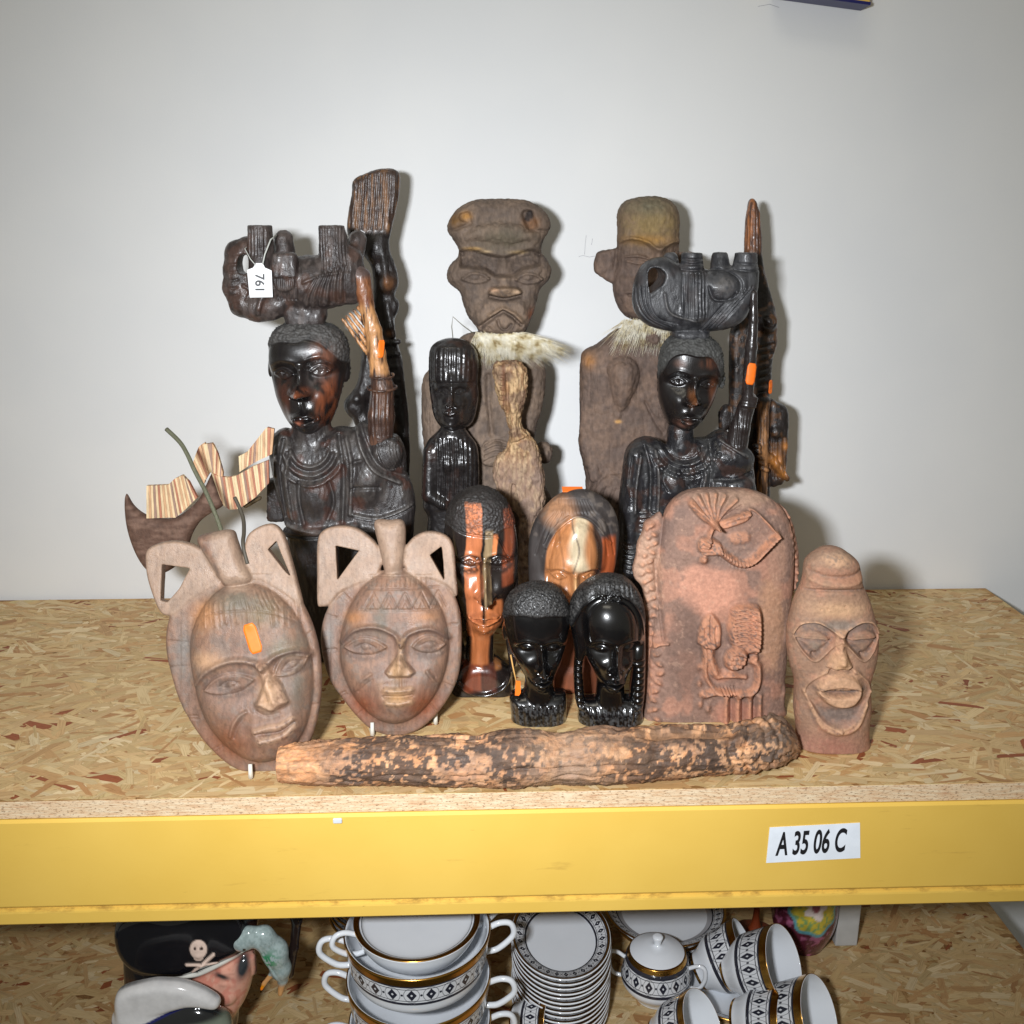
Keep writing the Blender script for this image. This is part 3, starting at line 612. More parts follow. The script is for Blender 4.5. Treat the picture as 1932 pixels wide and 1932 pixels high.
R.g(1250, 830, 36, 22, -8, 4); R.g(1640, 820, 28, 22, -8, -8)
for (x, y, w_, rr) in ((1255, 815, 125, 3), (1632, 805, 95, -4)):
    R.pg([(x-w_, y+8), (x-w_*.5, y-38), (x+w_*.2, y-42), (x+w_, y+2), (x+w_*.3, y+38), (x-w_*.5, y+36)], 3, 4); R.g(x+5, y+5, 7, 6, 2.5)
    R.ln([(x-w_, y+8), (x-w_*.4, y-42), (x+w_*.3, y-44), (x+w_, y+2)], 1.8, 2.6); R.ln([(x-w_, y+8), (x-w_*.4, y+40), (x+w_*.4, y+40), (x+w_, y+2)], 1.8, 2.0)
    R.ln([(x-60, y+6), (x, y-16), (x+60, y+6)], 1.3, -1.6)
R.ln([(1470, 790), (1467, 880), (1460, 950)], 8, 9); R.pg([(1460, 860), (1380, 965), (1400, 985), (1520, 985), (1545, 965)], 4, 11, False)
R.pg([(1330, 1000), (1350, 1170), (1450, 1210), (1570, 1160), (1580, 1000)], 10, 4)
R.ln([(1465, 1000), (1465, 1050)], 2, -2.5); R.ln([(1440, 1000), (1440, 1050)], 1.3, -1); R.ln([(1495, 1000), (1495, 1050)], 1.3, -1)
R.ln([(1380, 1068), (1455, 1072), (1525, 1062)], 5.5, 6); R.ln([(1390, 1140), (1455, 1146), (1520, 1134)], 6.5, 6.5); R.ln([(1370, 1105), (1455, 1110), (1535, 1098)], 2, -4)
R.ln([(1195, 1075), (1230, 1020), (1290, 975)], 3, 2.6); R.ln([(1215, 1085), (1260, 1040), (1300, 1010)], 2, -2); R.ln([(1620, 960), (1645, 1000), (1680, 1045)], 3, 3.2); R.ln([(1640, 955), (1668, 1000)], 2, -2)
R.ln([(1240, 480), (1690, 478)], 1.6, -2); R.ln([(1225, 600), (1690, 600)], 1.6, -2); R.ln([(1270, 408), (1640, 408)], 1.4, -1.4)
for x in range(1285, 1640, 30): R.ln([(x, 420), (x, 462)], 1.5, -1.8)
for i, x in enumerate(range(1255, 1660, 95)): R.ln([(x, 590), (x+47, 498), (x+95, 590)], 1.5, -1.9, sm=False); R.ln([(x+25, 590), (x+47, 545), (x+70, 590)], 1.4, 1.4, sm=False)
for (a, b) in (((985, 858), (1070, 850)), ((1050, 1140), (1125, 1105)), ((1065, 1150), (1135, 1118)), ((1180, 1260), (1240, 1205)), ((1800, 700), (1755, 700)), ((1780, 1080), (1715, 1050)), ((1680, 1240), (1640, 1180)), ((1000, 640), (1070, 660)), ((1110, 510), (1160, 560))): R.ln([a, b], 1.5, -1.8)
R.g(1290, 1000, 24, 26, 3); R.g(1640, 990, 18, 26, 2); R.g(1420, 1250, 26, 10, 3)
warm = [(*A_(1200, 650), 22, 12, lin(176, 124, 88), 1.1), (*A_(1600, 640), 26, 10, lin(172, 122, 88), .9), (*A_(1450, 950), 12, 18, lin(186, 146, 106), 1), (*A_(1455, 1110), 22, 14, lin(188, 148, 106), 1.1),
        (*A_(1030, 750), 9, 40, lin(138, 128, 122), 1.0), (*A_(1350, 650), 14, 26, lin(116, 104, 92), 1), (*A_(1240, 1180), 30, 30, lin(150, 88, 62), 1), (*A_(1600, 1180), 30, 30, lin(150, 88, 62), 1)]
mk2 = empty('carved_mask', 'upright brown mask with a toothed forehead band, right of the mask with a sticker', 'mask', tuple(PM2.pt(*A_(1420, 1375))), 'looped ear masks on stands')
s2 = sculpt(c, PM2, R, mask_color([earL, earR, mp(A_, [(1298, 88), (1478, 88), (1455, 372), (1372, 380)])], None, None, warm, 3), name='mask_face', mat=CLAY, parent=mk2, ra=1.3, wear_shade=[(lin(196, 158, 124), 3, 9, .5), (lin(84, 66, 58), -1, -3, .6)])

# ---- tilted mask with the orange sticker (left edge)
PM1 = Plane(.052, lean=14, x=450)
c = Carve(270, 615, 975, 1470, -26, 66, 1.9)
outer = mp(A_, [(400, 440), (230, 470), (110, 560), (55, 700), (45, 850), (75, 1000), (120, 1150), (180, 1270), (260, 1390), (340, 1480), (440, 1560), (560, 1606), (680, 1612), (800, 1560), (895, 1440), (950, 1290), (977, 1100), (972, 920), (940, 760), (885, 620), (800, 480), (700, 400), (560, 400)])
inner = mp(A_, [(520, 455), (400, 470), (290, 570), (215, 720), (195, 870), (215, 1020), (250, 1170), (310, 1310), (400, 1420), (510, 1500), (620, 1530), (735, 1505), (835, 1430), (905, 1300), (942, 1120), (935, 920), (890, 740), (810, 600), (700, 500), (610, 455)])
c.infl(outer, 17, 9, w=10, p=3, blur=1); c.infl(inner, 54, 4, w=62, p=2.3, dc=6, blur=6)
earL = mp(A_, [(-60, 250), (60, 205), (180, 215), (270, 260), (340, 340), (380, 440), (300, 500), (200, 560), (110, 640), (20, 640), (-50, 480), (-75, 350)])
earR = mp(A_, [(520, 430), (515, 300), (525, 200), (560, 145), (640, 105), (705, 108), (755, 170), (795, 300), (835, 450), (862, 590), (760, 520), (620, 440)])
for e in (earL, earR): c.infl(e, 16, 10, w=7, p=3, dc=2, blur=1)
for hpoly in (mp(A_, [(30, 345), (195, 368), (130, 490), (60, 570), (20, 560)]), mp(A_, [(662, 255), (712, 205), (745, 290), (800, 420), (765, 385)])): c.infl(hpoly, 70, 70, w=4, p=8, blur=0, op='s', smooth=False, k=1)
c.infl(mp(A_, [(240, 190), (340, 148), (450, 138), (480, 200), (520, 320), (565, 432), (432, 466), (380, 430), (310, 320)]), 34, 12, w=22, p=2.4, dc=10, blur=1)
R = Relief(A_)
R.ln([(250, 1050), (330, 965), (450, 905), (570, 900), (665, 935)], 6, 7); R.ln([(665, 935), (740, 872), (850, 845), (920, 872)], 6, 7)
R.g(450, 1050, 46, 24, -9, -8); R.g(825, 925, 34, 22, -9, -18)
for (x, y, w_, r) in ((460, 1035, 150, -.22), (820, 925, 105, -.45)):
    T = lambda u, v: (x+u*math.cos(r)-v*math.sin(r), y+u*math.sin(r)+v*math.cos(r))
    R.pg([T(-w_, 8), T(-w_*.5, -42), T(w_*.2, -46), T(w_, 2), T(w_*.3, 42), T(-w_*.5, 40)], 3, 4.5); R.g(*T(20, 5), 8, 7, 3)
    R.ln([T(-w_, 8), T(-w_*.4, -48), T(w_*.3, -50), T(w_, 2)], 1.9, 2.8); R.ln([T(-w_, 8), T(-w_*.4, 46), T(w_*.4, 46), T(w_, 2)], 1.9, 2.4); R.ln([T(-60, 6), T(0, -18), T(60, 6)], 1.4, -1.8); R.ln([T(-50, 12), T(0, 22), T(50, 8)], 1.3, -1.4)
R.ln([(660, 940), (700, 1030), (735, 1110)], 10, 11); R.pg([(700, 960), (630, 1150), (720, 1185), (805, 1130), (770, 1040)], 5, 11, False); R.pg([(640, 1130), (625, 1165), (700, 1190), (800, 1150), (795, 1120)], 5, 5)
R.pg([(600, 1180), (600, 1380), (700, 1430), (850, 1360), (860, 1200)], 12, 4)
R.ln([(620, 1310), (700, 1285), (760, 1278), (835, 1238)], 6, 6.5); R.ln([(650, 1368), (730, 1352), (790, 1330), (835, 1290)], 7.5, 7); R.ln([(625, 1325), (700, 1322), (770, 1308), (840, 1258)], 2.2, -4.5); R.ln([(625, 1190), (680, 1215), (760, 1200)], 2, -2)
R.ln([(465, 1345), (485, 1280), (525, 1220), (565, 1195)], 3.4, 4); R.ln([(490, 1350), (510, 1290), (545, 1240)], 3, -2.5)
R.g(400, 1180, 40, 30, 4); R.g(850, 1080, 22, 30, 3); R.g(640, 1480, 30, 12, 3)
for i in range(26):
    x = 300+i*22; R.ln([(x, 560+8*math.sin(i)), (x+18, 690+14*math.cos(i*1.7))], 1.6, 1.5*math.cos(i*2.1))
for i in range(9): R.ln([(500+i*22, 490), (540+i*26, 600)], 1.5, -1.6)
R.ln([(210, 660), (450, 610), (700, 620), (880, 700)], 1.8, -1.6)
for (a, b) in (((160, 1250), (245, 1250)), ((175, 1265), (250, 1268)), ((300, 1470), (390, 1420)), ((312, 1484), (402, 1432)), ((70, 960), (190, 950)), ((60, 800), (190, 810)), ((930, 740), (900, 760)), ((975, 1180), (925, 1180))): R.ln([a, b], 1.5, -1.9)
warm = [(*A_(330, 900), 28, 16, lin(192, 150, 118), 1.1), (*A_(640, 620), 36, 26, lin(130, 110, 86), 1), (*A_(480, 560), 50, 22, lin(120, 108, 94), 1.1), (*A_(700, 1080), 16, 26, lin(200, 158, 122), 1.2),
        (*A_(160, 850), 14, 60, lin(136, 126, 120), 1), (*A_(440, 1400), 50, 40, lin(142, 92, 68), 1.1), (*A_(780, 820), 30, 20, lin(122, 108, 90), 1), (*A_(850, 1040), 18, 50, lin(116, 102, 90), 1), (*A_(300, 640), 30, 26, lin(186, 132, 92), 1)]
mk1 = empty('carved_mask', 'large tilted oval mask with an orange sticker on its forehead, at the left end', 'mask', tuple(PM1.pt(*A_(620, 1605))), 'looped ear masks on stands')
s1 = sculpt(c, PM1, R, mask_color([earL, earR, mp(A_, [(340, 148), (450, 138), (565, 432), (432, 466)])], None, None, warm, 31), name='mask_face', mat=CLAY, parent=mk1, ra=1.25, wear_shade=[(lin(198, 162, 134), 3, 9, .5), (lin(84, 66, 58), -1, -3, .6)])
sticker(s1, A_(602, 765), 24, 56, -17, mk1, ORANGE)
# hanging wire behind / round the knob
def poly3(plane, pts): return [plane.pt(x, y, d) for x, y, d in pts]
CORD = carved_mat('grey_cord', .7, attr=False, base=tuple(lin(92, 92, 72)), bump=.6, bscale=500)
wp = [(*J_(-60, 330), -70), (*J_(130, 500), -60), (*J_(240, 660), -52), (*J_(340, 850), -44), (*J_(480, 1090), -36), (*J_(600, 1330), -28), (*J_(690, 1530), -20), (*J_(720, 1640), -16)]
link('hanging_cord', tube_mesh(spl([tuple(p) for p in poly3(PM1, wp)], 6, False), .0022), CORD, mk1)
wp = [(*J_(840, 1180), -40), (*J_(910, 1310), -34), (*J_(975, 1450), -22), (*J_(1008, 1600), -4), (*J_(1020, 1720), 12), (*J_(1050, 1850), 17), (*J_(1085, 1970), 19)]
link('hanging_cord', tube_mesh(spl([tuple(p) for p in poly3(PM1, wp)], 6, False), .0019), plain('dark_cord', (.06, .05, .035), .6), mk1)

# ---- little plate stands
def stand(pl, hooks, foot_y, label, dep=26):
    st = empty('display_stand', label, 'display stand', tuple(pl.pt(*hooks[0])), 'display stands under the masks')
    for (x, y) in hooks:
        low = on_z(x, y, .0028); top = low+np.array([0, .0015, .0125]); bk = low+np.array([-.007, .034, 0]); mid = bk+np.array([0, .022, .075]); rear = bk+np.array([0, .062, 0])
        link('hook', tube_mesh([top, (top+low)/2, low, low*.7+bk*.3, bk], [.0019, .0021, .0023, .0021, .002]), HOOK, st)
        link('strut', tube_mesh([bk, (bk+mid)/2, mid], .0018), HOOK, st); link('strut', tube_mesh([mid, (mid+rear)/2, rear], .0018), HOOK, st)
    return st
stand(PM2, [A_(1283, 1375), A_(1665, 1305)], 0, 'small white plastic stand holding the upright mask with the toothed forehead band')
stand(PM1, [A_(548, 1632), A_(870, 1560)], 0, 'small white plastic stand with one hook showing, under the mask with the orange sticker')

# ---- charred log carving lying along the front edge
NB = frame(503.1, 1308.1, .5469)
def log_axis():
    top = [(45, 182), (100, 172), (200, 163), (300, 156), (400, 152), (500, 146), (600, 140), (700, 146), (780, 132), (860, 124), (940, 124), (1010, 134), (1080, 120), (1160, 113), (1240, 120), (1320, 112), (1400, 106), (1480, 108), (1560, 112), (1640, 100), (1700, 80), (1745, 74), (1790, 92), (1822, 130), (1838, 180)]
    bot = [(50, 305), (100, 312), (200, 316), (300, 318), (400, 318), (500, 319), (600, 318), (700, 322), (780, 324), (860, 326), (940, 322), (1010, 314), (1080, 314), (1160, 318), (1240, 308), (1320, 298), (1400, 292), (1480, 290), (1560, 282), (1640, 278), (1700, 268), (1745, 262), (1790, 246), (1822, 225), (1838, 190)]
    return top, bot
top, bot = log_axis(); topv = np.array(mp(NB, top)); botv = np.array(mp(NB, bot))
NX, NA = 520, 110; ts = np.linspace(0, len(top)-1, NX); ii = np.arange(len(top))
tx = np.interp(ts, ii, topv[:, 0]); ty = np.interp(ts, ii, topv[:, 1]); by = np.interp(ts, ii, botv[:, 1])
ty = np.convolve(np.pad(ty, 8, 'edge'), np.ones(17)/17, 'valid'); by = np.convolve(np.pad(by, 8, 'edge'), np.ones(17)/17, 'valid')
cy = (ty+by)/2; hp = (by-ty)/2
rays = ray(tx, cy); AX = []
for i in range(NX):
    r = .022
    for _ in range(8):
        p = CAM+rays[i]*((r-CAM[2])/rays[i][2]); dep = (p-CAM)@fw; r = hp[i]*dep/FPX
    AX.append((p[0], p[1], max(r, .002)))
AX = np.array(AX); rad = AX[:, 2]*1.0; rad[-14:] *= np.sqrt(np.linspace(1, .02, 14)); zc = np.maximum(AX[:, 2], rad)
ycen = np.convolve(np.pad(AX[:, 1], 40, 'edge'), np.ones(81)/81, 'valid')
TT, AN = np.meshgrid(np.arange(NX), np.arange(NA)/NA*2*math.pi, indexing='ij'); TT = TT.ravel(); AN = AN.ravel()
X = AX[TT, 0]; P3 = np.stack([X*1000, np.cos(AN)*24, np.sin(AN)*24], 1)
lump = (fbm(P3, (26, 16, 16), 3, 4)-.5)*.0055+(fbm(P3, (7, 2.4, 2.4), 13, 3)-.5)*.0034+np.minimum(0, fbm(P3, (40, 3, 3), 23, 2)-.38)*.02
charm = ss(.515, .545, fbm(P3, (30, 20, 20), 41, 3)*.42+fbm(P3, (4.2, 3.6, 3.6), 44, 3)*.58)
sx0 = NB(1445, 155); gx = AX[np.argmin(abs(tx-sx0[0])), 0]
a0 = math.radians(74)
dang = np.angle(np.exp(1j*(AN-a0)))
hole = np.exp(-(((X-gx)/.040)**2)**2-(dang/.20)**2)*.013
lump -= hole
gr = np.zeros(len(X))
for k, (px, wd, am) in enumerate(((1590, 5, -.0022), (1640, 4, -.002), (1690, 4, -.0022), (1735, 4, -.002), (1010, 22, -.0012), (705, 16, -.001), (1340, 16, -.001))):
    xx = AX[np.argmin(abs(tx-NB(px, 0)[0])), 0]; gr += am*np.exp(-((X-xx+.004*np.sin(AN*3+k))/(wd*.00055))**2)
ex_ = ss(NB(1560, 0)[0], NB(1700, 0)[0], tx[TT]); lump += ex_*(fbm(P3, (7, 4, 4), 93, 2)-.5)*.006
r = rad[TT]+(lump+gr-charm*.0004)*np.clip(rad[TT]/.01, 0, 1); r = np.maximum(r, .0005)
cosA, sinA = np.cos(AN), np.sin(AN)
W = np.stack([X, ycen[TT]-cosA*r*1.0, zc[TT]+sinA*r], 1); W[:, 2] = np.maximum(W[:, 2], .0002)
Q = []
for i in range(NX-1):
    b = i*NA; k = np.arange(NA); Q.append(np.stack([b+k, b+(k+1) % NA, b+NA+(k+1) % NA, b+NA+k], 1))
Q = np.concatenate(Q)
# end caps
W = np.vstack([W, W[:NA].mean(0), W[-NA:].mean(0)]); k = np.arange(NA); nC = NX*NA
n1 = fbm(P3, (9, 9, 9), 61, 3); n2 = fbm(P3, (30, 30, 30), 67, 2)
colr = np.tile(lin(204, 146, 102), (len(X), 1)); colr = mixc(colr, ss(.4, .6, n1)*.7, lin(218, 168, 126)); colr = mixc(colr, ss(.46, .62, n2)*.6, lin(152, 116, 92)); colr = mixc(colr, ss(.5, .58, fbm(P3, (3, 2.4, 2.4), 90, 2))*.35, lin(110, 92, 80))
xn = (tx[TT]-tx[0])/(tx[-1]-tx[0]); leftclean = ss(.13, .05, xn); mid = np.exp(-((xn-.56)/.07)**2)
ch = charm*(1-leftclean); ch = np.maximum(ch, ss(.40, .5, fbm(P3, (9, 6, 6), 77, 3))*.8*ss(.5, .8, sinA)*(1-leftclean)); ch = ch*(1-.8*mid*(fbm(P3, (8, 8, 8), 5, 2) > .4))
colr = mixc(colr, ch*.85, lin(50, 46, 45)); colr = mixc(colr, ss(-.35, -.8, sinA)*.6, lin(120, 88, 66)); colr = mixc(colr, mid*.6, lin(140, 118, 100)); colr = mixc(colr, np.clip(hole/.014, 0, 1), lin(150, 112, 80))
colr = mixc(colr, ss(.88, .97, xn)*.5, lin(120, 104, 92))
colr = np.vstack([colr, colr[:NA].mean(0)*1.1, colr[-NA:].mean(0)])
tri = np.concatenate([np.stack([b0 := np.full(NA, nC), (k+1) % NA, k, k], 1)[:, :4]]); 
cap1 = [(nC, int((j+1) % NA), int(j)) for j in range(NA)]; cap2 = [(nC+1, int((NX-1)*NA+j), int((NX-1)*NA+(j+1) % NA)) for j in range(NA)]
me = bpy.data.meshes.new('m'); me.from_pydata(W.tolist(), [], Q.tolist()+cap1+cap2)
a = me.color_attributes.new('Col', 'FLOAT_COLOR', 'POINT'); cc = np.ones((len(W), 4), np.float32); cc[:, :3] = colr; a.data.foreach_set('color', cc.ravel())
me.polygons.foreach_set('use_smooth', [True]*len(Q)+[False]*(2*NA)); me.update()
LOGM = carved_mat('charred_wood', .62, spec=.35, bump=.6, bscale=200, grain=(.3, 1, 1), var=.3, fine=800)
lg = link('carved_log', me, LOGM, origin=(float(AX[NX//2, 0]), float(ycen[NX//2]), 0)); tag(lg, 'long charred tan wooden figure lying on its side along the front edge of the shelf', 'wood carving')
# ================================================================== BACK ROW
EBONY = carved_mat('polished_dark_wood', .31, coat=.4, spec=.5, bump=.16, bscale=170, grain=(1, 1, .25), var=.35, rvar=.12, fine=900)
DARKW = carved_mat('carved_dark_wood', .40, coat=.15, spec=.5, bump=.45, bscale=220, grain=(1, 1, .3), var=.35, fine=900)
MATTE = carved_mat('dusty_brown_wood', .68, spec=.3, bump=.6, bscale=230, grain=(1, 1, .5), var=.25, fine=1000)
k_black, k_dark, k_rust, k_char = lin(30, 27, 27), lin(50, 42, 38), lin(112, 62, 38), lin(70, 68, 68)

def chip(amp, sc, seed, ys=1.0):
    return lambda V, N: (fbm(np.stack([V[:, 0], V[:, 1]*ys, V[:, 2]], 1), (sc, sc, sc), seed, 3)-.5)*amp
def hewn(seed):      # flat tool cuts, drying cracks and grain
    def f(V, N):
        P = V+6*np.stack([fbm(V, (14,)*3, seed+i, 2) for i in range(3)], 1); q = P/np.array([10., 15., 10.]); i0 = np.floor(q); best = np.full(len(V), 9.); 
        for a in (-1, 0, 1):
            for b in (-1, 0, 1):
                for d in (-1, 0, 1):
                    c = (i0+[a, b, d]).astype(np.int64); o = np.stack([_hash(c[:, 0], c[:, 1], c[:, 2], seed+k) for k in range(3)], 1); best = np.minimum(best, ((q-c-o)**2).sum(1))
        ck = fbm(np.stack([V[:, 0], V[:, 1]*.05, V[:, 2]], 1), (2.6, 2.6, 2.6), seed, 2)
        return (.45-best)*2.6+(fbm(V, (5, 5, 5), seed+5, 3)-.5)*1.6+np.minimum(0, ck-.3)*9
    return f
# ---- centre standing figure, dusty brown
P4 = Plane(.40, x=940); by4 = base_py(.40, 940)
body4 = mp(G_, [(620, 120), (500, 230), (380, 380), (240, 470), (205, 560), (200, 800), (210, 1080), (240, 1350), (250, 1932), (250, 2700), (1330, 2700), (1345, 1932), (1375, 1640), (1340, 1560), (1290, 1480), (1250, 1330), (1215, 1080), (1240, 950), (1290, 780), (1318, 560), (1310, 400), (1240, 330), (1110, 260), (1090, 120)])
head4 = mp(F_, [(700, 112), (560, 122), (430, 178), (340, 280), (308, 385), (350, 460), (405, 545), (412, 640), (345, 690), (308, 770), (318, 865), (420, 945), (465, 1090), (515, 1200), (590, 1285), (620, 1345), (960, 1345), (1060, 1200), (1110, 1060), (1145, 920), (1235, 835), (1245, 730), (1195, 645), (1150, 590), (1175, 480), (1240, 365), (1218, 265), (1140, 185), (1040, 130), (960, 118), (830, 112)])
c = Carve(790, 1045, 365, by4, -80, 62, 1.9)
c.infl(head4, 36, 50, w=34, p=2.4, blur=3); c.infl(body4, 34, 62, w=46, p=2.2, blur=5)
c.infl(mp(F_, [(420, 570), (540, 520), (820, 560), (1060, 530), (1145, 590), (1120, 400), (960, 300), (600, 300), (450, 400)]), 46, 20, w=30, p=2.4, dc=2)
c.ell((*G_(1300, 1200), 2), (17, 20, 20), k=6)
c.infl(mp(G_, [(690, 1180), (720, 1080), (800, 1030), (900, 1040), (960, 1120), (960, 1220), (900, 1290), (800, 1310), (720, 1270)]), 42, 10, w=18, p=2.6, dc=4)
c.cuty(by4)
R = Relief(F_)
R.ln([(430, 592), (530, 580), (680, 625), (820, 645), (930, 615), (1060, 585), (1140, 610)], 4, -9); R.pg([(430, 600), (540, 590), (690, 640), (820, 660), (930, 630), (1060, 600), (1140, 620), (1140, 700), (980, 740), (890, 800), (740, 800), (650, 740), (430, 720)], 5, -12, False)
R.g(550, 730, 22, 12, 5); R.g(1050, 740, 22, 12, 5)
for (x, y, q) in ((560, 815, 1), (1030, 820, 1)):
    R.ln([(x-110, y+10), (x-30, y-38), (x+60, y-30), (x+120, y+8)], 2.6, 4.2); R.ln([(x-110, y+10), (x-20, y+42), (x+70, y+34), (x+120, y+8)], 2.4, 3.2); R.g(x, y, 12, 6, 4.5)
R.ln([(820, 700), (820, 800), (820, 900)], 15, 8); R.pg([(690, 925), (740, 900), (900, 900), (960, 925), (960, 960), (820, 985), (690, 960)], 3, 12); R.ln([(690, 985), (820, 1005), (960, 975)], 3, -7)
R.pg([(610, 1060), (800, 1000), (1000, 1050), (1010, 1290), (600, 1290)], 9, 7)
R.ln([(690, 1150), (800, 1085), (900, 1130), (970, 1200)], 4, 6, False); R.ln([(610, 1250), (700, 1180), (810, 1108), (900, 1165), (965, 1230)], 3.2, -9, False); R.ln([(760, 1190), (780, 1250), (830, 1280), (880, 1230)], 2.4, -6); R.ln([(620, 1270), (660, 1240), (690, 1270)], 2, -3); R.ln([(900, 1270), (930, 1200)], 2, -3)
R.pg([(420, 260), (500, 230), (520, 320), (440, 310)], 3, -5); R.pg([(980, 240), (1060, 220), (1080, 270), (1110, 370), (1030, 380)], 4, -7); R.ln([(330, 400), (430, 370), (520, 330)], 3, -4); R.ln([(1230, 400), (1090, 400), (1010, 400)], 3, -4)
RG = Relief(G_); RG.ln([(800, 480), (800, 700), (830, 1000)], 5, -5); RG.ln([(1110, 420), (1140, 700), (1120, 980)], 6, -5); RG.ln([(400, 480), (420, 900), (500, 1300)], 6, -3)
for y in (1080, 1125, 1170, 1215): RG.ln([(770, y+20), (860, y-20), (950, y)], 2.4, -4)
R.L += RG.L
def col4(V, N):
    n1 = fbm(V, (40, 40, 40), 5); n2 = fbm(V, (9, 9, 9), 8, 3); c = np.tile(lin(112, 96, 84), (len(V), 1)); c = mixc(c, ss(.4, .65, n1)*.7, lin(134, 114, 98)); c = mixc(c, ss(.5, .7, n2)*.4, lin(84, 74, 70))
    for (x, y, rx, ry, cl, a) in ((480, 270, 9, 8, lin(190, 140, 80), 1.2), (540, 560, 14, 3, lin(205, 165, 110), 1.5), (950, 590, 14, 3, lin(200, 170, 125), 1.2), (650, 585, 10, 2.5, lin(210, 180, 140), 1), (1060, 330, 14, 12, lin(140, 100, 68), 1.2), (1060, 1140, 7, 10, lin(150, 96, 70), 1), (820, 480, 50, 24, lin(104, 94, 78), .9), (390, 300, 14, 14, lin(120, 88, 52), 1), (730, 920, 7, 3, lin(200, 160, 130), 1.2), (920, 935, 8, 3, lin(200, 170, 140), 1.2)):
        p = F_(x, y); q = np.exp(-(((V[:, 0]-p[0])/rx)**2+((V[:, 1]-p[1])/ry)**2)); c = mixc(c, np.clip(q*a*(.4+1.2*n2), 0, 1), cl)
    p = F_(1040, 270); q = np.exp(-(((V[:, 0]-p[0])/8)**2+((V[:, 1]-p[1])/11)**2)); c = mixc(c, ss(.25, .5, q*n2*2)*.9, lin(38, 34, 34))
    return c*.9
fig4 = empty('standing_figure', 'tall dusty brown figure with lobed headdress and scowling mouth, at the back centre', 'figure', tuple(P4.pt(940, by4)), 'dusty brown standing figures')
s4 = sculpt(c, P4, R, col4, name='figure_body', mat=MATTE, parent=fig4, d3=hewn(7), ra=1.6, wear_shade=[(lin(166, 136, 108), 4, 12, .35), (lin(64, 54, 50), -3, -9, .5)])

# ---- right standing figure, smoother
P7 = Plane(.40, x=1190); by7 = base_py(.40, 1190)
head7 = mp(H_, [(640, 90), (540, 102), (460, 138), (412, 200), (400, 330), (402, 560), (385, 700), (362, 860), (366, 960), (400, 1070), (450, 1150), (560, 1210), (800, 1210), (900, 1120), (960, 950), (985, 760), (950, 640), (955, 400), (950, 240), (905, 150), (820, 98), (730, 88)])
ear7 = mp(H_, [(420, 560), (300, 575), (218, 592), (192, 690), (195, 775), (290, 840), (370, 890), (430, 800)]); ear7b = mp(H_, [(930, 600), (1100, 590), (1150, 680), (1140, 780), (1020, 850), (930, 880)])
body7 = mp(I_, [(420, 60), (330, 90), (180, 210), (75, 250), (58, 400), (55, 620), (60, 900), (40, 950), (70, 1120), (110, 1290), (90, 1350), (130, 1420), (150, 1600), (150, 2700), (760, 2700), (790, 1500), (800, 900), (860, 500), (880, 260), (760, 120), (640, 60)])
c = Carve(1085, 1330, 360, by7, -80, 60, 1.9)
c.infl(head7, 38, 48, w=40, p=2.2, blur=4); c.infl(body7, 34, 60, w=48, p=2.2, blur=5)
for e in (ear7, ear7b): c.infl(e, 12, 14, w=8, p=3, dc=-6, blur=2, smooth=False, k=6)
c.infl(mp(I_, [(212, 360), (290, 250), (460, 240), (545, 340), (550, 460), (500, 600), (440, 700), (375, 800), (330, 795), (265, 650), (225, 500)]), 60, 20, w=42, p=1.8, blur=3, k=2); c.infl(mp(I_, [(580, 330), (680, 300), (800, 420), (800, 700), (720, 890), (690, 890), (620, 680)]), 50, 20, w=34, p=1.8, blur=3, k=2)
c.ell((*H_(690, 1355), 36), (19, 17, 14), k=5); c.ell((*H_(830, 1370), 30), (16, 13, 12), k=5); c.tube([(*I_(130, 340), 6, 15), (*I_(112, 640), 10, 13), (*I_(100, 960), 12, 14), (*I_(165, 1230), 26, 12)], k=3)
c.infl(mp(I_, [(230, 1200), (380, 1180), (560, 1230), (700, 1320), (700, 1600), (100, 1600), (120, 1330)]), 44, 20, w=14, p=2.2, dc=0)
c.cuty(by7)
R = Relief(H_)
R.ln([(410, 500), (500, 465), (640, 500), (730, 560), (860, 500), (950, 500)], 3, 5); R.pg([(410, 520), (520, 490), (660, 530), (740, 590), (860, 530), (950, 530), (950, 800), (410, 800)], 6, -5)
R.g(550, 640, 22, 10, 3); R.ln([(460, 630), (560, 622), (650, 650)], 2.2, 3.5); R.ln([(470, 670), (560, 690), (640, 672)], 2, 2.6); R.ln([(470, 650), (560, 648), (640, 660)], 1.6, -3)
R.ln([(740, 590), (735, 750), (730, 830)], 11, 11); R.g(730, 840, 18, 10, 8); R.ln([(400, 960), (480, 940), (560, 960)], 4, 3); R.ln([(480, 970), (620, 975), (800, 970)], 2.5, -5); R.g(650, 985, 30, 10, 5); R.g(440, 900, 14, 24, -2)
R.g(690, 1355, 15, 14, -3); R.g(690, 1355, 10, 9, 5); R.g(690, 1355, 4, 4, -3)
RI = Relief(I_)
for i in range(16): RI.ln([(110+i*38, 1420+i*8), (170+i*38, 1290+i*6)], 1.8, 1.6 if i % 2 else -1.6)
RI.ln([(560, 640), (640, 800), (700, 880)], 3, -3); RI.g(340, 745, 4, 4, 2); R.L += RI.L
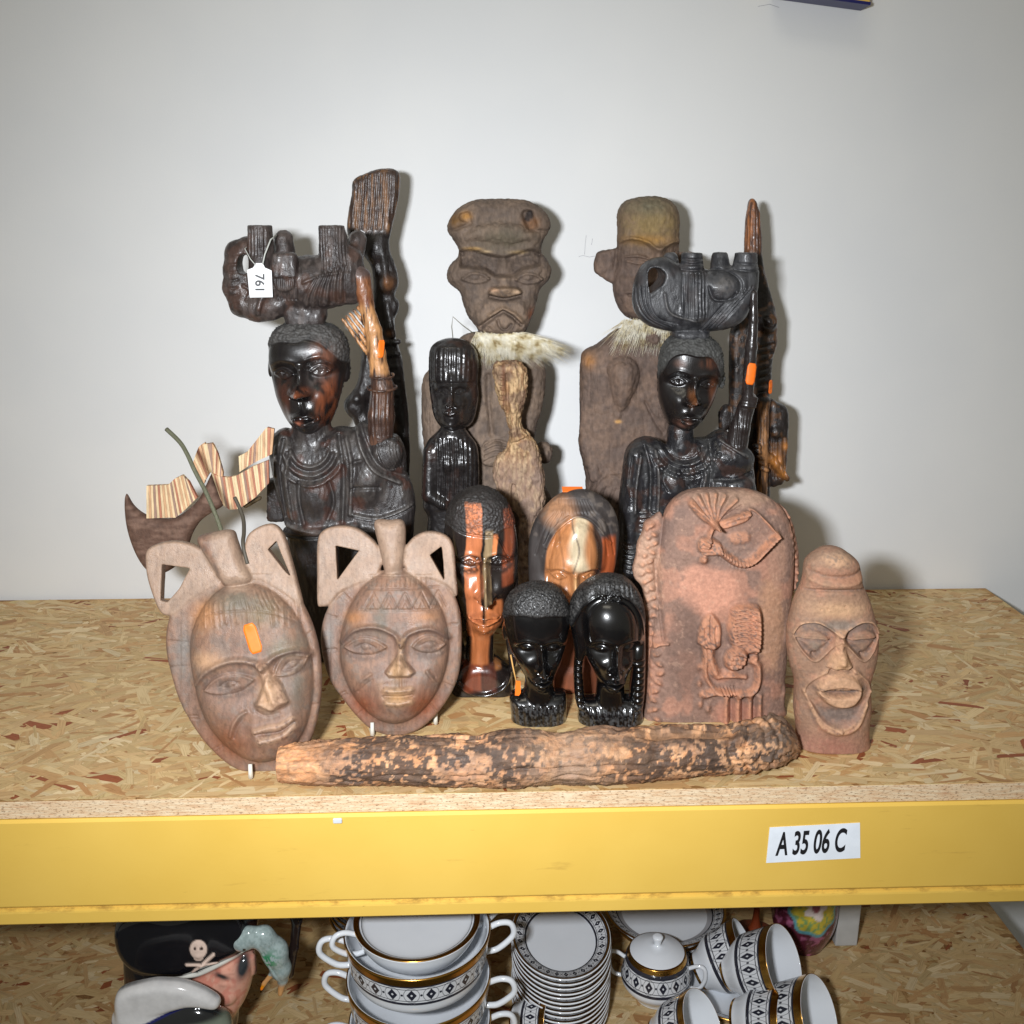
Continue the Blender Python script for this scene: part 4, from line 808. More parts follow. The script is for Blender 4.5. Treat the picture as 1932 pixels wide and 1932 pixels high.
def col7(V, N):
    n1 = fbm(V, (34, 34, 34), 15); n2 = fbm(V, (7, 7, 7), 18, 3); c = np.tile(lin(108, 90, 80), (len(V), 1)); c = mixc(c, ss(.45, .65, n1)*.6, lin(130, 106, 90)); c = mixc(c, ss(.5, .7, n2)*.35, lin(84, 72, 68))
    for (x, y, rx, ry, cl, a) in ((690, 330, 52, 36, lin(140, 118, 78), 1.25), (640, 480, 40, 9, lin(160, 122, 70), 1.1), (650, 170, 45, 20, lin(112, 104, 84), 1), (130, 1560, 12, 14, lin(158, 112, 70), 1)):
        p = H_(x, y); q = np.exp(-(((V[:, 0]-p[0])/rx)**2+((V[:, 1]-p[1])/ry)**2)); c = mixc(c, np.clip(q*a*(.4+n2), 0, 1), cl)
    p = I_(340, 790); q = np.exp(-(((V[:, 0]-p[0])/5)**2+((V[:, 1]-p[1])/3)**2)); c = mixc(c, np.clip(q*1.5, 0, 1), lin(215, 165, 105))
    return c*.9
fig7 = empty('standing_figure', 'tall dusty brown figure with flat cap and block ears, half hidden by an elephant', 'figure', tuple(P7.pt(1190, by7)), 'dusty brown standing figures')
s7 = sculpt(c, P7, R, col7, name='figure_body', mat=MATTE, parent=fig7, d3=hewn(17), ra=1.6, wear_shade=[(lin(150, 122, 102), 4, 12, .3), (lin(64, 54, 50), -3, -9, .5)])

# ---- fur collars (strands)
def fur(plane, strands, mat, parent, w0=1.1, name='fur_collar'):
    V = []; F = []
    for P, wd in strands:
        P = np.array(P); n = len(P); pts = plane.pt(P[:, 0], P[:, 1], P[:, 2]); T = np.gradient(pts, axis=0); T /= np.linalg.norm(T, axis=1)[:, None]+1e-9
        sd = np.cross(T, plane.n); sd /= np.linalg.norm(sd, axis=1)[:, None]+1e-9; bn = np.cross(T, sd); b = len(V); sc = plane.scale()
        for i in range(n):
            r = wd*sc*(1-.85*i/(n-1))
            for k in range(3): a = 2*math.pi*k/3; V.append(pts[i]+r*(sd[i]*math.cos(a)+bn[i]*math.sin(a)))
        for i in range(n-1):
            for k in range(3): F.append((b+i*3+k, b+i*3+(k+1) % 3, b+(i+1)*3+(k+1) % 3, b+(i+1)*3+k))
    o = link(name, pymesh(V, F, True), mat, parent); o['kind'] = 'stuff'; return o
nt = NT('goat_fur'); tc = nt.n('ShaderNodeTexCoord'); n1 = nt.n('ShaderNodeTexNoise', i_Scale=110.0, i_Detail=2.0); nt.l(tc.outputs['Object'], n1.inputs['Vector'])
nt.l(ramp(nt, n1.outputs[0], [(.3, lin(160, 136, 88)), (.42, lin(216, 202, 164)), (.6, lin(240, 234, 216))]), nt.b.inputs['Base Color']); nt.b.inputs['Roughness'].default_value = .5; FUR = nt.m
S = []
for i in range(2400):
    t = rng.random(); x0, y0 = F_(560+t*420, 1320+rng.normal()*10+8*math.sin(t*3)); d0 = 26+rng.random()*14
    u = rng.random()
    if u < .66: L_ = rng.uniform(.45, 1); dx, dy = (L_*(34+70*t**.6), L_*rng.uniform(28, 66)*(1.15-.35*t))
    else: dx, dy = (rng.normal()*9-(1-t)*8, rng.uniform(24, 62))
    bend = rng.uniform(-4, 10)
    S.append(([(x0+dx*s, y0+dy*s**(1.25)-bend*s*(1-s), d0+6*math.sin(s*2.6)+4*s) for s in np.linspace(0, 1, 7)], rng.uniform(.28, .6)))
fur(P4, S, FUR, fig4)
S = []
for i in range(380):
    t = rng.random(); x0, y0 = H_(410+t*420, 1195+rng.normal()*10); d0 = 34+rng.random()*10
    dx = rng.normal()*9-(1-t)*rng.uniform(4, 42); dy = rng.uniform(24, 66)
    S.append(([(x0+dx*s, y0+dy*s, d0+5*math.sin(s*2.6)) for s in np.linspace(0, 1, 6)], rng.uniform(.3, .55)))
fur(P7, S, FUR, fig7)
# thin wire loop sticking out of the centre figure's collar
wpts = [F_(545, 1310), F_(450, 1240), F_(362, 1162), F_(352, 1250), F_(368, 1400)]
link('wire', tube_mesh([P4.pt(*p, 34) for p in wpts], .0006, 6), plain('thin_wire', (.18, .17, .13), .5), fig4)

# ---- driftwood-like carving hanging in front of the centre figure
P6 = Plane(.335, x=960); by6 = base_py(.335, 960)
c = Carve(905, 1045, 672, by6, -34, 34, 1.7)
c.infl(mp(G_, [(845, 395), (900, 372), (1000, 365), (1090, 385), (1150, 480), (1150, 640), (1125, 760), (1092, 850), (1105, 950), (1150, 1020), (1215, 1080), (1265, 1200), (1300, 1400), (1315, 1560), (1300, 1720), (1240, 1850), (1230, 2700), (1060, 2700), (1085, 1850), (1040, 1740), (980, 1640), (890, 1560), (850, 1440), (850, 1330), (880, 1220), (960, 1180), (990, 1060), (985, 960), (950, 850), (900, 740), (865, 600)]), 22, 22, w=16, p=2, blur=3)
c.infl(mp(G_, [(1000, 1480), (1035, 1440), (1060, 1540), (1075, 1700), (1060, 1800), (1020, 1700)]), 60, 2, w=10, p=2, op='s', dc=14)
c.cuty(by6)
R = Relief(G_)
R.ln([(1030, 400), (1040, 600), (1020, 850), (1040, 1050)], 6, 7); R.ln([(965, 480), (970, 700), (975, 900)], 3, -8); R.ln([(985, 1090), (1060, 1060), (1150, 1020)], 3, 4); R.ln([(990, 1105), (1070, 1080), (1160, 1045)], 1.6, -4)
for y in range(470, 1000, 46): R.g(905+(y-470)*.06, y, 6, 4.5, 5); R.g(905+(y-470)*.06, y+23, 5, 1.8, -4)
def wavy(V, N):
    n = fbm(np.stack([V[:, 0], V[:, 1]*.3, V[:, 2]], 1), (3.2, 3.2, 3.2), 4, 3); return (n-.5)*7+(fbm(V, (12, 12, 12), 9, 2)-.5)*6
def col6(V, N):
    n = fbm(np.stack([V[:, 0], V[:, 1]*.28, V[:, 2]], 1), (5, 5, 5), 4, 3); n2 = fbm(V, (22, 22, 22), 24, 3)
    c = np.tile(lin(158, 122, 88), (len(V), 1)); c = mixc(c, ss(.4, .6, n), lin(196, 164, 124)); c = mixc(c, ss(.55, .7, n2)*.7, lin(112, 88, 76)); c = mixc(c, ss(.6, .68, fbm(V, (4, 4, 4), 2, 2))*.5, lin(92, 62, 44))
    y0 = G_(0, 1100)[1]; c = mixc(c, ss(0, 60, V[:, 1]-y0)*.6, lin(136, 116, 106)); x0 = G_(930, 0)[0]; c = mixc(c, ss(6, 0, abs(V[:, 0]-x0-1))*(V[:, 1] < y0)*.6, lin(112, 70, 48)); return c*.95
dr = empty('root_carving', 'pale knotted root carving with a chain of rings cut in it, before the scowling figure', 'wood carving', tuple(P6.pt(960, by6)))
s6 = sculpt(c, P6, R, col6, name='root', mat=MATTE, parent=dr, d3=wavy)

# ---- slim ebony figure
P5 = Plane(.345, x=850); by5 = base_py(.345, 850)
c = Carve(795, 912, 634, by5, -58, 50, 1.7)
c.infl(mp(G_, [(265, 290), (300, 220), (370, 178), (470, 162), (580, 180), (660, 235), (700, 300), (710, 420), (700, 560), (712, 680), (690, 820), (655, 930), (560, 990), (440, 1000), (370, 970), (310, 880), (285, 760), (262, 560)]), 30, 40, w=40, p=2, blur=4)
c.ell((*G_(480, 700), 18), (24, 58, 24), k=8)
c.infl(mp(G_, [(380, 960), (340, 1010), (240, 1110), (212, 1250), (205, 1450), (210, 1640), (212, 1730), (258, 1760), (245, 1932), (245, 2700), (715, 2700), (715, 1600), (712, 1250), (690, 1120), (630, 1050), (560, 960)]), 26, 40, w=30, p=2.2, blur=4)
c.cap((*G_(270, 1180), 14), (*G_(265, 1560), 20), 12, 13, k=5); c.cap((*G_(265, 1560), 20), (*G_(400, 1640), 28), 12, 9, k=5); c.ell((*G_(430, 1290), 22), (10, 15, 10), k=6); c.ell((*G_(560, 1290), 20), (10, 15, 10), k=6)
c.cuty(by5)
R = Relief(G_); face(R, (405, 625), (545, 625), (468, 735), 90, (455, 800), 110, (450, 950), 9.5)
R.ln([(290, 560), (470, 545), (680, 560)], 3, -3.5); R.ln([(470, 480), (468, 620), (468, 720)], 3, 3)
for x in range(340, 700, 40): R.ln([(x, 1060), (x+8, 1300), (x, 1660)], 2.2, -2)
for x in range(300, 680, 45): R.ln([(x, 250), (x-5, 520)], 2, -1.2)
def bk(seed, rust=.25, base=k_black, r2=k_rust):
    def f(V, N):
        n = fbm(np.stack([V[:, 0], V[:, 1]*.3, V[:, 2]], 1), (16, 16, 16), seed, 3); m = fbm(V, (6, 6, 6), seed+3, 3)
        c = np.tile(base, (len(V), 1)); c = mixc(c, ss(.55, .72, n)*rust, r2); return mixc(c, ss(.55, .75, m)*.25, k_char)
    return f
rx_ = (rng.random(3))
eb = empty('slim_bust', 'slim black ebony woman with long hair, standing left of the scowling figure', 'bust', tuple(P5.pt(850, by5)))
sculpt(c, P5, R, bk(71, .1), name='figure_body', mat=EBONY, parent=eb, d3=chip(1.2, 5, 3))

# ---- tall paddle-headed carving behind the left bust
P3_ = Plane(.40, x=730); by3 = base_py(.40, 730)
pad = mp(D_, [(1262, 190), (1350, 132), (1450, 95), (1530, 76), (1640, 84), (1692, 140), (1684, 300), (1650, 480), (1612, 640), (1590, 760), (1610, 860), (1655, 980), (1680, 1100), (1655, 1190), (1640, 1240), (1682, 1290), (1672, 1380), (1640, 1450), (1650, 1600), (1700, 1760), (1722, 1932), (1760, 2250), (1780, 2700), (1760, 3400), (1780, 4300), (1350, 4300), (1400, 3000), (1420, 1932), (1440, 1500), (1440, 1000), (1300, 800), (1215, 650), (1225, 450), (1255, 320)])
c = Carve(648, 785, 312, by3, -30, 42, 1.8)
c.infl(pad, 15, 18, w=13, p=2.2, blur=2)
c.ell((*D_(1590, 1110), 10), (16, 20, 18), k=5); c.ell((*D_(1480, 800), 8), (22, 28, 16), k=6)
c.tube([(*D_(1530, 700), 14, 5), (*D_(1560, 950), 20, 6), (*D_(1580, 1100), 24, 7)], k=4); c.tube([(*D_(1580, 1300), 12, 6), (*D_(1610, 1500), 16, 7), (*D_(1630, 1580), 14, 6)], k=4)
for y in (1650, 1760, 1870, 1990, 2120): c.cap((*D_(1560, y), 12), (*D_(1680, y-10), 10), 6, 5, k=3)
c.tube([(*D_(1450, 1500), 0, 14), (*E_(1300, 560), 2, 15), (*E_(1210, 720), 4, 19), (*E_(1290, 860), 4, 16), (*E_(1430, 960), 0, 18)], k=8); c.ell((*E_(1230, 660), 16), (11, 12, 12), k=4)
c.cuty(by3)
R = Relief(D_)
for i in range(11): x = 1275+i*40; R.ln([(x, 180-i*8), (x-14, 400), (x-32, 620)], 1.9, -2.4)
def col3(V, N):
    g = fbm(np.stack([V[:, 0], V[:, 1]*.06, V[:, 2]], 1), (3.4, 3.4, 3.4), 9, 3); y0 = D_(0, 640)[1]
    c = np.tile(lin(34, 29, 28), (len(V), 1)); t = mixc(np.tile(lin(58, 42, 35), (len(V), 1)), ss(.42, .66, g)*ss(.35, .6, fbm(V, (22, 22, 22), 4, 3)), lin(126, 90, 60)); c = c*(ss(-10, 10, V[:, 1]-y0))[:, None]+t*(1-ss(-10, 10, V[:, 1]-y0))[:, None]
    for (x, y, r) in ((1590, 1110, 12), (1600, 1560, 6), (1600, 2400, 12)):
        p = D_(x, y); q = np.exp(-(((V[:, 0]-p[0])/r)**2+((V[:, 1]-p[1])/r)**2)); c = mixc(c, q*.5, lin(150, 98, 56))
    return c
tp = empty('tall_carving', 'tall dark carving topped by a ribbed brown paddle, at the back left', 'wood carving', tuple(P3_.pt(730, by3)))
s3 = sculpt(c, P3_, R, col3, name='carving', mat=DARKW, parent=tp, ra=.7, d3=chip(2.6, 7, 5, .5))

# ---- tall spiked carving behind the right bust
P9 = Plane(.40, x=1430); by9 = base_py(.40, 1430)
spk = mp(H_, [(1590, 120), (1615, 92), (1650, 122), (1688, 240), (1700, 420), (1705, 620), (1735, 800), (1780, 950), (1822, 1090), (1845, 1240), (1835, 1450), (1800, 1560), (1790, 1700)])+mp(I_, [(1600, 420), (1575, 600), (1580, 800), (1580, 1390), (1580, 2700), (1230, 2700), (1240, 1300), (1250, 900), (1255, 600), (1255, 300), (1260, 120)])+mp(H_, [(1530, 900), (1548, 620), (1562, 300)])
c = Carve(1360, 1490, 366, by9, -34, 40, 1.8)
c.infl(spk, 15, 18, w=12, p=2.1, blur=2, smooth=False)
c.ell((*H_(1730, 1210), 10), (20, 24, 20), k=5); c.ell((*H_(1780, 1380), 4), (10, 22, 12), k=5)
c.infl(mp(I_, [(1560, 650), (1640, 660), (1715, 712), (1722, 900), (1712, 1100), (1690, 1290), (1640, 1325), (1570, 1320), (1555, 1000)]), 20, 24, w=14, p=2.6, blur=2)
c.infl(mp(I_, [(1180, 720), (1250, 680), (1280, 800), (1220, 900), (1172, 880)]), 12, 12, w=8, p=2, blur=1)
c.ell((*I_(1610, 890), 18), (10, 10, 8), k=4); c.cap((*I_(1560, 1090), 22), (*I_(1690, 1250), 22), 8, 6, k=4)
c.cap((*I_(1500, 640), 22), (*I_(1480, 1450), 26), 13, 11, k=4)
for i in range(5): c.ell((*I_(1440+i*14, 985+i*45), 34), (10, 5, 7), rot=20, k=2)
c.cuty(by9)
R = Relief(H_)
for i in range(4): R.ln([(1580+i*28, 200+i*10), (1575+i*30, 560)], 1.6, -1.8)
R.ln([(1700, 1180), (1760, 1170), (1800, 1210), (1770, 1260), (1700, 1250), (1690, 1200)], 2.2, -3); R.g(1735, 1212, 4, 4, 3)
RI = Relief(I_)
for y in range(200, 620, 60): RI.ln([(1480, y+20), (1590, y-10)], 2.4, -3)
for x in range(1450, 1560, 25): RI.ln([(x, 680), (x-6, 960)], 1.6, -2)
for x in (1590, 1630, 1670): RI.ln([(x, 930), (x, 1250)], 2, -3)
R.L += RI.L
def col9(V, N):
    g = fbm(np.stack([V[:, 0], V[:, 1]*.12, V[:, 2]], 1), (5, 5, 5), 39, 3); g2 = fbm(V, (11, 11, 11), 33, 3); c = np.tile(lin(36, 30, 29), (len(V), 1))
    y0 = H_(0, 560)[1]; top = ss(20, -10, V[:, 1]-y0); c = c*(1-top)[:, None]+mixc(np.tile(lin(84, 54, 38), (len(V), 1)), ss(.42, .6, g), lin(152, 96, 56))*top[:, None]
    c = mixc(c, ss(.5, .62, g2)*.55*(1-top), lin(104, 70, 42))
    p = I_(1500, 0)[0]; yy = I_(0, 640)[1]; st = ss(13, 9, abs(V[:, 0]-p+(V[:, 1]-yy)*.02))*ss(-4, 6, V[:, 1]-yy)*ss(.2, .6, N[:, 2]); c = mixc(c, st*ss(.3, .5, g), lin(158, 112, 72)); c = mixc(c, st*ss(.55, .65, g)*.8, lin(50, 34, 28))
    for (x, y, r) in ((1600, 1110, 14), (1660, 1200, 10), (1690, 1000, 8)):
        p = I_(x, y); q = np.exp(-(((V[:, 0]-p[0])/r)**2+((V[:, 1]-p[1])/r)**2)); c = mixc(c, np.clip(q*1.2, 0, 1), lin(170, 110, 52))
    return c
ts_ = empty('tall_carving', 'tall dark carving ending in a thin brown spike, at the back right', 'wood carving', tuple(P9.pt(1430, by9)))
s9 = sculpt(c, P9, R, col9, name='carving', mat=DARKW, parent=ts_, d3=chip(2.2, 6, 15, .6))
sticker(s9, I_(1572, 530), 8, 26, 3, ts_, ORANGE)

# ---- striped slatted bird / boat behind the tilted mask
P1 = Plane(.24, x=400)
arch = empty('slatted_carving', 'brown carved boat form edged with zigzag rows of striped straw slats, at the far left', 'wood carving', tuple(P1.pt(360, base_py(.24, 360))))
c = Carve(225, 430, 850, base_py(.24, 340), -30, 30, 2.0)
c.infl(mp(J_, [(-420, 1040), (-330, 1260), (-140, 1400), (130, 1430), (330, 1330), (480, 1180), (570, 1000), (655, 830), (700, 960), (740, 1130), (785, 1255), (640, 1350), (500, 1450), (400, 1600), (340, 1760), (200, 2000), (-60, 2100), (-260, 1900), (-400, 1500)]), 16, 16, w=16, p=2.2, blur=2)
c.cuty(base_py(.24, 340))
sculpt(c, P1, None, lambda V, N: mixc(np.tile(lin(94, 70, 58), (len(V), 1)), ss(.4, .7, fbm(V, (20, 6, 20), 2, 3))*.7, lin(124, 98, 84)), name='hull', mat=MATTE, parent=arch)
c = Carve(455, 500, 925, 960, -12, 12, 1.6); c.cap((*J_(1030, 1280), -4), (*J_(1200, 1190), -4), 5, 4); 
sculpt(c, P1, None, lambda V, N: np.tile(lin(80, 66, 44), (len(V), 1)), name='peg', mat=MATTE, parent=arch)
SL = [carved_mat('straw_slat_%s' % n, .6, attr=False, base=tuple(lin(*c_)), bump=.4, grain=(1, 1, .2)) for n, c_ in (('pale', (216, 190, 150)), ('tan', (198, 156, 118)), ('red', (170, 112, 86)), ('grey', (150, 120, 104)))]
def slat_row(top, bot, n, dep, thick, pat):
    T_ = np.array(mp(J_, top)); B2 = np.array(mp(J_, bot))
    def along(P, t):
        L = np.r_[0, np.cumsum(np.linalg.norm(np.diff(P, axis=0), axis=1))]; L /= L[-1]; return np.array([np.interp(t, L, P[:, 0]), np.interp(t, L, P[:, 1])])
    for i in range(n):
        a, b = (i+.04)/n, (i+.96)/n; q = [along(T_, a), along(T_, b), along(B2, b), along(B2, a)]; dd = dep(i/n)+rng.uniform(-.6, .6); V = []
        for z in (dd+thick, dd):
            for p in q: V.append(P1.pt(p[0], p[1], z))
        link('slat', pymesh(V, [(3, 2, 1, 0), (4, 5, 6, 7), (0, 1, 5, 4), (1, 2, 6, 5), (2, 3, 7, 6), (3, 0, 4, 7)]), SL[pat[i % len(pat)]], arch)
slat_row([(650, 850), (740, 890), (850, 905), (960, 880), (1160, 765), (1345, 690)], [(760, 1160), (800, 1240), (870, 1290), (990, 1275), (1180, 1140), (1350, 960)], 26, lambda t: 10+8*t, 9, [0, 2, 1, 0, 3, 2, 0, 1, 2, 0])
slat_row([(540, 520), (660, 500), (720, 620), (790, 850)], [(620, 860), (655, 850), (700, 1000), (760, 1160)], 9, lambda t: 4+6*t, 9, [0, 3, 1, 0, 2, 1])
slat_row([(400, 800), (450, 640), (490, 540), (560, 500)], [(545, 1000), (555, 990), (560, 960), (620, 860)], 7, lambda t: 2, 9, [1, 1, 0, 1, 2])
slat_row([(940, 690), (1040, 640), (1150, 500), (1280, 335), (1372, 360)], [(950, 880), (1070, 800), (1200, 730), (1290, 690), (1345, 660)], 14, lambda t: -14, 8, [0, 0, 1, 0, 2, 1, 3, 1])
slat_row([(-130, 1010), (130, 1000), (200, 930), (300, 880), (380, 960)], [(-130, 1400), (130, 1390), (220, 1390), (340, 1290), (480, 1150)], 22, lambda t: 8, 9, [0, 1, 0, 3, 0, 2, 0, 1])
# ================================================================== ELEPHANT BUSTS
def tex(V, sc, seed, ys=1, xs=1): return fbm(np.stack([V[:, 0]*xs, V[:, 1]*ys, V[:, 2]], 1), (sc, sc, sc), seed, 3)
# ---- left bust
PB = Plane(.30, x=600); byB = base_py(.30, 600)
ig = lambda f, r=1: f
bl = empty('elephant_bust', 'large dark bust at the left whose upturned elephant carries the white price tag', 'bust', tuple(PB.pt(620, byB)), 'busts carrying elephants')
# torso and arm
c = Carve(505, 785, 600, byB, -95, 70, 2.1)
c.infl(mp(E_, [(620, 905), (540, 950), (488, 1000), (478, 1090), (492, 1210), (515, 1330), (550, 1500), (600, 1660), (630, 1760), (640, 1932), (700, 2800), (1600, 2800), (1690, 1932), (1705, 1750), (1698, 1500), (1655, 1340), (1630, 1250), (1650, 1190), (1610, 1060), (1545, 965), (1440, 985), (1380, 920), (1320, 858), (1245, 865), (1180, 955), (1100, 905), (980, 945), (830, 1030), (700, 1000)]), 40, 80, w=56, p=2.3, blur=5)
c.ell((*E_(1330, 1330), 28), (33, 46, 28), k=10); c.ell((*E_(900, 1450), 34), (26, 34, 16), k=12); c.ell((*E_(1480, 1120), 30), (30, 34, 22), rot=30, k=8); c.ell((*E_(1600, 1560), 10), (26, 60, 26), k=8)
c.cap((*E_(830, 1060), -8), (*E_(830, 900), -8), 34, 36, k=10)
c.infl(mp(E_, [(395, 1385), (560, 1360), (600, 1740), (450, 1740)]), 14, 14, w=8, p=3, dc=-20, blur=1, smooth=False)
c.ell((*E_(1150, 1750), 30), (60, 10, 26), k=6); c.infl(mp(E_, [(620, 1760), (1250, 1740), (1240, 1830), (660, 1830)]), 52, 40, w=12, p=2.2)
c.cuty(byB)
R = Relief(E_)
for i, (r_, a) in enumerate(((190, 3), (230, -2.4), (265, 2.6), (305, -2.4), (345, 2.4))):
    R.ln([(850+r_*math.cos(t)*.9, 1020+r_*math.sin(t)*1.0) for t in np.linspace(.35, 2.8, 8)], 2.2, a)
for (pts, a) in (([(620, 1000), (590, 1250), (640, 1650)], -5), ([(690, 1080), (650, 1300), (700, 1650)], 4), ([(760, 1340), (760, 1500), (800, 1690)], -5), ([(1080, 960), (1130, 1250), (1120, 1680)], -5), ([(1150, 980), (1200, 1200), (1190, 1600)], 5), ([(1010, 1340), (1050, 1500), (1000, 1650)], -4), ([(560, 1050), (540, 1300)], 4), ([(1230, 900), (1300, 1100), (1420, 1250), (1600, 1350)], 5), ([(1260, 880), (1350, 1080), (1450, 1210), (1630, 1310)], -4), ([(1200, 1180), (1280, 1160)], -3), ([(1200, 1390), (1330, 1370), (1430, 1380)], -3.5)):
    R.ln(pts, 3, a)
R.ln([(1220, 1610), (1400, 1640), (1560, 1600), (1700, 1540)], 3.2, 5); R.ln([(1220, 1630), (1400, 1662), (1560, 1622), (1700, 1562)], 2, -4)
R.ln([(620, 1700), (900, 1750), (1240, 1700)], 5, 6); R.ln([(630, 1790), (900, 1800), (1240, 1780)], 3, -5)
for i in range(7): R.ln([(1420+i*26, 1000+abs(i-3)*10), (1440+i*24, 1100), (1500+i*20, 1230)], 1.8, -3)
def colB(V, N):
    n = tex(V, 14, 3, .35); n2 = fbm(V, (26, 26, 26), 7, 3); c = np.tile(lin(52, 47, 46), (len(V), 1)); c = mixc(c, ss(.5, .66, n)*.5, lin(82, 76, 72)); c = mixc(c, ss(.55, .68, n2)*.5, lin(86, 50, 38))
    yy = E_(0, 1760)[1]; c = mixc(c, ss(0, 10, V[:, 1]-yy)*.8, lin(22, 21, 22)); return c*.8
sB = sculpt(c, PB, R, colB, name='draped_torso', mat=DARKW, parent=bl, ra=1.6, wear_shade=[(lin(104, 100, 97), 1.2, 3.5, .55), (lin(84, 82, 80), -1.5, -4, .35)], d3=lambda V, N: (tex(V, 4, 6, .3)-.5)*2.6)
# head
c = Carve(490, 665, 595, 845, -80, 60, 1.6)
c.infl(mp(E_, [(690, 22), (590, 40), (510, 100), (478, 200), (470, 330), (488, 470), (525, 620), (570, 750), (640, 880), (740, 970), (840, 1010), (930, 960), (1010, 860), (1065, 700), (1110, 520), (1145, 330), (1135, 200), (1080, 100), (980, 40), (840, 15)]), 50, 66, w=66, p=2.05, blur=6)
c.ell((*E_(1125, 430), -6), (7, 24, 12), k=4); c.ell((*E_(470, 420), -12), (5, 18, 10), k=3); c.ell((*E_(830, 700), 34), (34, 50, 18), k=12)
R = Relief(E_); face(R, (620, 440), (935, 410), (775, 590), 190, (815, 800), 210, (820, 940), 20)
hl = [(470, 330), (500, 200), (600, 165), (740, 165), (820, 140), (950, 180), (1050, 270), (1150, 340)]
R.ln(hl, 2.4, -3)
hairB = spl(mp(E_, [(440, 360), (480, 230), (590, 168), (740, 168), (830, 145), (950, 182), (1050, 275), (1130, 350), (1250, 380), (1200, -40), (400, -40)]), 4)
def stip(poly, amp, sc, seed):
    def f(V, N):
        k = ss(3, -3, polysd(V[:, 0], V[:, 1], poly)); k = np.maximum(k, ss(-.1, -.4, N[:, 2])); return k*(1.5+(vn(V, (sc, sc, sc), seed)-.5)*amp+(vn(V, (sc*.6,)*3, seed+1)-.5)*amp*.6)
    return f
def colhead(poly, spots, hc=lin(84, 82, 80), base=lin(26, 23, 23), seed=3, tone=.8):
    def f(V, N):
        n = tex(V, 10, seed, .25); c = np.tile(base, (len(V), 1))
        for (x, y, rx, ry, cl, a) in spots:
            q = np.exp(-((((V[:, 0]-x)/rx)**2+((V[:, 1]-y)/ry)**2))**1.5); c = mixc(c, np.clip(q*a*ss(.25, .55, n), 0, 1), cl)
        if poly is not None: k = ss(2, -2, polysd(V[:, 0], V[:, 1], poly)); c = mixc(c, k*(.35+.65*vn(V, (3.4,)*3, 5)), hc)
        return c*tone
    return f
sBh = sculpt(c, PB, R, colhead(hairB, [(*E_(960, 260), 22, 22, lin(112, 72, 56), 1), (*E_(990, 640), 20, 50, lin(122, 68, 44), 1.1), (*E_(790, 570), 14, 8, lin(134, 74, 46), 1), (*E_(780, 840), 10, 6, lin(150, 90, 70), 1), (*E_(620, 690), 18, 50, lin(70, 40, 30), .9), (*E_(900, 450), 20, 24, lin(74, 68, 66), .8)], tone=1.0), name='head', mat=EBONY, parent=bl, dull=hairB, ra=1.25, ds=8, d3=stip(hairB, 4, 3.6, 4))
# elephant on the head, feet up
c = Carve(418, 730, 415, 625, -60, 60, 2.0)
c.ell((*D_(900, 1110), 0), (88, 52, 46), rot=2, k=8); c.ell((*D_(1180, 1060), 0), (40, 50, 40), k=10); c.ell((*D_(500, 1130), 4), (36, 44, 36), k=10)
c.cap((*D_(440, 610), 16), (*D_(450, 1050), 12), 23, 27, k=6); c.cap((*D_(1075, 605), 10), (*D_(1130, 1000), 10), 24, 34, k=9)
c.cap((*D_(610, 720), -26), (*D_(640, 1050), -20), 18, 24, k=6); c.cap((*D_(1290, 720), -26), (*D_(1200, 1050), -16), 17, 28, k=9); c.cap((*D_(1230, 900), 4), (*D_(1260, 1180), 4), 26, 26, k=8)
c.tube([(*D_(600, 1300), 4, 26), (*D_(420, 1330), 6, 27), (*D_(280, 1290), 4, 26), (*D_(205, 1150), 2, 23), (*D_(178, 980), 0, 17), (*D_(210, 830), 0, 20), (*D_(300, 770), 0, 15), (*D_(350, 790), 0, 12)], k=8)
c.infl(mp(D_, [(345, 712), (235, 730), (160, 830), (112, 960), (118, 1120), (140, 1250), (230, 1350), (330, 1440), (420, 1460), (620, 1420), (640, 1150), (480, 900)]), 26, 26, w=26, p=2.3, dc=2)
c.infl(mp(D_, [(262, 870), (320, 850), (345, 900), (345, 1000), (300, 1030), (255, 1010), (242, 930)]), 70, 70, w=5, p=6, op='s', blur=0, k=2)
c.infl(mp(D_, [(570, 860), (640, 835), (780, 840), (800, 950), (800, 1060), (760, 1160), (640, 1180), (580, 1080)]), 14, 10, w=9, p=2.6, dc=36, blur=1)
c.tube([(*D_(480, 1230), 34, 6), (*D_(450, 1330), 36, 5), (*D_(445, 1380), 34, 3.5)], k=3)
c.infl(mp(D_, [(660, 1280), (1000, 1280), (980, 1520), (690, 1520)]), 20, 34, w=16, p=2.2, blur=2)
c.f = np.maximum(c.f, (D_(0, 592)[1]-c.ax[1])[None, :, None].astype(np.float32))
R = Relief(D_)
for i in range(9): x = 1000+i*26; R.ln([(x, 620), (x+10, 820), (x+20+i*3, 1000)], 1.7, -2)
for i in range(13): t = i/12; R.ln([(830+t*380, 1330-t*60), (880+t*330, 1200-t*120), (960+t*270, 1060-t*120)], 1.9, 2 if i % 2 else -2.2)
for i in range(6): x = 610+i*34; R.ln([(x, 1060), (x+6, 1160), (x+2, 1250)], 2, -2.6)
for i in range(7): y = 860+i*70; R.ln([(120, y), (200, y+15), (250, y+5)], 1.8, -1.6)
for i in range(5): x = 370+i*32; R.ln([(x, 620), (x+4, 860)], 1.6, -1.4)
R.ln([(850, 1100), (1000, 1040), (1180, 1010)], 2, 2); R.ln([(300, 1130), (360, 1180), (330, 1260)], 2, -3)
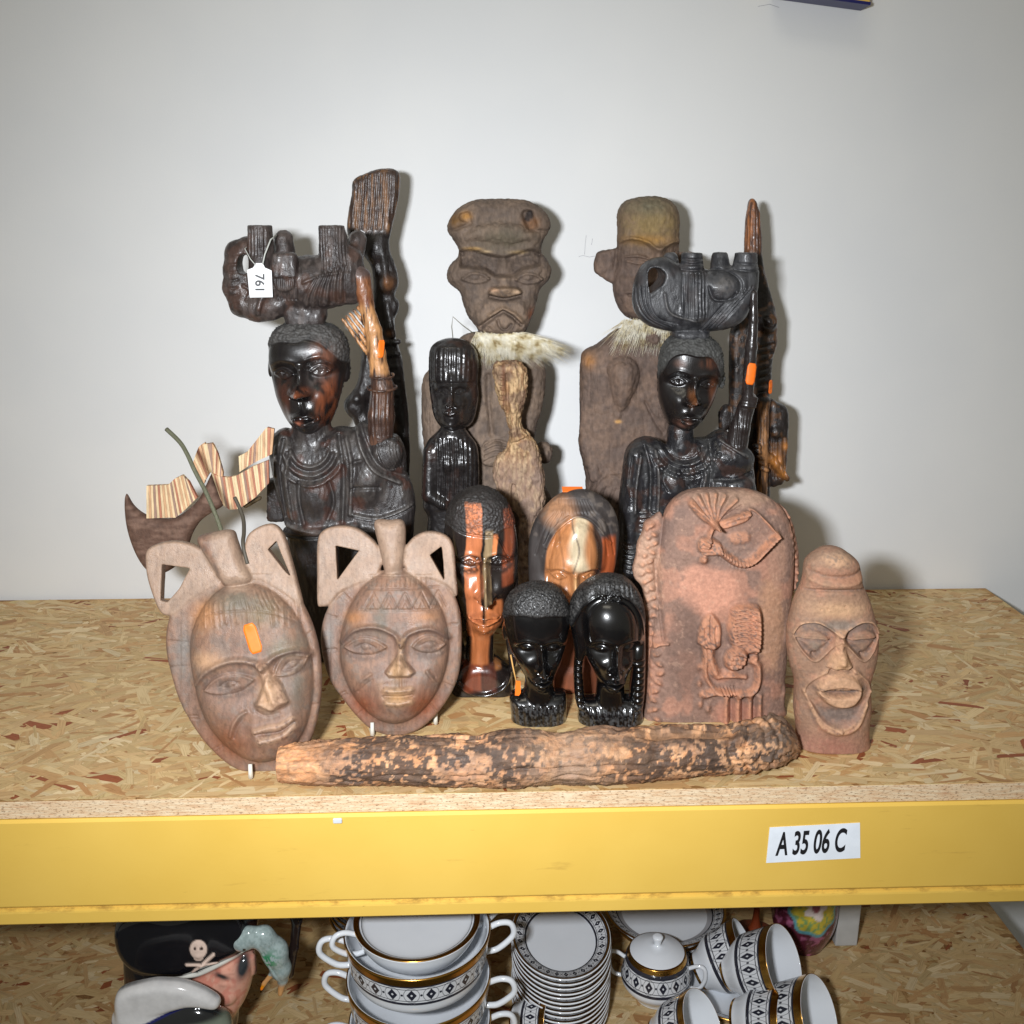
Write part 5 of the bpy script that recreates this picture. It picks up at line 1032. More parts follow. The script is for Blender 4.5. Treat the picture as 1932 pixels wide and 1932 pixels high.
def colE(base, alt, rust, seed):
    def f(V, N):
        n = tex(V, 11, seed, .4); c = np.tile(base, (len(V), 1)); c = mixc(c, ss(.42, .6, n)*.7, alt); return mixc(c, ss(.55, .7, fbm(V, (24, 24, 24), seed+2, 3))*.55, rust)
    return f
sculpt(c, PB, R, colE(lin(52, 44, 42), lin(86, 76, 72), lin(84, 60, 50), 5), name='elephant', mat=DARKW, parent=bl, ra=1.7, wear_shade=[(lin(104, 100, 97), 1.2, 3.5, .55), (lin(84, 82, 80), -1.5, -4, .35)], d3=lambda V, N: (tex(V, 6, 16, .5)-.5)*3.0)
# raised arm with bindings, fanned sticks
c = Carve(630, 770, 500, 845, -40, 60, 1.7)
c.tube([(*E_(1430, 1000), 18, 23), (*E_(1440, 800), 20, 25), (*E_(1450, 560), 20, 21), (*E_(1425, 420), 20, 17)], k=4)
c.tube([(*E_(1425, 430), 20, 17), (*E_(1400, 280), 20, 17), (*E_(1375, 80), 20, 15), (*D_(1400, 1330), 18, 14), (*D_(1370, 1180), 16, 16), (*D_(1340, 1060), 12, 20)], k=4)
c.tube([(*D_(1290, 1020), 12, 18), (*D_(1230, 960), 10, 15)], k=6)
for i in range(5):
    a = D_(1180+i*35, 1440-i*28); b = D_(1400+i*8, 1740-i*70); c.cap((*a, 10+i*3), (*b, 14), 3.0, 4.4, k=2)
for (y, r) in ((460, 19.5), (560, 24)): 
    e = E_(1445, y); n = 14
    c.tube([(e[0]+r*1.12*math.cos(t), e[1]+3*math.sin(t), 20+r*1.12*math.sin(t), 2.4) for t in np.linspace(-.6, math.pi+.6, n)], k=1)
R = Relief(E_)
for i in range(6): x = 1350+i*36; R.ln([(x, 600), (x-4, 760), (x+2, 950)], 2, -2)
def colA(V, N):
    n = tex(V, 5, 8, .15); c = np.tile(lin(64, 44, 36), (len(V), 1)); c = mixc(c, ss(.5, .65, n)*.7, lin(104, 72, 54)); y0 = E_(0, 450)[1]; k = ss(4, -8, V[:, 1]-y0); c = mixc(c, k*ss(.25, .5, n), lin(196, 142, 92))
    y1 = D_(0, 1330)[1]; c = mixc(c, ss(6, -14, V[:, 1]-y1)*.8, lin(118, 66, 44)); y2 = D_(0, 1080)[1]; return mixc(c, ss(4, -12, V[:, 1]-y2)*.8, lin(74, 68, 68))*.9
sArm = sculpt(c, PB, R, colA, name='raised_arm', mat=DARKW, parent=bl, d3=lambda V, N: (tex(V, 5, 26, .3)-.5)*2.4)
sticker(sArm, D_(1535, 1690), 11, 32, 4, bl, ORANGE)
# price tag on its string, tied round the elephant's foot
pt_ = empty('price_tag', 'small white string tag numbered 761 hanging from the left elephant\'s foot', 'price tag', tuple(PB.pt(*D_(470, 940), 48)))
tagp = mp(D_, [(440, 925), (500, 925), (520, 965), (578, 990), (588, 1225), (385, 1228), (362, 985), (415, 965)])
dT = 49; V = [PB.pt(x, y, dT) for x, y in tagp]+[PB.pt(x, y, dT-.7) for x, y in tagp]; n = len(tagp)
link('card', pymesh(V, [tuple(range(n))[::-1], tuple(range(n, 2*n))]+[(i, (i+1) % n, n+(i+1) % n, n+i) for i in range(n)]), plain('tag_card', (.85, .86, .87), .5), pt_)
tmesh = text_mesh('761', .02, .00008, .00035)
tl = PB.pt(*D_(515, 1020), dT+.25); dn = PB.pt(*D_(515, 1165), dT+.25)-tl; wd_ = np.linalg.norm(dn); dn /= wd_; lf = PB.pt(*D_(430, 1020), dT+.25)-tl; hh = np.linalg.norm(lf); lf /= hh
# digits read downwards: baseline on the left
o0 = PB.pt(*D_(432, 1020), dT+.25); put_text(tmesh, o0, dn, -lf, np.array([0, -1, 0]), wd_, hh); link('number', tmesh, INK, pt_)
STR = plain('string', (.55, .56, .52), .8)
link('string', tube_mesh([PB.pt(*p) for p in ((*D_(440, 945), dT+.6), (*D_(390, 890), 47), (*D_(330, 800), 38), (*D_(335, 770), 10))], .00055, 6), STR, pt_)
link('string', tube_mesh([PB.pt(*p) for p in ((*D_(500, 935), dT+.6), (*D_(515, 850), 46), (*D_(560, 720), 40), (*D_(578, 680), 8))], .0008, 6), STR, pt_)

# ---- right bust
PR = Plane(.305, x=1300); byR = base_py(.305, 1300)
br = empty('elephant_bust', 'smaller black bust at the right carrying an upturned elephant, behind the red clay vessel', 'bust', tuple(PR.pt(1290, byR)), 'busts carrying elephants')
c = Carve(1160, 1440, 800, byR, -85, 60, 2.1)
c.infl(mp(I_, [(600, 940), (510, 975), (440, 1030), (410, 1150), (395, 1300), (375, 1450), (370, 1700), (380, 2000), (395, 2800), (1400, 2800), (1440, 1500), (1455, 1300), (1440, 1150), (1400, 1060), (1310, 1010), (1260, 900), (1200, 870), (1130, 920), (1070, 970), (980, 940), (900, 1040), (800, 1060), (720, 980)]), 36, 70, w=48, p=2.3, blur=5)
c.cap((*I_(500, 1080), 18), (*I_(450, 1500), 26), 17, 15, k=7); c.cap((*I_(450, 1500), 26), (*I_(440, 1980), 22), 15, 14, k=6)
c.ell((*I_(1290, 1330), 30), (34, 30, 24), k=8); c.ell((*I_(790, 1290), 24), (22, 32, 20), k=10); c.ell((*I_(1250, 1100), 22), (42, 30, 22), k=8)
c.cap((*I_(860, 1010), 0), (*I_(860, 900), 0), 25, 24, k=6)
c.cuty(byR)
R = Relief(I_)
for i in range(5):
    r_ = 150+i*34; R.ln([(870+r_*math.cos(t)*1.0, 960+r_*math.sin(t)*.95) for t in np.linspace(.3, 2.8, 8)], 2, 2.6 if i % 2 else -2.6)
for i in range(16): t = .35+i*.15; R.ln([(870+230*math.cos(t), 960+218*math.sin(t)), (870+290*math.cos(t), 960+275*math.sin(t))], 1.4, -2.2)
for (pts, a) in (([(560, 1000), (600, 1200), (590, 1500)], -6), ([(640, 1020), (660, 1250), (650, 1500)], 4), ([(520, 1050), (480, 1300), (470, 1500)], 4), ([(460, 1080), (430, 1300)], -4), ([(1080, 960), (1080, 1150), (1060, 1350)], -5), ([(980, 1000), (1030, 1200), (1000, 1350)], 3), ([(1100, 1250), (1250, 1240), (1400, 1200)], -4), ([(1150, 940), (1250, 1000), (1350, 1060)], 4), ([(730, 1150), (700, 1250), (740, 1330)], -3), ([(850, 1190), (880, 1300)], -3), ([(900, 1300), (900, 1390)], -3)):
    R.ln(pts, 2.8, a)
for y in range(1500, 1700, 36): R.ln([(520, y+10), (600, y), (680, y+14)], 2, 3)
for y in range(1760, 2000, 40): R.ln([(380, y), (440, y+14), (500, y)], 2.2, -3)
def colR(V, N):
    n = tex(V, 12, 43, .35); c = np.tile(lin(42, 41, 44), (len(V), 1)); c = mixc(c, ss(.5, .66, n)*.5, lin(84, 84, 84)); return mixc(c, ss(.58, .7, fbm(V, (20,)*3, 47, 3))*.4, lin(84, 56, 44))*.75
RBM = carved_mat('polished_black_wood', .33, coat=.3, spec=.5, bump=.35, bscale=200, var=.35, fine=900)
sculpt(c, PR, R, colR, name='draped_torso', mat=RBM, parent=br, ra=1.6, wear_shade=[(lin(104, 100, 97), 1.2, 3.5, .55), (lin(84, 82, 80), -1.5, -4, .35)], d3=lambda V, N: (tex(V, 3.6, 46, .35)-.5)*2.4)
c = Carve(1235, 1370, 625, 825, -66, 50, 1.5)
c.infl(mp(I_, [(850, 115), (770, 160), (720, 240), (700, 360), (690, 480), (692, 600), (718, 720), (760, 830), (820, 900), (890, 925), (960, 890), (1040, 820), (1100, 720), (1150, 600), (1195, 470), (1205, 340), (1180, 220), (1110, 145), (1000, 105)]), 42, 54, w=54, p=2.05, blur=5)
c.ell((*I_(1205, 480), -8), (6, 18, 10), k=3); c.ell((*I_(900, 720), 26), (26, 34, 14), k=9)
R = Relief(I_); face(R, (822, 478), (1062, 505), (920, 628), 130, (900, 770), 170, (885, 870), 15)
hR = spl(mp(I_, [(660, 520), (705, 400), (760, 290), (850, 245), (960, 268), (1060, 275), (1120, 340), (1165, 450), (1180, 560), (1260, 560), (1260, 60), (660, 60)]), 4)
R.ln([(705, 420), (760, 292), (850, 248), (960, 268), (1060, 275), (1120, 340), (1160, 440)], 2, 3)
sculpt(c, PR, R, colhead(hR, [(*I_(1060, 330), 16, 10, lin(96, 60, 44), 1), (*I_(830, 330), 10, 8, lin(90, 60, 46), .8), (*I_(920, 600), 7, 16, lin(112, 70, 42), 1), (*I_(1110, 600), 9, 34, lin(96, 56, 36), 1), (*I_(860, 800), 14, 8, lin(104, 72, 60), 1)], hc=lin(84, 84, 82), seed=13, tone=1), name='head', mat=EBONY, parent=br, dull=hR, ra=1.25, ds=8, d3=stip(hR, 3.6, 3.2, 14))
c = Carve(1190, 1440, 470, 645, -55, 50, 1.9)
c.infl(mp(H_, [(850, 640), (740, 640), (640, 690), (575, 790), (545, 900), (535, 1040), (560, 1140), (640, 1235), (760, 1285), (950, 1310), (1200, 1310), (1400, 1285), (1540, 1200), (1620, 1020), (1660, 820), (1655, 720), (1450, 720), (1280, 760), (1180, 740), (950, 700)]), 38, 44, w=36, p=2.1, blur=3)
c.infl(mp(H_, [(660, 760), (740, 730), (800, 780), (790, 850), (720, 930), (665, 960)]), 70, 70, w=5, p=4, op='s', blur=1)
c.cap((*H_(1060, 605), 12), (*H_(1060, 900), 16), 19.5, 24, k=5); c.cap((*H_(1350, 645), -18), (*H_(1350, 900), -8), 16, 24, k=6); c.cap((*H_(1555, 625), 6), (*H_(1540, 900), 4), 21, 26, k=6); c.cap((*H_(900, 660), -22), (*H_(900, 850), -16), 15, 20, k=5)
c.cap((*H_(1070, 850), 24), (*H_(1050, 1120), 28), 20, 26, k=5); c.cap((*H_(660, 985), 34), (*H_(790, 885), 34), 4, 3, k=2)
c.infl(mp(H_, [(900, 1290), (1220, 1290), (1180, 1400), (940, 1400)]), 28, 34, w=18, p=2.2)
c.f = np.maximum(c.f, (H_(0, 596)[1]-c.ax[1])[None, :, None].astype(np.float32))
R = Relief(H_)
for y in (650, 690, 745): R.ln([(950, y), (1050, y+8), (1160, y)], 2, -3)
for y in (690, 750): R.ln([(1440, y), (1550, y+10), (1660, y)], 2, -3)
R.ln([(1190, 770), (1330, 750), (1450, 820), (1470, 920), (1400, 1000), (1240, 1010), (1185, 900)], 2.4, -3.5); R.g(1320, 880, 22, 20, 4)
for i in range(9): t = i/8; R.ln([(1120+t*160, 1290-t*40), (1260+t*170, 1120-t*50), (1420+t*160, 960-t*60)], 1.8, 2.2 if i % 2 else -2.4)
for i in range(7): t = i/6; R.ln([(560+t*90, 900), (570+t*90, 1050), (650+t*90, 1180), (820+t*90, 1270-t*40)], 1.8, 2 if i % 2 else -2.2)
for i in range(7): x = 960+i*34; R.ln([(x, 780), (x-10, 960), (x-10, 1160)], 1.7, -1.9)
R.ln([(790, 960), (820, 1100), (900, 1160), (1060, 1200)], 2.6, 3)
sculpt(c, PR, R, colE(lin(46, 46, 49), lin(78, 78, 80), lin(62, 56, 56), 25), name='elephant', mat=DARKW, parent=br, ra=1.8, wear_shade=[(lin(104, 100, 97), 1.2, 3.5, .55), (lin(84, 82, 80), -1.5, -4, .35)], d3=lambda V, N: (tex(V, 6, 36, .5)-.5)*1.8)
# raised arm holding a staff
c = Carve(1345, 1440, 540, 860, -30, 60, 1.7)
c.tube([(*I_(1290, 990), 16, 22), (*I_(1320, 850), 20, 18), (*I_(1360, 700), 22, 15), (*I_(1385, 620), 24, 14)], k=4)
c.tube([(*H_(1592, 960), 28, 7.5), (*H_(1590, 1200), 30, 8), (*I_(1395, 200), 30, 11), (*I_(1380, 420), 30, 11), (*I_(1365, 600), 30, 10)], k=3)
for i in range(4): c.ell((*I_(1385-i*5, 600+i*22), 32), (15, 4.5, 9), rot=8, k=2)
R = Relief(I_)
for i in range(4): R.ln([(1290+i*26, 700+i*4), (1275+i*26, 850), (1265+i*24, 980)], 2, -2.4)
sSt = sculpt(c, PR, R, bk(93, .35, lin(40, 33, 32), lin(84, 58, 48)), name='raised_arm', mat=EBONY, parent=br, d3=chip(1.6, 5, 35, .4))
sticker(sSt, I_(1382, 408), 17, 40, 8, br, ORANGE)
# ================================================================== FRONT HEADS
def fr(f, pts): return mp(f, pts)
# ---- striped two-tone head (dark with orange sapwood)
PS = Plane(.182, x=905); byS = base_py(.182, 905)
c = Carve(820, 985, 912, byS, -75, 60, 1.7)
hs = mp(B_, [(-60, 500), (-45, 380), (-10, 280), (60, 212), (150, 186), (240, 205), (315, 270), (360, 370), (385, 500), (395, 640), (388, 780), (350, 900), (330, 980), (300, 1060), (240, 1120), (180, 1140), (110, 1110), (60, 1050), (10, 900), (-40, 760), (-60, 620)])
c.infl(hs, 46, 60, w=60, p=2.1, blur=5)
c.infl(mp(B_, [(-60, 700), (-70, 1000), (-66, 1250), (-50, 1400), (0, 1440), (70, 1300), (40, 1100), (10, 800)]), 10, 40, w=20, dc=-10, p=2.4); c.infl(mp(B_, [(330, 800), (300, 1050), (330, 1250), (350, 1400), (390, 1300), (395, 1000), (392, 750)]), 10, 40, w=16, dc=-10, p=2.4)
c.cap((*B_(165, 1000), 0), (*B_(165, 1330), -4), 26, 25, k=10)
c.infl(mp(B_, [(20, 1370), (60, 1320), (110, 1290), (230, 1290), (290, 1320), (345, 1370), (360, 1420), (350, 1800), (0, 1800), (-10, 1430)]), 34, 46, w=26, p=2.3, dc=-6, blur=3)
c.cuty(byS)
R = Relief(B_); face(R, (100, 655), (275, 655), (195, 850), 120, (190, 985), 180, (185, 1090), 17)
R.ln([(-30, 400), (60, 440), (180, 462), (260, 470), (300, 540), (330, 620)], 2.2, -3.5); R.ln([(20, 1400), (100, 1455), (200, 1470), (300, 1430), (350, 1370)], 3, 5)
R.ln([(195, 720), (195, 840)], 3, 3)
hairS = spl(mp(B_, [(-90, 410), (-20, 420), (60, 448), (180, 468), (260, 472), (300, 420), (420, 400), (420, 120), (-90, 120)]), 4)
def colS(V, N):
    x = (V[:, 0]-855.3)/.3125; y = (V[:, 1]-855.3)/.3125
    wob = 8*np.sin(y/90)+10*(fbm(V, (14,)*3, 3, 2)-.5); c = np.tile(lin(34, 28, 26), (len(V), 1)); n = tex(V, 5, 3, .1)
    def band(x0, x1, col, y0=-1e3, y1=1e4, s=4): return (ss(x0-s, x0+s, x+wob)*ss(x1+s, x1-s, x+wob)*ss(y0-12, y0+12, y)*ss(y1+12, y1-12, y)), col
    for m, col in (band(72, 168, lin(178, 106, 68), 250, 1130), band(172, 186, lin(28, 24, 22), 250, 1400, 2), band(186, 232, lin(140, 118, 88), 420, 1000, 4), band(232, 262, lin(190, 116, 72), 450, 620), band(300, 372, lin(120, 62, 40), 300, 800, 10),
                   band(110, 220, lin(166, 98, 58), 1000, 1330, 12), band(255, 300, lin(150, 98, 58), 1080, 1330, 8), band(186, 290, lin(176, 104, 62), 880, 1120, 12), band(60, 170, lin(112, 56, 36), 1300, 1450, 14), band(180, 260, lin(78, 42, 32), 1300, 1450, 14)):
        c = mixc(c, m*(N[:, 2] > -.1), col)
    c = c*(0.75+.5*n)[:, None]; k = ss(3, -3, polysd(V[:, 0], V[:, 1], hairS)); c = mixc(c, k*ss(.42, .5, vn(V, (3.0,)*3, 5))*.55, lin(44, 42, 40))
    return c
hd = empty('wooden_head', 'long dark wooden head split by orange stripes, right of the masks', 'carved head', tuple(PS.pt(905, byS)))
STRM = carved_mat('polished_two_tone_wood', .24, coat=.5, bump=.1, bscale=200, grain=(1, 1, .15), var=.25, fine=900)
sculpt(c, PS, R, colS, name='head', mat=STRM, parent=hd, ra=1.8, ds=38, squash=(B_(0, 655)[1], .89), dull=hairS, wear_shade=[(lin(30, 24, 22), -1.5, -4, .8)], d3=stip(hairS, 3.6, 2.8, 24))
# ---- hooded / long-haired pale head
PH = Plane(.192, x=1085); byH = base_py(.192, 1085)
c = Carve(995, 1175, 920, byH, -75, 60, 1.8)
c.infl(mp(B_, [(462, 640), (470, 520), (500, 420), (560, 330), (640, 250), (730, 218), (830, 216), (920, 255), (985, 330), (1012, 430), (1014, 560), (995, 720), (960, 860), (965, 1100), (980, 1400), (980, 1900), (500, 1900), (520, 1500), (510, 1200), (470, 900)]), 26, 62, w=44, p=2.2, blur=5)
c.infl(mp(B_, [(556, 720), (570, 560), (620, 450), (690, 370), (760, 352), (840, 400), (895, 500), (902, 620), (880, 760), (845, 900), (800, 1020), (740, 1080), (670, 1040), (610, 960), (570, 850)]), 52, 30, w=44, p=2.1, blur=4)
c.cap((*B_(720, 1050), 10), (*B_(720, 1300), 4), 24, 24, k=8); c.infl(mp(B_, [(560, 1330), (640, 1280), (800, 1280), (900, 1340), (930, 1900), (530, 1900)]), 34, 30, w=26, p=2.3)
c.cuty(byH)
R = Relief(B_); face(R, (635, 735), (825, 740), (730, 860), 110, (725, 980), 130, (725, 1070), 15)
R.g(735, 660, 34, 16, 4)
R.ln([(560, 560), (620, 450), (700, 372), (760, 348), (830, 372), (890, 440), (960, 540)], 2.4, 3.5); R.ln([(550, 540), (610, 430), (700, 350)], 1.8, -3)
for i in range(12):
    t = i/11; R.ln([(640+180*t, 250+20*abs(t-.5)), (620+240*t, 330)]+([(560+380*t, 420), (500+480*t, 620)] if t < .2 or t > .85 else []), 1.8, -2)
def colH(V, N):
    x = (V[:, 0]-855.3)/.3125; y = (V[:, 1]-855.3)/.3125; n = tex(V, 6, 13, .12); n2 = fbm(V, (16,)*3, 14, 3)
    c = np.tile(lin(58, 52, 50), (len(V), 1)); c = mixc(c, ss(150, 40, np.hypot((x-640), (y-330)*1.0))*.9, lin(160, 116, 84)); c = mixc(c, ss(.5, .66, n2)*.4*(y < 500), lin(120, 108, 98))
    fp = spl(mp(B_, [(556, 720), (570, 560), (620, 450), (690, 370), (760, 352), (840, 400), (895, 500), (902, 620), (880, 760), (845, 900), (800, 1020), (740, 1080), (670, 1040), (610, 960), (570, 850)])); k = ss(2, -2, polysd(V[:, 0], V[:, 1], fp))*(N[:, 2] > 0)
    f = np.tile(lin(172, 114, 72), (len(V), 1)); f = mixc(f, ss(70, 20, abs(x-760+20*np.sin(y/70)))*ss(720, 660, y), lin(190, 172, 142)); f = mixc(f, ss(8, 3, abs(x-735+18*np.sin(y/50)))*.7*(y < 700), lin(96, 84, 72)); f = mixc(f, ss(10, 3, abs(x-650+10*np.sin(y/60)))*.5, lin(120, 78, 48)); f = mixc(f, ss(830, 870, x-16*np.sin(y/80))*.95, lin(30, 27, 28)); f = mixc(f, ss(24, 8, abs(x-735))*ss(700, 740, y), lin(206, 156, 106))
    c = c*(1-k)[:, None]+f*k[:, None]; c = mixc(c, ss(885, 905, x)*ss(470, 520, y)*(1-k)*ss(1000, 980, x)*(y < 950), lin(150, 72, 34)); c = mixc(c, ss(20, 6, abs(x-560))*0, lin(0, 0, 0))
    kk = ss(1040, 1100, y); c = mixc(c, kk, lin(120, 66, 40)); return c*(0.78+.44*n)[:, None]
surfk = lambda V: 60*(1-ss(2, -2, polysd(V[:, 0], V[:, 1], spl(mp(B_, [(556, 720), (570, 560), (620, 450), (690, 370), (760, 352), (840, 400), (895, 500), (902, 620), (880, 760), (845, 900), (800, 1020), (740, 1080), (670, 1040), (610, 960), (570, 850)])))))*0+60*ss(2, -2, polysd(V[:, 0], V[:, 1], spl(mp(B_, [(556, 720), (570, 560), (620, 450), (690, 370), (760, 352), (840, 400), (895, 500), (902, 620), (880, 760), (845, 900), (800, 1020), (740, 1080), (670, 1040), (610, 960), (570, 850)]))))
hh_ = empty('wooden_head', 'wooden head with dark hair over a pale streaked forehead, behind two black busts', 'carved head', tuple(PH.pt(1085, byH)))
sH = sculpt(c, PH, R, colH, name='head', mat=STRM, parent=hh_, ra=1.5, ds=38, squash=(B_(0, 735)[1], .91), dull=lambda V, N: ss(34, 20, surfk(V)))
# orange sticker lying on the crown
q = [B_(672, 268), B_(800, 268), B_(800, 252), B_(672, 252)]
V = [PH.pt(a, b, d) for (a, b), d in zip(q, (-44, -44, -62, -62))]; V = V+[v-np.array([0, 0, .0006]) for v in V]
link('price_sticker', pymesh(V, [(0, 1, 2, 3), (7, 6, 5, 4), (0, 4, 5, 1), (1, 5, 6, 2), (2, 6, 7, 3), (3, 7, 4, 0)]), ORANGE, hh_)

# ---- two small ebony busts
JET = carved_mat('jet_black_ebony', .25, coat=.7, bump=.05, bscale=160, var=.2, rvar=.06, fine=700)
PE = Plane(.120, x=1015); byE = base_py(.120, 1015)
c = Carve(945, 1082, 1092, byE+4, -64, 50, 1.4)
c.infl(mp(B_, [(306, 1000), (318, 910), (360, 835), (430, 790), (520, 772), (610, 792), (670, 850), (702, 930), (710, 1030), (700, 1130), (672, 1240), (630, 1350), (580, 1420), (535, 1448), (480, 1425), (420, 1350), (360, 1240), (322, 1120)]), 40, 54, w=56, p=2.05, blur=5)
c.cap((*B_(530, 1380), -6), (*B_(520, 1540), -6), 27, 30, k=7); c.infl(mp(B_, [(345, 1510), (400, 1485), (660, 1480), (690, 1500), (690, 1620), (670, 1900), (385, 1900), (352, 1620)]), 34, 42, w=38, p=2.0, dc=-6, blur=2)
c.ell((*B_(318, 1110), -10), (6, 20, 12), k=3)
c.cuty(byE)
R = Relief(B_); face(R, (445, 1165), (610, 1170), (545, 1290), 90, (545, 1370), 120, (545, 1440), 13.5, lids=False)

for i in range(14): R.ln([(370+i*23, 1540), (380+i*22, 1640)], 2, 1.6 if i % 2 else -1.6)
hE = spl(mp(B_, [(290, 1010), (330, 960), (400, 935), (450, 935), (500, 945), (560, 935), (640, 945), (690, 965), (730, 1010), (730, 740), (290, 740)]), 4)
def colEb(poly, by_):
    def f(V, N):
        c = np.tile(lin(10, 9, 10), (len(V), 1)); k = ss(2, -2, polysd(V[:, 0], V[:, 1], poly)); c = mixc(c, .8*k*ss(.3, .7, vn(V, (2.0,)*3, 6))*.7, lin(74, 72, 70)); k2 = ss(0, 8, V[:, 1]-by_); return mixc(c, k2*ss(.4, .7, fbm(V, (3.4,)*3, 8, 3))*.6, lin(84, 84, 84))
    return f
e1 = empty('ebony_bust', 'small glossy black bust with short cropped hair, left of the long-haired one', 'bust', tuple(PE.pt(1015, byE)), 'small ebony busts')
sE1 = sculpt(c, PE, R, colEb(hE, B_(0, 1510)[1]), name='bust', mat=JET, parent=e1, ra=1.5, ds=26, squash=(B_(0, 1165)[1], .9), dull=lambda V, N: .85*ss(3, -1, polysd(V[:, 0], V[:, 1], hE)), d3=stip(hE, 2.6, 2.4, 44))
link('earring', tube_mesh([PE.pt(*B_(348, 1240), -18), PE.pt(*B_(362, 1310), -14), PE.pt(*B_(382, 1390), -4)], .0008, 6), plain('straw_cord', lin(206, 158, 90), .7), e1)
V = [PE.pt(*B_(a, b), -3) for a, b in ((378, 1378), (405, 1380), (408, 1450), (396, 1468), (372, 1466))]; V = V+[v+np.array([0, .0008, 0]) for v in V]; n = 5
link('price_sticker', pymesh(V, [tuple(range(n))[::-1], tuple(range(n, 2*n))]+[(i, (i+1) % n, n+(i+1) % n, n+i) for i in range(n)]), ORANGE, e1)
PE2 = Plane(.115, x=1150); byE2 = base_py(.115, 1150)
c = Carve(1072, 1228, 1080, byE2+4, -64, 54, 1.5)
c.infl(mp(B_, [(712, 1010), (722, 910), (770, 820), (860, 752), (960, 728), (1060, 755), (1130, 840), (1162, 950), (1172, 1100), (1172, 1350), (1162, 1540), (1130, 1640), (1080, 1500), (1090, 1300), (1000, 1200), (850, 1200), (790, 1300), (800, 1500), (790, 1620), (748, 1540), (735, 1380), (742, 1250), (722, 1120)]), 22, 40, w=24, p=2.2, blur=3)
c.infl(mp(B_, [(778, 1090), (785, 960), (850, 860), (960, 830), (1060, 870), (1120, 970), (1130, 1100), (1115, 1220), (1080, 1330), (1030, 1410), (975, 1450), (910, 1420), (850, 1340), (800, 1230)]), 52, 50, w=56, p=2.05, blur=5)
c.cap((*B_(960, 1380), -4), (*B_(960, 1540), -4), 26, 28, k=7); c.infl(mp(B_, [(770, 1560), (840, 1520), (1080, 1515), (1150, 1550), (1140, 1900), (800, 1900)]), 34, 40, w=40, p=2.0, dc=-6, blur=2)
c.cuty(byE2)
R = Relief(B_); face(R, (890, 1160), (1065, 1165), (970, 1280), 90, (975, 1370), 130, (975, 1440), 14.5, lids=False)
R.ln([(720, 1050), (790, 900), (870, 830), (960, 815), (1060, 850), (1130, 960), (1160, 1100)], 2, 2.5)
for i in range(9): R.ln([(870+i*28, 745+abs(i-4)*8), (860+i*30, 830)], 1.5, -1.8)
R.ln([(860, 790), (930, 850), (990, 790), (1050, 850)], 1.8, 3, False); R.ln([(900, 850), (960, 780), (1010, 850)], 1.8, 2.5, False)
for i in range(9): y = 1270+i*38; R.ln([(735, y), (790, y+14)], 2, -2.4); R.ln([(1100, y+10), (1175, y)], 2, -2.4)
for i in range(8): R.ln([(830+i*40, 1560), (850+i*34, 1640)], 1.8, -1.5)
hE2 = spl(mp(B_, [(690, 1100), (745, 960), (800, 870), (860, 820), (960, 812), (1060, 845), (1140, 950), (1200, 1100), (1200, 700), (690, 700)]), 4)
e2 = empty('ebony_bust', 'small glossy black bust with a high forehead and braids down to its shoulders', 'bust', tuple(PE2.pt(1150, byE2)), 'small ebony busts')
sculpt(c, PE2, R, colEb(hE2, B_(0, 1530)[1]), name='bust', mat=JET, parent=e2, ra=1.5, ds=28, squash=(B_(0, 1165)[1], .91), dull=lambda V, N: .85*ss(3, -1, polysd(V[:, 0], V[:, 1], hE2)), d3=stip(hE2, 1.6, 2.4, 54))

# ---- terracotta vessel with raised figures
PC = Plane(.145, lean=4, x=1350); byC = base_py(.128, 1350)
c = Carve(1190, 1520, 915, byC, -95, 62, 1.7)
c.infl(mp(C_, [(300, 420), (330, 330), (400, 255), (500, 218), (650, 212), (800, 216), (910, 245), (1000, 310), (1055, 400), (1080, 520), (1085, 700), (1070, 900), (1050, 1100), (1040, 1300), (1020, 1450), (1010, 1800), (190, 1800), (192, 1500), (215, 1200), (250, 900), (270, 650)]), 38, 84, w=80, p=2.3, blur=6)
c.infl(mp(C_, [(300, 370), (250, 390), (190, 425), (182, 480), (150, 550), (140, 640), (122, 690), (130, 760), (180, 820), (195, 960), (208, 1050), (205, 1250), (195, 1500), (195, 1640), (300, 1640), (310, 1200), (300, 900)]), 12, 30, w=14, p=2.2, dc=-8)
c.infl(mp(C_, [(990, 310), (1040, 330), (1090, 410), (1118, 520), (1135, 640), (1128, 760), (1100, 850), (1060, 960), (1020, 900), (1010, 500)]), 8, 34, w=12, p=2.2, dc=-16); c.infl(mp(C_, [(1000, 980), (1060, 980), (1062, 1050), (1000, 1200), (960, 1260), (930, 1260)]), 14, 20, w=12, p=2.2, dc=10); c.infl(mp(C_, [(1000, 1370), (1030, 1390), (1010, 1560), (950, 1600), (920, 1520)]), 16, 20, w=10, p=2.2, dc=6)
c.cuty(byC)
R = Relief(C_)
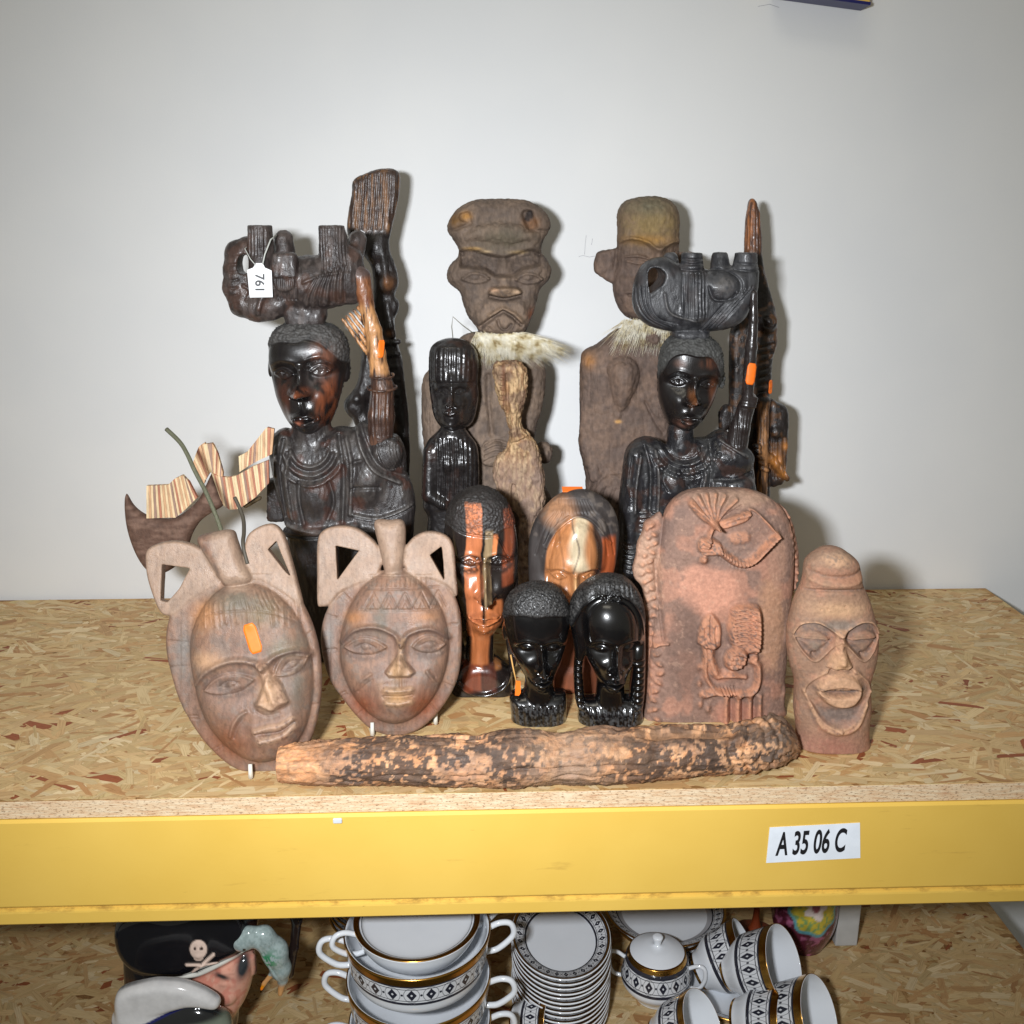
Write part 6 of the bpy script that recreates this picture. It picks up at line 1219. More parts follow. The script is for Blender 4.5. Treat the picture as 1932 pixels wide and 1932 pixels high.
# palm / lotus spray
st = (575, 400)
for (a, b) in ((470, 270), (500, 245), (540, 235), (585, 232), (630, 235), (680, 245), (730, 280)):
    pass
for tip_ in ((445, 285), (495, 250), (545, 235), (600, 232), (655, 240), (720, 262), (785, 335)): R.ln([st, ((st[0]+tip_[0])/2+(tip_[1]-300)*.15, (st[1]+tip_[1])/2-6), tip_], 4.2, 4.2)
for tip_ in ((470, 262), (520, 240), (572, 232), (627, 234), (687, 248), (750, 295)): R.ln([st, tip_], 1.4, -2.2, False)
R.pg([(440, 290), (470, 265), (560, 380), (545, 400), (480, 350)], 3, 4); R.pg([(600, 405), (760, 325), (795, 335), (760, 380), (620, 425)], 3, 4.5)
R.ln([(575, 400), (550, 460), (530, 520)], 4.5, 7); R.pg([(490, 490), (540, 475), (600, 500), (615, 540), (590, 575), (520, 575), (485, 545)], 4, 8); R.g(515, 605, 8, 8, 8)
for i in range(4): R.ln([(500, 495+i*22), (560, 505+i*20)], 1.7, -3)
bead = [(610, 560), (650, 590), (700, 625), (750, 635), (800, 615), (850, 560), (900, 510), (955, 465)]
R.ln(bead, 6.5, 4); bp_ = spl(mp(C_, bead), 6, False); L = np.r_[0, np.cumsum(np.linalg.norm(np.diff(bp_, axis=0), axis=1))]
for t in np.arange(0, L[-1], 7.0):
    x = np.interp(t, L, bp_[:, 0]); y = np.interp(t, L, bp_[:, 1]); R.L.append(('g', (x, y), 2.8, 7.0, 7.5, 12, 2))
R.ln([(955, 465), (900, 400), (830, 330), (790, 310)], 2.5, 3.5); R.pg([(620, 430), (800, 340), (950, 465), (800, 600), (720, 620), (620, 560)], 5, 2.2); R.pg([(660, 470), (700, 445), (780, 450), (770, 500), (690, 510)], 5, 2)
R.ln([(610, 590), (700, 650), (780, 655), (860, 600), (940, 520)], 2, -3)
# bearded head in profile
R.pg([(690, 890), (760, 872), (840, 890), (850, 1000), (840, 1120), (770, 1160), (700, 1130), (665, 1060), (660, 980)], 6, 9)
for i, y in enumerate(range(890, 1110, 22)): R.ln([(690-abs(y-1000)*.1, y+8), (750, y-4), (800, y+6)], 2.2, 3.4); R.ln([(690, y+18), (750, y+8), (800, y+16)], 1.5, -3)
R.pg([(640, 1180), (680, 1130), (740, 1130), (760, 1200), (700, 1250), (650, 1235)], 5, 10)
for i in range(4):
    for j in range(4): R.g(655+i*28+(j % 2)*12, 1150+j*26, 3.6, 3.2, 3)
R.ln([(820, 900), (830, 1000), (822, 1180)], 5, 6)
for y in range(960, 1180, 26): R.g(822, y, 5, 2, -3)
R.pg([(480, 1080), (500, 980), (555, 925), (610, 990), (615, 1080), (600, 1120), (500, 1110)], 4, 6); R.ln([(555, 940), (553, 1080)], 1.8, -3); R.ln([(520, 1010), (525, 1090)], 1.5, -2); R.ln([(585, 1000), (580, 1090)], 1.5, -2)
R.ln([(560, 1100), (550, 1180), (580, 1270)], 9, 8, True); R.ln([(515, 1110), (520, 1200), (530, 1300), (580, 1370), (650, 1385)], 4.5, 6)
R.ln([(800, 1200), (835, 1240), (830, 1340), (790, 1390), (700, 1395), (600, 1385), (530, 1400)], 7, 9); R.ln([(600, 1300), (680, 1290), (760, 1300)], 5, 5); R.g(680, 1275, 12, 9, 4)
for x in range(620, 720, 20): R.ln([(x, 1365), (x+4, 1412)], 1.8, -4)
for x in (650, 720, 790, 850): R.ln([(x, 1420), (x-4, 1520), (x+2, 1640)], 5.5, 4.5)
for x in (685, 755, 820): R.ln([(x, 1430), (x, 1640)], 3, -3.5)
for (x, y) in ((490, 1240), (500, 1400), (495, 1460), (540, 1490), (490, 1340)): R.g(x, y, 6, 9, 4)
for i in range(22):
    y = 430+i*54; x = 225+20*math.sin(i*.9)+(i > 11)*20; R.g(x, y, 8, 5, 5, 25 if i % 2 else -25); R.g(x-40+10*math.cos(i), y+20, 6, 6, 4)
for i in range(12): y = 340+i*48; R.g(1060+min(i, 8)*7, y, 6, 5, 4.5, 30)
R.ln([(210, 1160), (250, 1130), (310, 1115)], 3, 4); R.ln([(250, 640), (270, 900), (290, 1100)], 4, -3)
def colC(V, N):
    x = (V[:, 0]-1157.2)/.3125; y = (V[:, 1]-855.3)/.3125; n = fbm(V, (30,)*3, 3, 4); n2 = fbm(V, (7,)*3, 13, 3); n3 = fbm(V, (60,)*3, 19, 2)
    c = np.tile(lin(142, 106, 88), (len(V), 1)); c = mixc(c, ss(.45, .62, n)*.75, lin(182, 122, 92)); c = mixc(c, ss(.5, .68, n3)*.8, lin(116, 90, 80))
    for (a, b, rx, ry, col, s) in ((540, 780, 150, 130, lin(214, 142, 108), 1.7), (640, 560, 170, 120, lin(128, 104, 92), 1.2), (420, 1150, 120, 300, lin(116, 86, 72), 1.1), (920, 1000, 90, 300, lin(182, 130, 90), 1.1), (960, 620, 60, 160, lin(172, 124, 96), 1.1), (740, 1560, 160, 100, lin(178, 112, 84), 1.1), (200, 700, 90, 250, lin(196, 150, 118), 1), (400, 1600, 200, 60, lin(128, 98, 84), 1.2), (700, 260, 260, 50, lin(168, 128, 100), 1)):
        q = np.exp(-(((x-a)/rx)**2+((y-b)/ry)**2)); c = mixc(c, .75*ss(.2, .7, q*s*(.5+n2)), col)
    c = mixc(c, ss(.66, .76, n2)*.3, lin(196, 150, 120)); return c*.76+.24*np.array([1.06, 1.0, .95])*(c@np.array([.3, .59, .11]))[:, None]
vs = empty('clay_vessel', 'big domed red clay vessel with a raised leaf spray, beaded band and praying figures', 'clay vessel', tuple(PC.pt(1350, byC)))
sculpt(c, PC, R, colC, name='vessel', mat=TERRA, parent=vs, ra=2.2, wear_shade=[(lin(206, 144, 110), 1.5, 5, .65), (lin(104, 80, 70), -1.2, -4, .6)], d3=lambda V, N: (fbm(V, (5,)*3, 5, 3)-.5)*1.6)

# ---- clay head at the right end
PM = Plane(.060, x=1575); byM = base_py(.060, 1575)
c = Carve(1478, 1668, 1025, byM, -64, 58, 1.6)
cx = 555
def sym(L): return mp(M_, L+[(2*cx-x, y) for x, y in L[::-1]])
c.infl(sym([(500, 112), (440, 150), (385, 190), (352, 230), (342, 290), (338, 350), (325, 410), (275, 520), (240, 650), (208, 780), (212, 950), (232, 1060), (268, 1180), (262, 1400), (282, 1560), (290, 2000)]), 40, 58, w=60, p=2.2, blur=5)
c.cuty(byM)
R = Relief(M_)
R.ln([(340, 270), (450, 300), (555, 305), (660, 300), (770, 270)], 5, -3.5); R.ln([(330, 330), (450, 360), (660, 360), (780, 330)], 6, 3); R.ln([(300, 435), (420, 415), (555, 408), (690, 415), (810, 435)], 3.2, -4); R.g(555, 180, 40, 16, 5)
for q in (-1, 1):
    X_ = lambda x: cx+q*(x-cx) if q == 1 else x
    f = (lambda x: x) if q == -1 else (lambda x: 2*cx-x)
    R.pg([(f(240), 760), (f(290), 690), (f(380), 665), (f(460), 700), (f(520), 760), (f(470), 850), (f(370), 945), (f(290), 890), (f(245), 820)], 3, -6)
    R.ln([(f(230), 770), (f(280), 680), (f(380), 655), (f(460), 690), (f(545), 745)], 3.2, 4.5); R.ln([(f(235), 800), (f(290), 895), (f(370), 955), (f(470), 870), (f(545), 790)], 2.4, 3.2)
    R.pg([(f(262), 790), (f(310), 745), (f(390), 735), (f(470), 790), (f(380), 800)], 3, 4); R.ln([(f(250), 796), (f(360), 782), (f(480), 792)], 2.4, 4.2); R.ln([(f(255), 812), (f(360), 800), (f(480), 806)], 1.8, -3.5); R.pg([(f(270), 815), (f(470), 815), (f(370), 900)], 5, 3, False); R.g(f(372), 918, 4.6, 5, -7)
    R.ln([(f(300), 1200), (f(330), 1130), (f(410), 1050), (f(470), 1015)], 2.6, 3.5); R.ln([(f(300), 1210), (f(370), 1330), (f(450), 1430), (f(555), 1480)], 4, 4)
R.ln([(555, 740), (555, 860), (555, 940)], 9, 9); R.pg([(520, 880), (590, 880), (640, 985), (600, 1010), (555, 1000), (510, 1010), (455, 985)], 4, 10, False); R.pg([(430, 1020), (555, 1005), (680, 1020), (720, 1200), (560, 1300), (390, 1200)], 8, 4)
R.ln([(475, 1022), (555, 1014), (640, 1022)], 3.5, -6)
R.pg([(385, 1160), (440, 1080), (555, 1050), (660, 1080), (715, 1160), (640, 1175), (470, 1175)], 4, 8); R.pg([(385, 1180), (470, 1200), (640, 1200), (710, 1180), (650, 1270), (550, 1290), (450, 1260)], 4, 9); R.pg([(420, 1168), (555, 1140), (690, 1168), (555, 1205)], 3, -7)
R.pg([(330, 1250), (450, 1310), (660, 1310), (780, 1250), (700, 1400), (555, 1430), (420, 1400)], 8, -4); R.ln([(340, 1300), (420, 1450), (555, 1500), (690, 1450), (770, 1300)], 5, 4.5)
for (x, y) in ((415, 508), (470, 555), (420, 560), (600, 530)): R.g(x, y, 1.8, 1.8, -2)
def colM(V, N):
    x = (V[:, 0]-1433.9)/.2475; y = (V[:, 1]-1006.2)/.2475; n = fbm(V, (24,)*3, 3, 4); n2 = fbm(V, (6,)*3, 13, 3)
    c = np.tile(lin(156, 122, 100), (len(V), 1)); c = mixc(c, ss(.45, .62, n)*.7, lin(176, 128, 104)); c = mixc(c, ss(.55, .7, n2)*.4, lin(140, 116, 100))
    for (a, b, rx, ry, col, s) in ((555, 680, 180, 50, lin(136, 120, 108), 1.4), (555, 560, 200, 60, lin(196, 156, 122), 1.2), (555, 950, 60, 60, lin(208, 166, 124), 1.3), (555, 1100, 110, 40, lin(200, 158, 126), 1.1), (555, 1250, 110, 40, lin(206, 164, 130), 1.1), (555, 1168, 150, 20, lin(84, 78, 76), 2.0), (560, 1360, 170, 70, lin(134, 116, 106), 1.3), (480, 1620, 260, 110, lin(154, 108, 92), 1.0), (700, 330, 120, 60, lin(174, 128, 102), 1), (380, 850, 70, 60, lin(140, 120, 104), 1), (560, 160, 150, 50, lin(150, 126, 108), 1)):
        q = np.exp(-(((x-a)/rx)**2+((y-b)/ry)**2)); c = mixc(c, np.clip(q*s*(.4+1.1*n2), 0, 1), col)
    return c
ch_ = empty('clay_bust', 'tall pinkish clay head with slit eyes and open round lips, at the right end', 'carved head', tuple(PM.pt(1575, byM)))
sculpt(c, PM, R, colM, name='head', mat=TERRA, parent=ch_, ra=1.45, ds=28, dx=9, squash=(1205, .955), wear_shade=[(lin(206, 162, 128), 1.5, 5, .75), (lin(116, 100, 92), -1.5, -5, .7)], d3=lambda V, N: (fbm(V, (5,)*3, 5, 3)-.5)*1.2)
# ================================================================== CHINA ON THE LOWER SHELF
ORD = ['first', 'second', 'third', 'fourth', 'fifth', 'sixth', 'seventh', 'eighth', 'ninth', 'tenth', 'eleventh', 'twelfth', 'thirteenth', 'fourteenth', 'fifteenth', 'sixteenth', 'seventeenth', 'eighteenth', 'nineteenth', 'twentieth']
def china_pattern():
    nt = NT('banded_porcelain'); uv = nt.n('ShaderNodeUVMap'); sp = nt.n('ShaderNodeSeparateXYZ'); nt.l(uv.outputs[0], sp.inputs[0])
    def m(op, a, b=None, c=None):
        x = nt.n('ShaderNodeMath', operation=op)
        for i, v in enumerate((a, b, c)):
            if v is None: continue
            if hasattr(v, 'links'): nt.l(v, x.inputs[i])
            else: x.inputs[i].default_value = v
        return x.outputs[0]
    u, v = sp.outputs[0], sp.outputs[1]; fu = m('ABSOLUTE', m('SUBTRACT', m('FRACT', u), .5)); fv = m('ABSOLUTE', m('SUBTRACT', v, .5))
    dia = m('LESS_THAN', m('ADD', m('MULTIPLY', fu, 1.0), m('MULTIPLY', fv, .85)),   .27); core = m('GREATER_THAN', m('ADD', fu, fv), .07)
    dm = m('MULTIPLY', dia, core)
    fu2 = m('ABSOLUTE', m('SUBTRACT', m('FRACT', m('ADD', u, .5)), .5)); small = m('LESS_THAN', m('ADD', m('POWER', fu2, 2), m('POWER', fv, 2)), .0042)
    line = m('GREATER_THAN', fv, .43); l2 = m('MULTIPLY', m('LESS_THAN', m('ABSOLUTE', m('SUBTRACT', fv, .33)), .018), 1.0)
    scal = m('MULTIPLY', m('LESS_THAN', m('ABSOLUTE', m('SUBTRACT', m('ADD', m('POWER', fu, 2), m('POWER', fv, 2)), .165)), .018), .65)
    k = m('MAXIMUM', m('MAXIMUM', dm, small), m('MAXIMUM', m('MAXIMUM', line, l2), scal))
    fine = m('MULTIPLY', m('LESS_THAN', fv, .5), .16)      # fine grey diaper ground read as a tint
    k2 = m('MAXIMUM', k, fine)
    mx = nt.n('ShaderNodeMix', data_type='RGBA'); nt.l(k2, mx.inputs[0]); mx.inputs[6].default_value = (.78, .80, .83, 1); mx.inputs[7].default_value = (.02, .022, .035, 1)
    nt.l(mx.outputs[2], nt.b.inputs['Base Color']); nt.b.inputs['Roughness'].default_value = .08; return nt.m
WHT = plain('white_porcelain', (.76, .79, .83), .07, spec=.6, var=.01); PAT = china_pattern(); GOLD = plain('gilding', lin(196, 148, 72), .22, 1.0, var=.05); GREY = plain('foot_rim', (.4, .4, .42), .4); LINE = plain('black_band', (.03, .03, .04), .15)
CH = [WHT, PAT, GOLD, LINE, GREY]
def lathe(prof, n=72, sx=1.0, sy=1.0, reps=24):
    """prof: (r, z, material of the band up to the next point)"""
    P = []; 
    for i, (r, z, mt) in enumerate(prof): P.append((r, z, mt))
    V = []; F = []; MI = []; UV = []
    for r, z, _ in P:
        for k in range(n): a = 2*math.pi*k/n; V.append((r*sx*math.cos(a), r*sy*math.sin(a), z))
    VV = np.zeros((len(P), 2)); i = 0
    while i < len(P)-1:
        j = i
        while j < len(P)-1 and P[j][2] == P[i][2]: j += 1
        L = [0]
        for q in range(i, j): L.append(L[-1]+math.hypot(P[q+1][0]-P[q][0], P[q+1][1]-P[q][1]))
        for q in range(i, j): VV[q] = (L[q-i]/(L[-1]+1e-9), L[q-i+1]/(L[-1]+1e-9))
        i = j
    for i in range(len(P)-1):
        for k in range(n):
            k2 = (k+1) % n; F.append((i*n+k, i*n+k2, (i+1)*n+k2, (i+1)*n+k)); MI.append(P[i][2]); u0 = k/n*reps; u1 = (k+1)/n*reps; UV += [(u0, VV[i, 0]), (u1, VV[i, 0]), (u1, VV[i, 1]), (u0, VV[i, 1])]
    V = np.array(V); me = npmesh(V, np.array(F), mi=MI, uv=np.array(UV)); return me
def place(me, mats, loc, rot=(0, 0, 0), name='body', parent=None, label=None, cat=None, group=None):
    o = bpy.data.objects.new(name, me); C.objects.link(o)
    if not me.materials:
        for m in mats: me.materials.append(m)
    o.location = loc; o.rotation_euler = rot
    if parent is not None: o.parent = parent
    if label: tag(o, label, cat, group)
    return o
def smooth_prof(pts, seg):   # pts (r,z); seg: list of material per span, subdivided by spline
    P = spl(pts, 5, False); out = []
    for i, p in enumerate(P): out.append((max(p[0], .0), p[1], seg[min(i//5, len(seg)-1)]))
    return out
def loop_handle(h0, h1, out, r=.0028, lift=.006):
    """handle in local xz plane from (x0,z0) to (x1,z1) bulging out"""
    (x0, z0), (x1, z1) = h0, h1
    pts = [(x0-.002, 0, z0), (x0+out*.45, 0, z0+lift), (x0+out*.9, 0, z0+lift*.6), (x0+out, 0, (z0+z1)/2+.003), (x1+out*.7, 0, z1+.002), (x1+out*.25, 0, z1-.001), (x1-.002, 0, z1)]
    return tube_mesh(spl(pts, 5, False), r, 10)
# two-handled soup bowls, stacked
BR = .0745; BS = 1.04
def bowl_mesh():
    prof = smooth_prof([(.0, .004), (.030, .004), (.038, .0), (.050, .003), (.0660, .012), (.0708, .0262), (.0711, .0275), (.0742, .0510), (.0752, .0585), (.0735, .0600), (.0715, .0575), (.069, .045), (.060, .024), (.030, .010), (.0, .009)],
                       [0, 0, 0, 0, 0, 3, 1, 2, 2, 0, 0, 0, 0, 0])
    return lathe(prof, 96, reps=24)
bm_ = bowl_mesh()
TX, TY = None, None
c0_ = on_z(779, 1850, -0.226)      # front of the topmost rim
TX = c0_[0]; TY = c0_[1]+BR+.003
hm = loop_handle((BR-.001, .050), (BR-.008, .022), .026, .0032)
zs = [LZ+.0005+.0555*k for k in range(0, 3)]
zs = [-0.226-.0595-.058*k for k in (2, 1, 0)]
kb_ = ('third', 'lower', 'upper')
for i, z in enumerate(zs):
    lab_ = ('white two-handled soup bowl with black diamond band, lowest shown of the stack', 'white two-handled soup bowl with black diamond band, middle of the stack', 'white two-handled soup bowl with black diamond band, topmost full bowl of the stack')[i]
    b = empty('soup_bowl', lab_, 'bowl', (TX, TY, z), 'stacked two-handled bowls'); b.rotation_euler = (0, 0, math.radians((3, -5, 6)[i])); b.scale = (BS, BS, 1)
    place(bm_, CH, (0, 0, 0), name='bowl_body', parent=b)
    for q in (0, 1): place(hm, [WHT], (0, 0, 0), (0, 0, math.pi*q), 'handle', b)
# bowl beneath the beam that the lid / inner dish sits in
b = empty('soup_bowl', 'gold-lined white bowl nested in the top of the two-handled stack, under the beam', 'bowl', (TX, TY, -0.226-.028), 'stacked two-handled bowls'); b.rotation_euler = (0, 0, .3)
pm = lathe(smooth_prof([(.0, .012), (.030, .012), (.040, .008), (.052, .012), (.062, .026), (.0668, .038), (.0672, .0405), (.0655, .0415), (.0615, .040), (.0608, .0395), (.0590, .0388), (.0583, .0385), (.050, .0355), (.0, .034)], [0, 0, 0, 0, 0, 0, 2, 2, 3, 0, 3, 0, 0]), 96)
place(pm, CH, (0, 0, 0), name='bowl_body', parent=b)
hm2 = loop_handle((.066, .036), (.060, .014), .024, .003)
for q in (0, 1): place(hm2, [WHT], (0, 0, 0), (0, 0, math.pi*q), 'handle', b)
# supports under the shown bowls down to the shelf: further bowls
k = 0
z = zs[0]-.058
while z > LZ-.01:
    zz = max(z, LZ+.0005); b = empty('soup_bowl', 'white two-handled soup bowl at the bottom of the stack, standing on the chipboard', 'bowl', (TX, TY, zz), 'stacked two-handled bowls'); place(bm_, CH, (0, 0, 0), name='bowl_body', parent=b)
    for q in (0, 1): place(hm, [WHT], (0, 0, 0), (0, 0, math.pi*q), 'handle', b)
    z -= .058; break
# stack of small oval dishes
pz = -0.322
pc = on_z(1070, 1850, pz); px_ = pc[0]; rx, ry = .0595, .078; py_ = pc[1]+ry
dish = lathe(smooth_prof([(.0, .0015), (.55, .0015), (.60, .0), (.64, .003), (.80, .008), (.97, .0135), (1.0, .0150), (.985, .0160), (.94, .0148), (.72, .0085), (.708, .0078), (.69, .0070), (.0, .006)], [0, 0, 4, 4, 0, 0, 0, 2, 1, 3, 0, 0]), 96, rx, ry, 30)
# profile radii are relative: scaled by sx, sy
n = int((pz-.015-LZ)/.0062)
for i in range(n+1):
    z = LZ+.0005+i*(pz-.0155-LZ)/n
    lab_ = 'topmost white dish with black diamond border, on the tall stack of dishes' if i == n else 'white gold-rimmed dish, %s from the top of the tall stack of dishes' % ORD[n-i]
    place(dish, CH, (px_+rng.uniform(-.0008, .0008), py_+rng.uniform(-.0008, .0008), z), (0, 0, rng.uniform(-.02, .02)), 'dish', None, lab_, 'dish', 'dishes in the tall stack')
# sugar bowl
sz = on_z(1243, 1905, LZ); sc0 = on_z(1243, 1908, LZ); SX, SY = sc0[0], sc0[1]+.027
sb = empty('sugar_bowl', 'lidded white sugar bowl with gold rim and diamond band', 'sugar bowl', (SX, SY, LZ+.0006)); sb.rotation_euler = (0, 0, -.5); sb.scale = (.95, .95, .95)
place(lathe(smooth_prof([(.0, .003), (.022, .003), (.026, .0), (.028, .004), (.043, .022), (.0452, .032), (.0455, .034), (.0405, .0585), (.0385, .062), (.0365, .0665), (.034, .0655), (.033, .060), (.0, .058)], [0, 0, 0, 0, 0, 3, 1, 3, 2, 2, 0, 0]), 80, reps=15), CH, (0, 0, 0), name='pot', parent=sb)
place(lathe(smooth_prof([(.0365, .0650), (.0372, .0675), (.035, .0690), (.030, .0715), (.018, .0760), (.006, .078), (.0048, .0815), (.0062, .087), (.0068, .0905), (.004, .0925), (.0, .0928)], [2, 2, 0, 0, 0, 0, 0, 0, 0, 0]), 64), CH, (0, 0, 0), name='lid', parent=sb)
hm3 = loop_handle((.043, .050), (.043, .022), .020, .0026)
for q in (0, 1): place(hm3, [WHT], (0, 0, 0), (0, 0, math.pi*q+.2), 'handle', sb)
# cups
def cup_mesh(R=.042, H=.068):
    return lathe(smooth_prof([(.0, .003), (R*.46, .003), (R*.52, .0), (R*.56, .004), (R*.62, .010), (R*.80, .022), (R*.86, .0285), (R*.868, .0298), (R*.975, H-.008), (R, H), (R*.985, H+.0008), (R*.96, H-.001), (R*.90, .048), (R*.78, .024), (R*.5, .008), (.0, .006)], [0, 0, 2, 0, 0, 0, 3, 1, 2, 2, 0, 0, 0, 0, 0]), 80, reps=18)
cm = cup_mesh(); ch = loop_handle((.045, .050), (.036, .020), .022, .0026)
def cup(mouth_px, z, axis, label, s=1.0, hrot=0, depth_back=.0):
    """axis: direction the mouth faces (unit vector); mouth centre seen at mouth_px, at height z"""
    ax = Vector(axis).normalized(); sn = math.sqrt(1-ax.z**2); z = z+max(.042*s*sn, .068*s*ax.z+.022*s*sn)+.0004     # z: what the cup rests on
    m_ = on_z(*mouth_px, z); q = ax.to_track_quat('Z', 'Y')
    o = empty('teacup', label, 'cup', tuple(Vector(m_)-ax*.068*s), 'white diamond band cups')
    o.rotation_mode = 'QUATERNION'; from mathutils import Quaternion
    o.rotation_quaternion = q @ Quaternion((0, 0, 1), hrot); o.scale = (s, s, s)
    place(cm, CH, (0, 0, 0), name='cup_body', parent=o); place(ch, [WHT], (0, 0, 0), name='handle', parent=o); return o
AXC = (.66, -.40, .42)
cup((1478, 1819), LZ+.022, AXC, 'large white cup lying on its side just right of the sugar bowl', 1.08, 4.9)
cup((1410, 1796), LZ+.002, (.70, -.10, .42), 'white cup mostly hidden behind the large cup lying on its side', 1.0, 4.6)
cup((1545, 1920), LZ, AXC, 'white cup lying on its side at the lower right of the picture', 1.1, 4.9)
cup((1488, 1927), LZ, (.72, -.42, .30), 'white cup lying between the lower right cup and the saucer', .95, 4.9)
cup((1325, 1933), LZ, (.62, -.30, .5), 'white cup tipped in front of the sugar bowl at the bottom of the picture', .92, 4.6)
cup((1052, 1926), LZ, (.80, -.42, .30), 'small white cup on its side before the tall stack of dishes', .82, 3.6)
# saucer under the large cup, big platter, stacked plates behind
pl_ = lathe(smooth_prof([(.0, .002), (.5, .002), (.55, .0), (.60, .003), (.80, .011), (.97, .020), (1.0, .0215), (.985, .0225), (.955, .0213), (.76, .0115), (.745, .011), (.62, .006), (.0, .005)], [0, 0, 4, 4, 0, 0, 2, 2, 1, 3, 0, 0]), 110, .075, .075, 36)
p = on_z(1395, 1868, LZ+.02); place(pl_, CH, (p[0], p[1]+.02, LZ+.0006), (0, 0, 0), 'saucer', None, 'white saucer lying under the large tipped cup', 'saucer')
# platter on a bowl at the right under the beam
big = lathe(smooth_prof([(.0, .002), (.5, .002), (.55, .0), (.60, .003), (.80, .010), (.97, .017), (1.0, .0185), (.985, .0195), (.96, .0186), (.79, .0105), (.78, .0100), (.70, .0065), (.0, .005)], [0, 0, 4, 4, 0, 0, 2, 2, 1, 3, 0, 0]), 120, .082, .082, 42)
gz = -.385; g0 = on_z(1278, 1784, gz); gx_, gy_ = g0[0]-.002, g0[1]+.080
nb = lathe(smooth_prof([(.0, .002), (.030, .002), (.036, .0), (.040, .004), (.056, .030), (.066, .056), (.067, .0585), (.065, .0590), (.0, .050)], [0, 0, 0, 0, 0, 2, 2, 0]), 96)
place(nb, CH, (gx_, gy_, LZ+.0006), (0, 0, 0), 'serving_bowl', None, 'low plain white dish under the diamond-edged platter', 'bowl').scale = (1, 1, .42)
place(big, CH, (gx_, gy_, LZ+.0256), (0, 0, 0), 'platter', None, 'large white platter with gold rim and diamond border, behind the sugar bowl', 'platter')
# stack of dark-edged plates behind the bowls
gp = plain('shaded_plate', (.34, .33, .32), .2); d0 = on_z(640, 1800, LZ+.02)
for i in range(9):
    place(pl_, CH, (d0[0]+.05, d0[1]+.085, LZ+.0006+i*.0105), (0, 0, .1*i), 'plate', None, 'white plate, %s from the top of the stack behind the two-handled bowls' % ORD[8-i] if i < 8 else 'topmost white plate of the stack behind the two-handled bowls', 'plate', 'plates stacked behind the bowls')
# maroon vase at the right
vz = on_z(1528, 1812, LZ); VX, VY = vz[0], vz[1]+.036
VM = carved_mat('maroon_glaze', .22, coat=.4, bump=.1, var=.3, bscale=60)
vp = spl([(.0, .0), (.026, .0), (.030, .004), (.040, .030), (.043, .055), (.041, .080), (.034, .102), (.022, .116), (.018, .128), (.024, .140), (.022, .141), (.015, .128), (.0, .12)], 10, False)
NA_ = 120; V = []; 
for r, z in vp:
    for kk in range(NA_): a = 2*math.pi*kk/NA_; V.append((max(r, 0)*math.cos(a), max(r, 0)*math.sin(a), z))
V = np.array(V); Q = np.array([(i*NA_+kk, i*NA_+(kk+1) % NA_, (i+1)*NA_+(kk+1) % NA_, (i+1)*NA_+kk) for i in range(len(vp)-1) for kk in range(NA_)])
mm = V*1000; nn = fbm(mm, (9, 9, 9), 3, 3); cc = np.tile(lin(88, 34, 50), (len(V), 1)); cc = mixc(cc, ss(.56, .66, fbm(mm, (6, 6, 6), 8, 3))*.8, lin(168, 96, 128)); cc = mixc(cc, ss(.58, .66, fbm(mm, (14, 14, 5), 18, 2))*.5, lin(60, 24, 44))
# panel: lobed medallion on the front shoulder
ang = np.arctan2(V[:, 0], -V[:, 1]); mxx = ang*.040; mz = V[:, 2]-.083; rr_ = np.hypot(mxx, mz*.8); th = np.arctan2(mz, mxx); lob = .034+.0022*np.cos(9*th)
cc = mixc(cc, ss(.001, -.001, rr_-lob), lin(90, 150, 160)); cc = mixc(cc, ss(.001, -.001, rr_-lob+.004), lin(190, 170, 60)); cc = mixc(cc, ss(.5, .6, fbm(mm, (4,)*3, 28, 2))*ss(.001, -.001, rr_-lob+.004), lin(120, 150, 90)); cc = mixc(cc, ss(.001, -.001, rr_-.013-.003*np.cos(5*th)), lin(214, 200, 196)); cc = mixc(cc, ss(.0005, -.0005, rr_-.005), lin(140, 70, 84))
vo = bpy.data.objects.new('vase', npmesh(V, Q, cc)); C.objects.link(vo); vo.data.materials.append(VM); vo.location = (VX, VY, LZ+.0006); tag(vo, 'maroon vase with a yellow floral medallion on its shoulder, under the beam at the right', 'vase')
# turned wooden leg / stem beside it, and a pale box edge
wl0 = on_z(1437, 1775, LZ+.02)
st_ = lathe([(r, z, 0) for r, z in spl([(.0, .0), (.030, .0), (.032, .004), (.012, .012), (.005, .03), (.004, .06), (.006, .09), (.008, .13), (.013, .16), (.03, .168), (.03, .172), (.0, .172)], 5, False)], 40)
place(st_, [plain('red_brown_wood', lin(120, 52, 26), .35)], (wl0[0], wl0[1]+.03, LZ+.0006), (0, 0, 0), 'turned_stand', None, 'thin red-brown turned wooden stand left of the maroon vase', 'stand')
bx = on_z(1606, 1780, LZ+.03); bxo = link('pale_box', box_mesh(bx[0]-.008, bx[0]+.022, bx[1]+.03, bx[1]+.07, LZ+.0006, LZ+.14, .002), plain('grey_card', (.45, .45, .44), .7), origin=(bx[0], bx[1]+.05, LZ)); tag(bxo, 'pale grey box standing at the right edge beside the maroon vase', 'box')

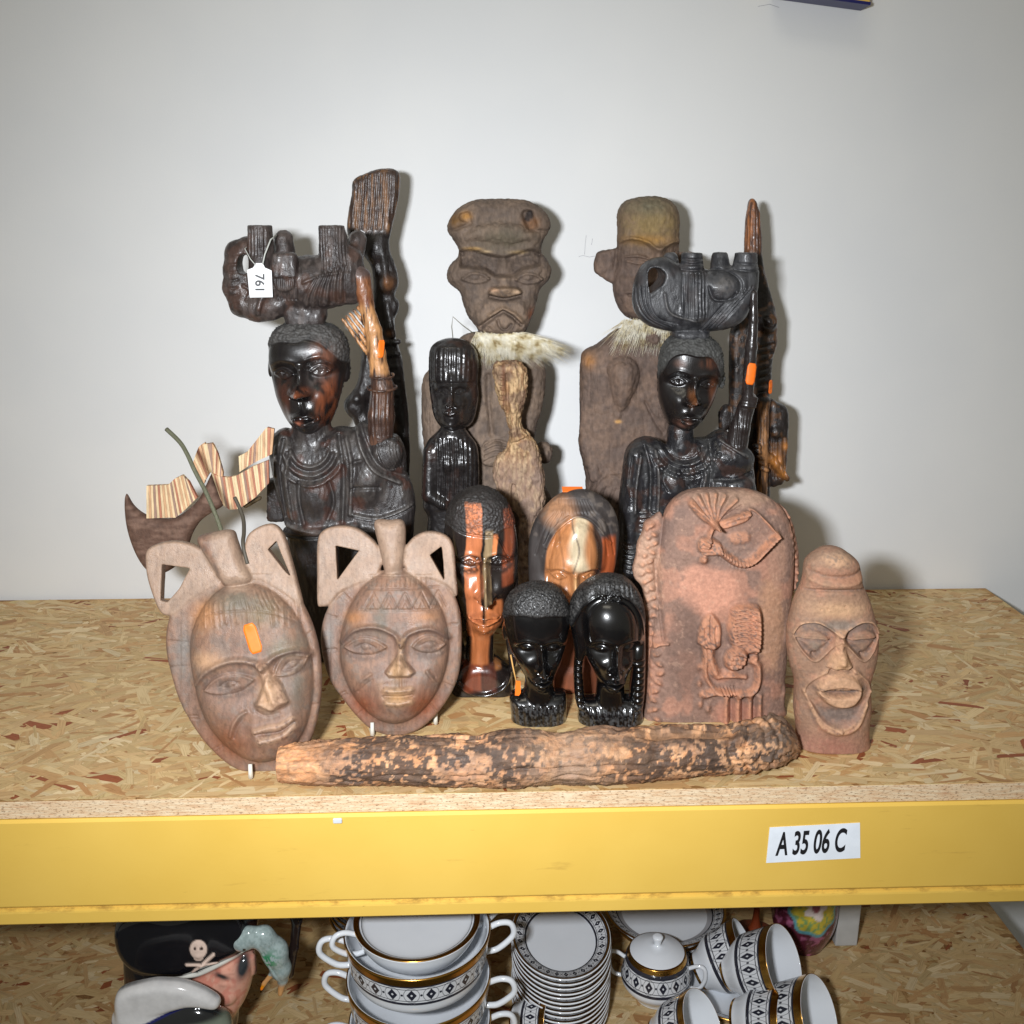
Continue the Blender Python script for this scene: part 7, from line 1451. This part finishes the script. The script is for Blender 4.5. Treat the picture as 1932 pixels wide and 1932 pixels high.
# ---- pirate character jugs at the left
KP = Plane(.10, x=430)
def byz(Y, x): 
    lo, hi = 1200., 2800.
    for _ in range(40):
        m = (lo+hi)/2; p = on_z(x, m, LZ)
        if p[1] > Y: lo = m
        else: hi = m
    return (lo+hi)/2
GLZ = carved_mat('glazed_pottery', .12, coat=.5, bump=.05, bscale=60, var=.12, rvar=.04, fine=300)
TBY = byz(.11, 430); KP = Plane(.11, x=430)
c = Carve(195, 565, 1600, TBY, -75, 66, 2.2)
c.infl(mp(K_, [(-230, 120), (-120, 0), (60, -60), (300, -40), (480, 60), (560, 110), (520, 260), (500, 400), (420, 700), (330, 1000), (-160, 1000), (-230, 700)]), 30, 60, w=60, p=2.2, blur=5)
c.infl(mp(K_, [(-260, 260), (-100, 180), (60, 200), (300, 140), (420, 180), (500, 370), (470, 415), (330, 480), (150, 548), (60, 560), (-150, 540), (-260, 420)]), 46, 30, w=24, p=2.5, blur=3)
c.infl(mp(K_, [(200, 560), (330, 500), (470, 430), (500, 520), (480, 640), (440, 740), (400, 800), (330, 1000), (150, 1000), (180, 760), (130, 640)]), 50, 30, w=40, p=2.2, blur=4)
c.ell((*K_(370, 640), 44), (16, 13, 14), k=6); c.ell((*K_(300, 740), 34), (26, 12, 14), k=8); c.cap((*K_(490, 480), 16), (*K_(500, 560), 12), 8, 6, k=4)
c.cuty(TBY)
R = Relief(K_)
R.ln([(60, 556), (200, 540), (330, 480), (430, 430), (500, 375)], 4.5, 7)
R.g(213, 375, 13, 14, 5); R.g(213, 412, 8, 5, 4)
R.ln([(150, 460), (310, 460)], 3, 4.5, False); R.ln([(180, 510), (295, 405)], 3, 4.5, False); R.g(310, 540, 10, 5, -4); R.g(345, 565, 8, 4, 3); R.ln([(290, 555), (340, 525), (400, 510)], 3, 3)
R.g(200, 360, 4, 4, -2); R.g(228, 360, 4, 4, -2)
hatp = spl(mp(K_, [(-300, 220), (60, 200), (300, 140), (420, 180), (500, 370), (470, 415), (330, 480), (150, 548), (60, 560), (-300, 560)])); crown = spl(mp(K_, [(-300, -60), (300, -60), (420, 0), (250, 110), (60, 190), (-160, 200)]))
def colT(V, N):
    x = (V[:, 0]-301.9)/.3437; y = (V[:, 1]-1660.3)/.3437; n = fbm(V, (10,)*3, 4, 3)
    c = np.tile(lin(46, 26, 24), (len(V), 1)); fc = ss(4, -4, polysd(V[:, 0], V[:, 1], spl(mp(K_, [(190, 560), (330, 500), (480, 430), (505, 520), (480, 640), (440, 740), (380, 790), (330, 730), (200, 660), (130, 640)]))))
    c = mixc(c, fc, lin(222, 164, 142)); c = mixc(c, fc*ss(.45, .6, n)*.6, lin(206, 122, 104))
    q = np.exp(-(((x-450)/34)**2+((y-490)/60)**2)); c = mixc(c, np.clip(q*1.4, 0, 1), lin(48, 52, 56)); q = np.exp(-(((x-335)/50)**2+((y-540)/10)**2)); c = mixc(c, np.clip(q*1.2, 0, 1), lin(60, 54, 52))
    c = mixc(c, ss(2, -2, polysd(V[:, 0], V[:, 1], crown)), lin(196, 200, 196)); c = mixc(c, ss(2, -2, polysd(V[:, 0], V[:, 1], hatp)), lin(20, 20, 24))
    def seg(a, b, w_): 
        d, _ = segd(V[:, 0], V[:, 1], K_(*a), K_(*b)); return ss(w_+.7, w_-.7, np.sqrt(d))
    hit = N[:, 2] > .1
    sk = np.maximum(ss(1.1, .95, np.hypot((x-213)/46, (y-375)/50)), ss(1.1, .9, np.hypot((x-213)/26, (y-420)/20)))
    sk = np.maximum(sk, np.maximum(seg((150, 460), (310, 460), 3.4), seg((180, 510), (295, 405), 3.4))); c = mixc(c, sk*hit, lin(232, 206, 190)); 
    for a in (195, 231): c = mixc(c, ss(1.2, .8, np.hypot((x-a)/9, (y-368)/9))*hit, lin(60, 44, 40))
    br = np.zeros(len(V)); 
    for a, b in (((60, 556), (200, 540)), ((200, 540), (330, 480)), ((330, 480), (430, 430)), ((430, 430), (500, 375))): br = np.maximum(br, seg(a, b, 4.2))
    return mixc(c, br, lin(226, 224, 214))
tj = empty('character_jug', 'glazed pirate jug in black hat with skull and crossbones, and a parrot handle', 'character jug', tuple(KP.pt(430, TBY)), 'pirate character jugs')
sculpt(c, KP, R, colT, name='jug_body', mat=GLZ, parent=tj, ds=44)
c = Carve(425, 565, 1725, 1925, -20, 50, 1.8)
c.tube([(*K_(420, 370), 24, 11), (*K_(480, 330), 24, 16), (*K_(560, 350), 18, 20), (*K_(620, 440), 12, 24), (*K_(650, 540), 8, 19), (*K_(660, 600), 6, 9), (*K_(645, 680), 6, 5)], k=8)
c.ell((*K_(450, 355), 26), (22, 17, 17), k=6); c.cap((*K_(395, 400), 28), (*K_(405, 425), 26), 6, 2.5, k=3); c.tube([(*K_(600, 560), 14, 5), (*K_(560, 610), 14, 4), (*K_(545, 640), 14, 3)], k=3)
R = Relief(K_)
for i in range(8): R.ln([(520+i*16, 300+i*14), (560+i*14, 400+i*16), (600+i*8, 500+i*12)], 2, -1.6)
def colP(V, N):
    x = (V[:, 0]-301.9)/.3437; y = (V[:, 1]-1660.3)/.3437; n = fbm(V, (4,)*3, 9, 3); c = np.tile(lin(160, 176, 174), (len(V), 1)); c = mixc(c, ss(.45, .6, n)*.5, lin(126, 142, 140)); q = np.exp(-(((x-590)/50)**2+((y-450)/44)**2)); c = mixc(c, np.clip(q*1.3, 0, 1)*ss(.4, .55, n), lin(60, 140, 96))
    c = mixc(c, ss(600, 640, y)+ss(.0, 1, (y > 560)*(x < 610)), lin(206, 152, 96)); c = mixc(c, np.clip(np.exp(-(((x-395)/22)**2+((y-415)/30)**2))*1.5, 0, 1), lin(222, 170, 130)); c = mixc(c, ss(1.2, .8, np.hypot((x-465)/9, (y-375)/9)), lin(20, 20, 22)); return mixc(c, ss(10, 5, np.hypot(x-498, y-398)), lin(20, 20, 20))
sculpt(c, KP, R, colP, name='parrot_handle', mat=GLZ, parent=tj, ds=36)
c = Carve(500, 570, 1700, 1960, -50, 10, 2.2); c.tube([(*K_(540, 120), -26, 16), (*K_(670, 170), -26, 14), (*K_(730, 300), -26, 10), (*K_(715, 450), -26, 9), (*K_(690, 600), -26, 9)], k=6); 
sculpt(c, KP, None, lambda V, N: np.tile(lin(30, 20, 18), (len(V), 1)), name='handle', mat=GLZ, parent=tj, ds=20)
K2Y = .075; KP2 = Plane(K2Y, x=380); B2 = byz(K2Y, 380)
c = Carve(215, 440, 1840, B2, -50, 50, 2.2)
c.infl(mp(K_, [(-240, 620), (-60, 555), (60, 552), (150, 565), (250, 605), (325, 655), (330, 690), (300, 705), (180, 690), (60, 715), (-200, 800)]), 24, 14, w=16, p=2.3, blur=2); c.infl(mp(K_, [(-240, 700), (60, 700), (200, 690), (310, 730), (390, 800), (380, 1100), (300, 1500), (-140, 1500), (-220, 1100)]), 34, 54, w=60, p=2.2, blur=4)
c.cuty(B2)
brim = spl(mp(K_, [(-240, 620), (-60, 555), (60, 552), (150, 565), (250, 605), (325, 655), (330, 685), (300, 697), (180, 676), (60, 702), (-240, 790)]))
def colT2(V, N):
    y = (V[:, 1]-1660.3)/.3437; x = (V[:, 0]-301.9)/.3437; c = np.tile(lin(30, 32, 34), (len(V), 1)); sd = polysd(V[:, 0], V[:, 1], brim); c = mixc(c, ss(6, 4, sd)*(y > 640), lin(22, 28, 92)); c = mixc(c, ss(1, -1, sd), lin(210, 208, 206)); return mixc(c, ss(760, 790, y+.1*x), lin(110, 118, 104))
t2 = empty('character_jug', 'second pirate jug at the bottom left showing only its white-lined dark hat brim', 'character jug', tuple(KP2.pt(380, B2)), 'pirate character jugs')
sculpt(c, KP2, None, colT2, name='jug_body', mat=GLZ, parent=t2, ds=6)
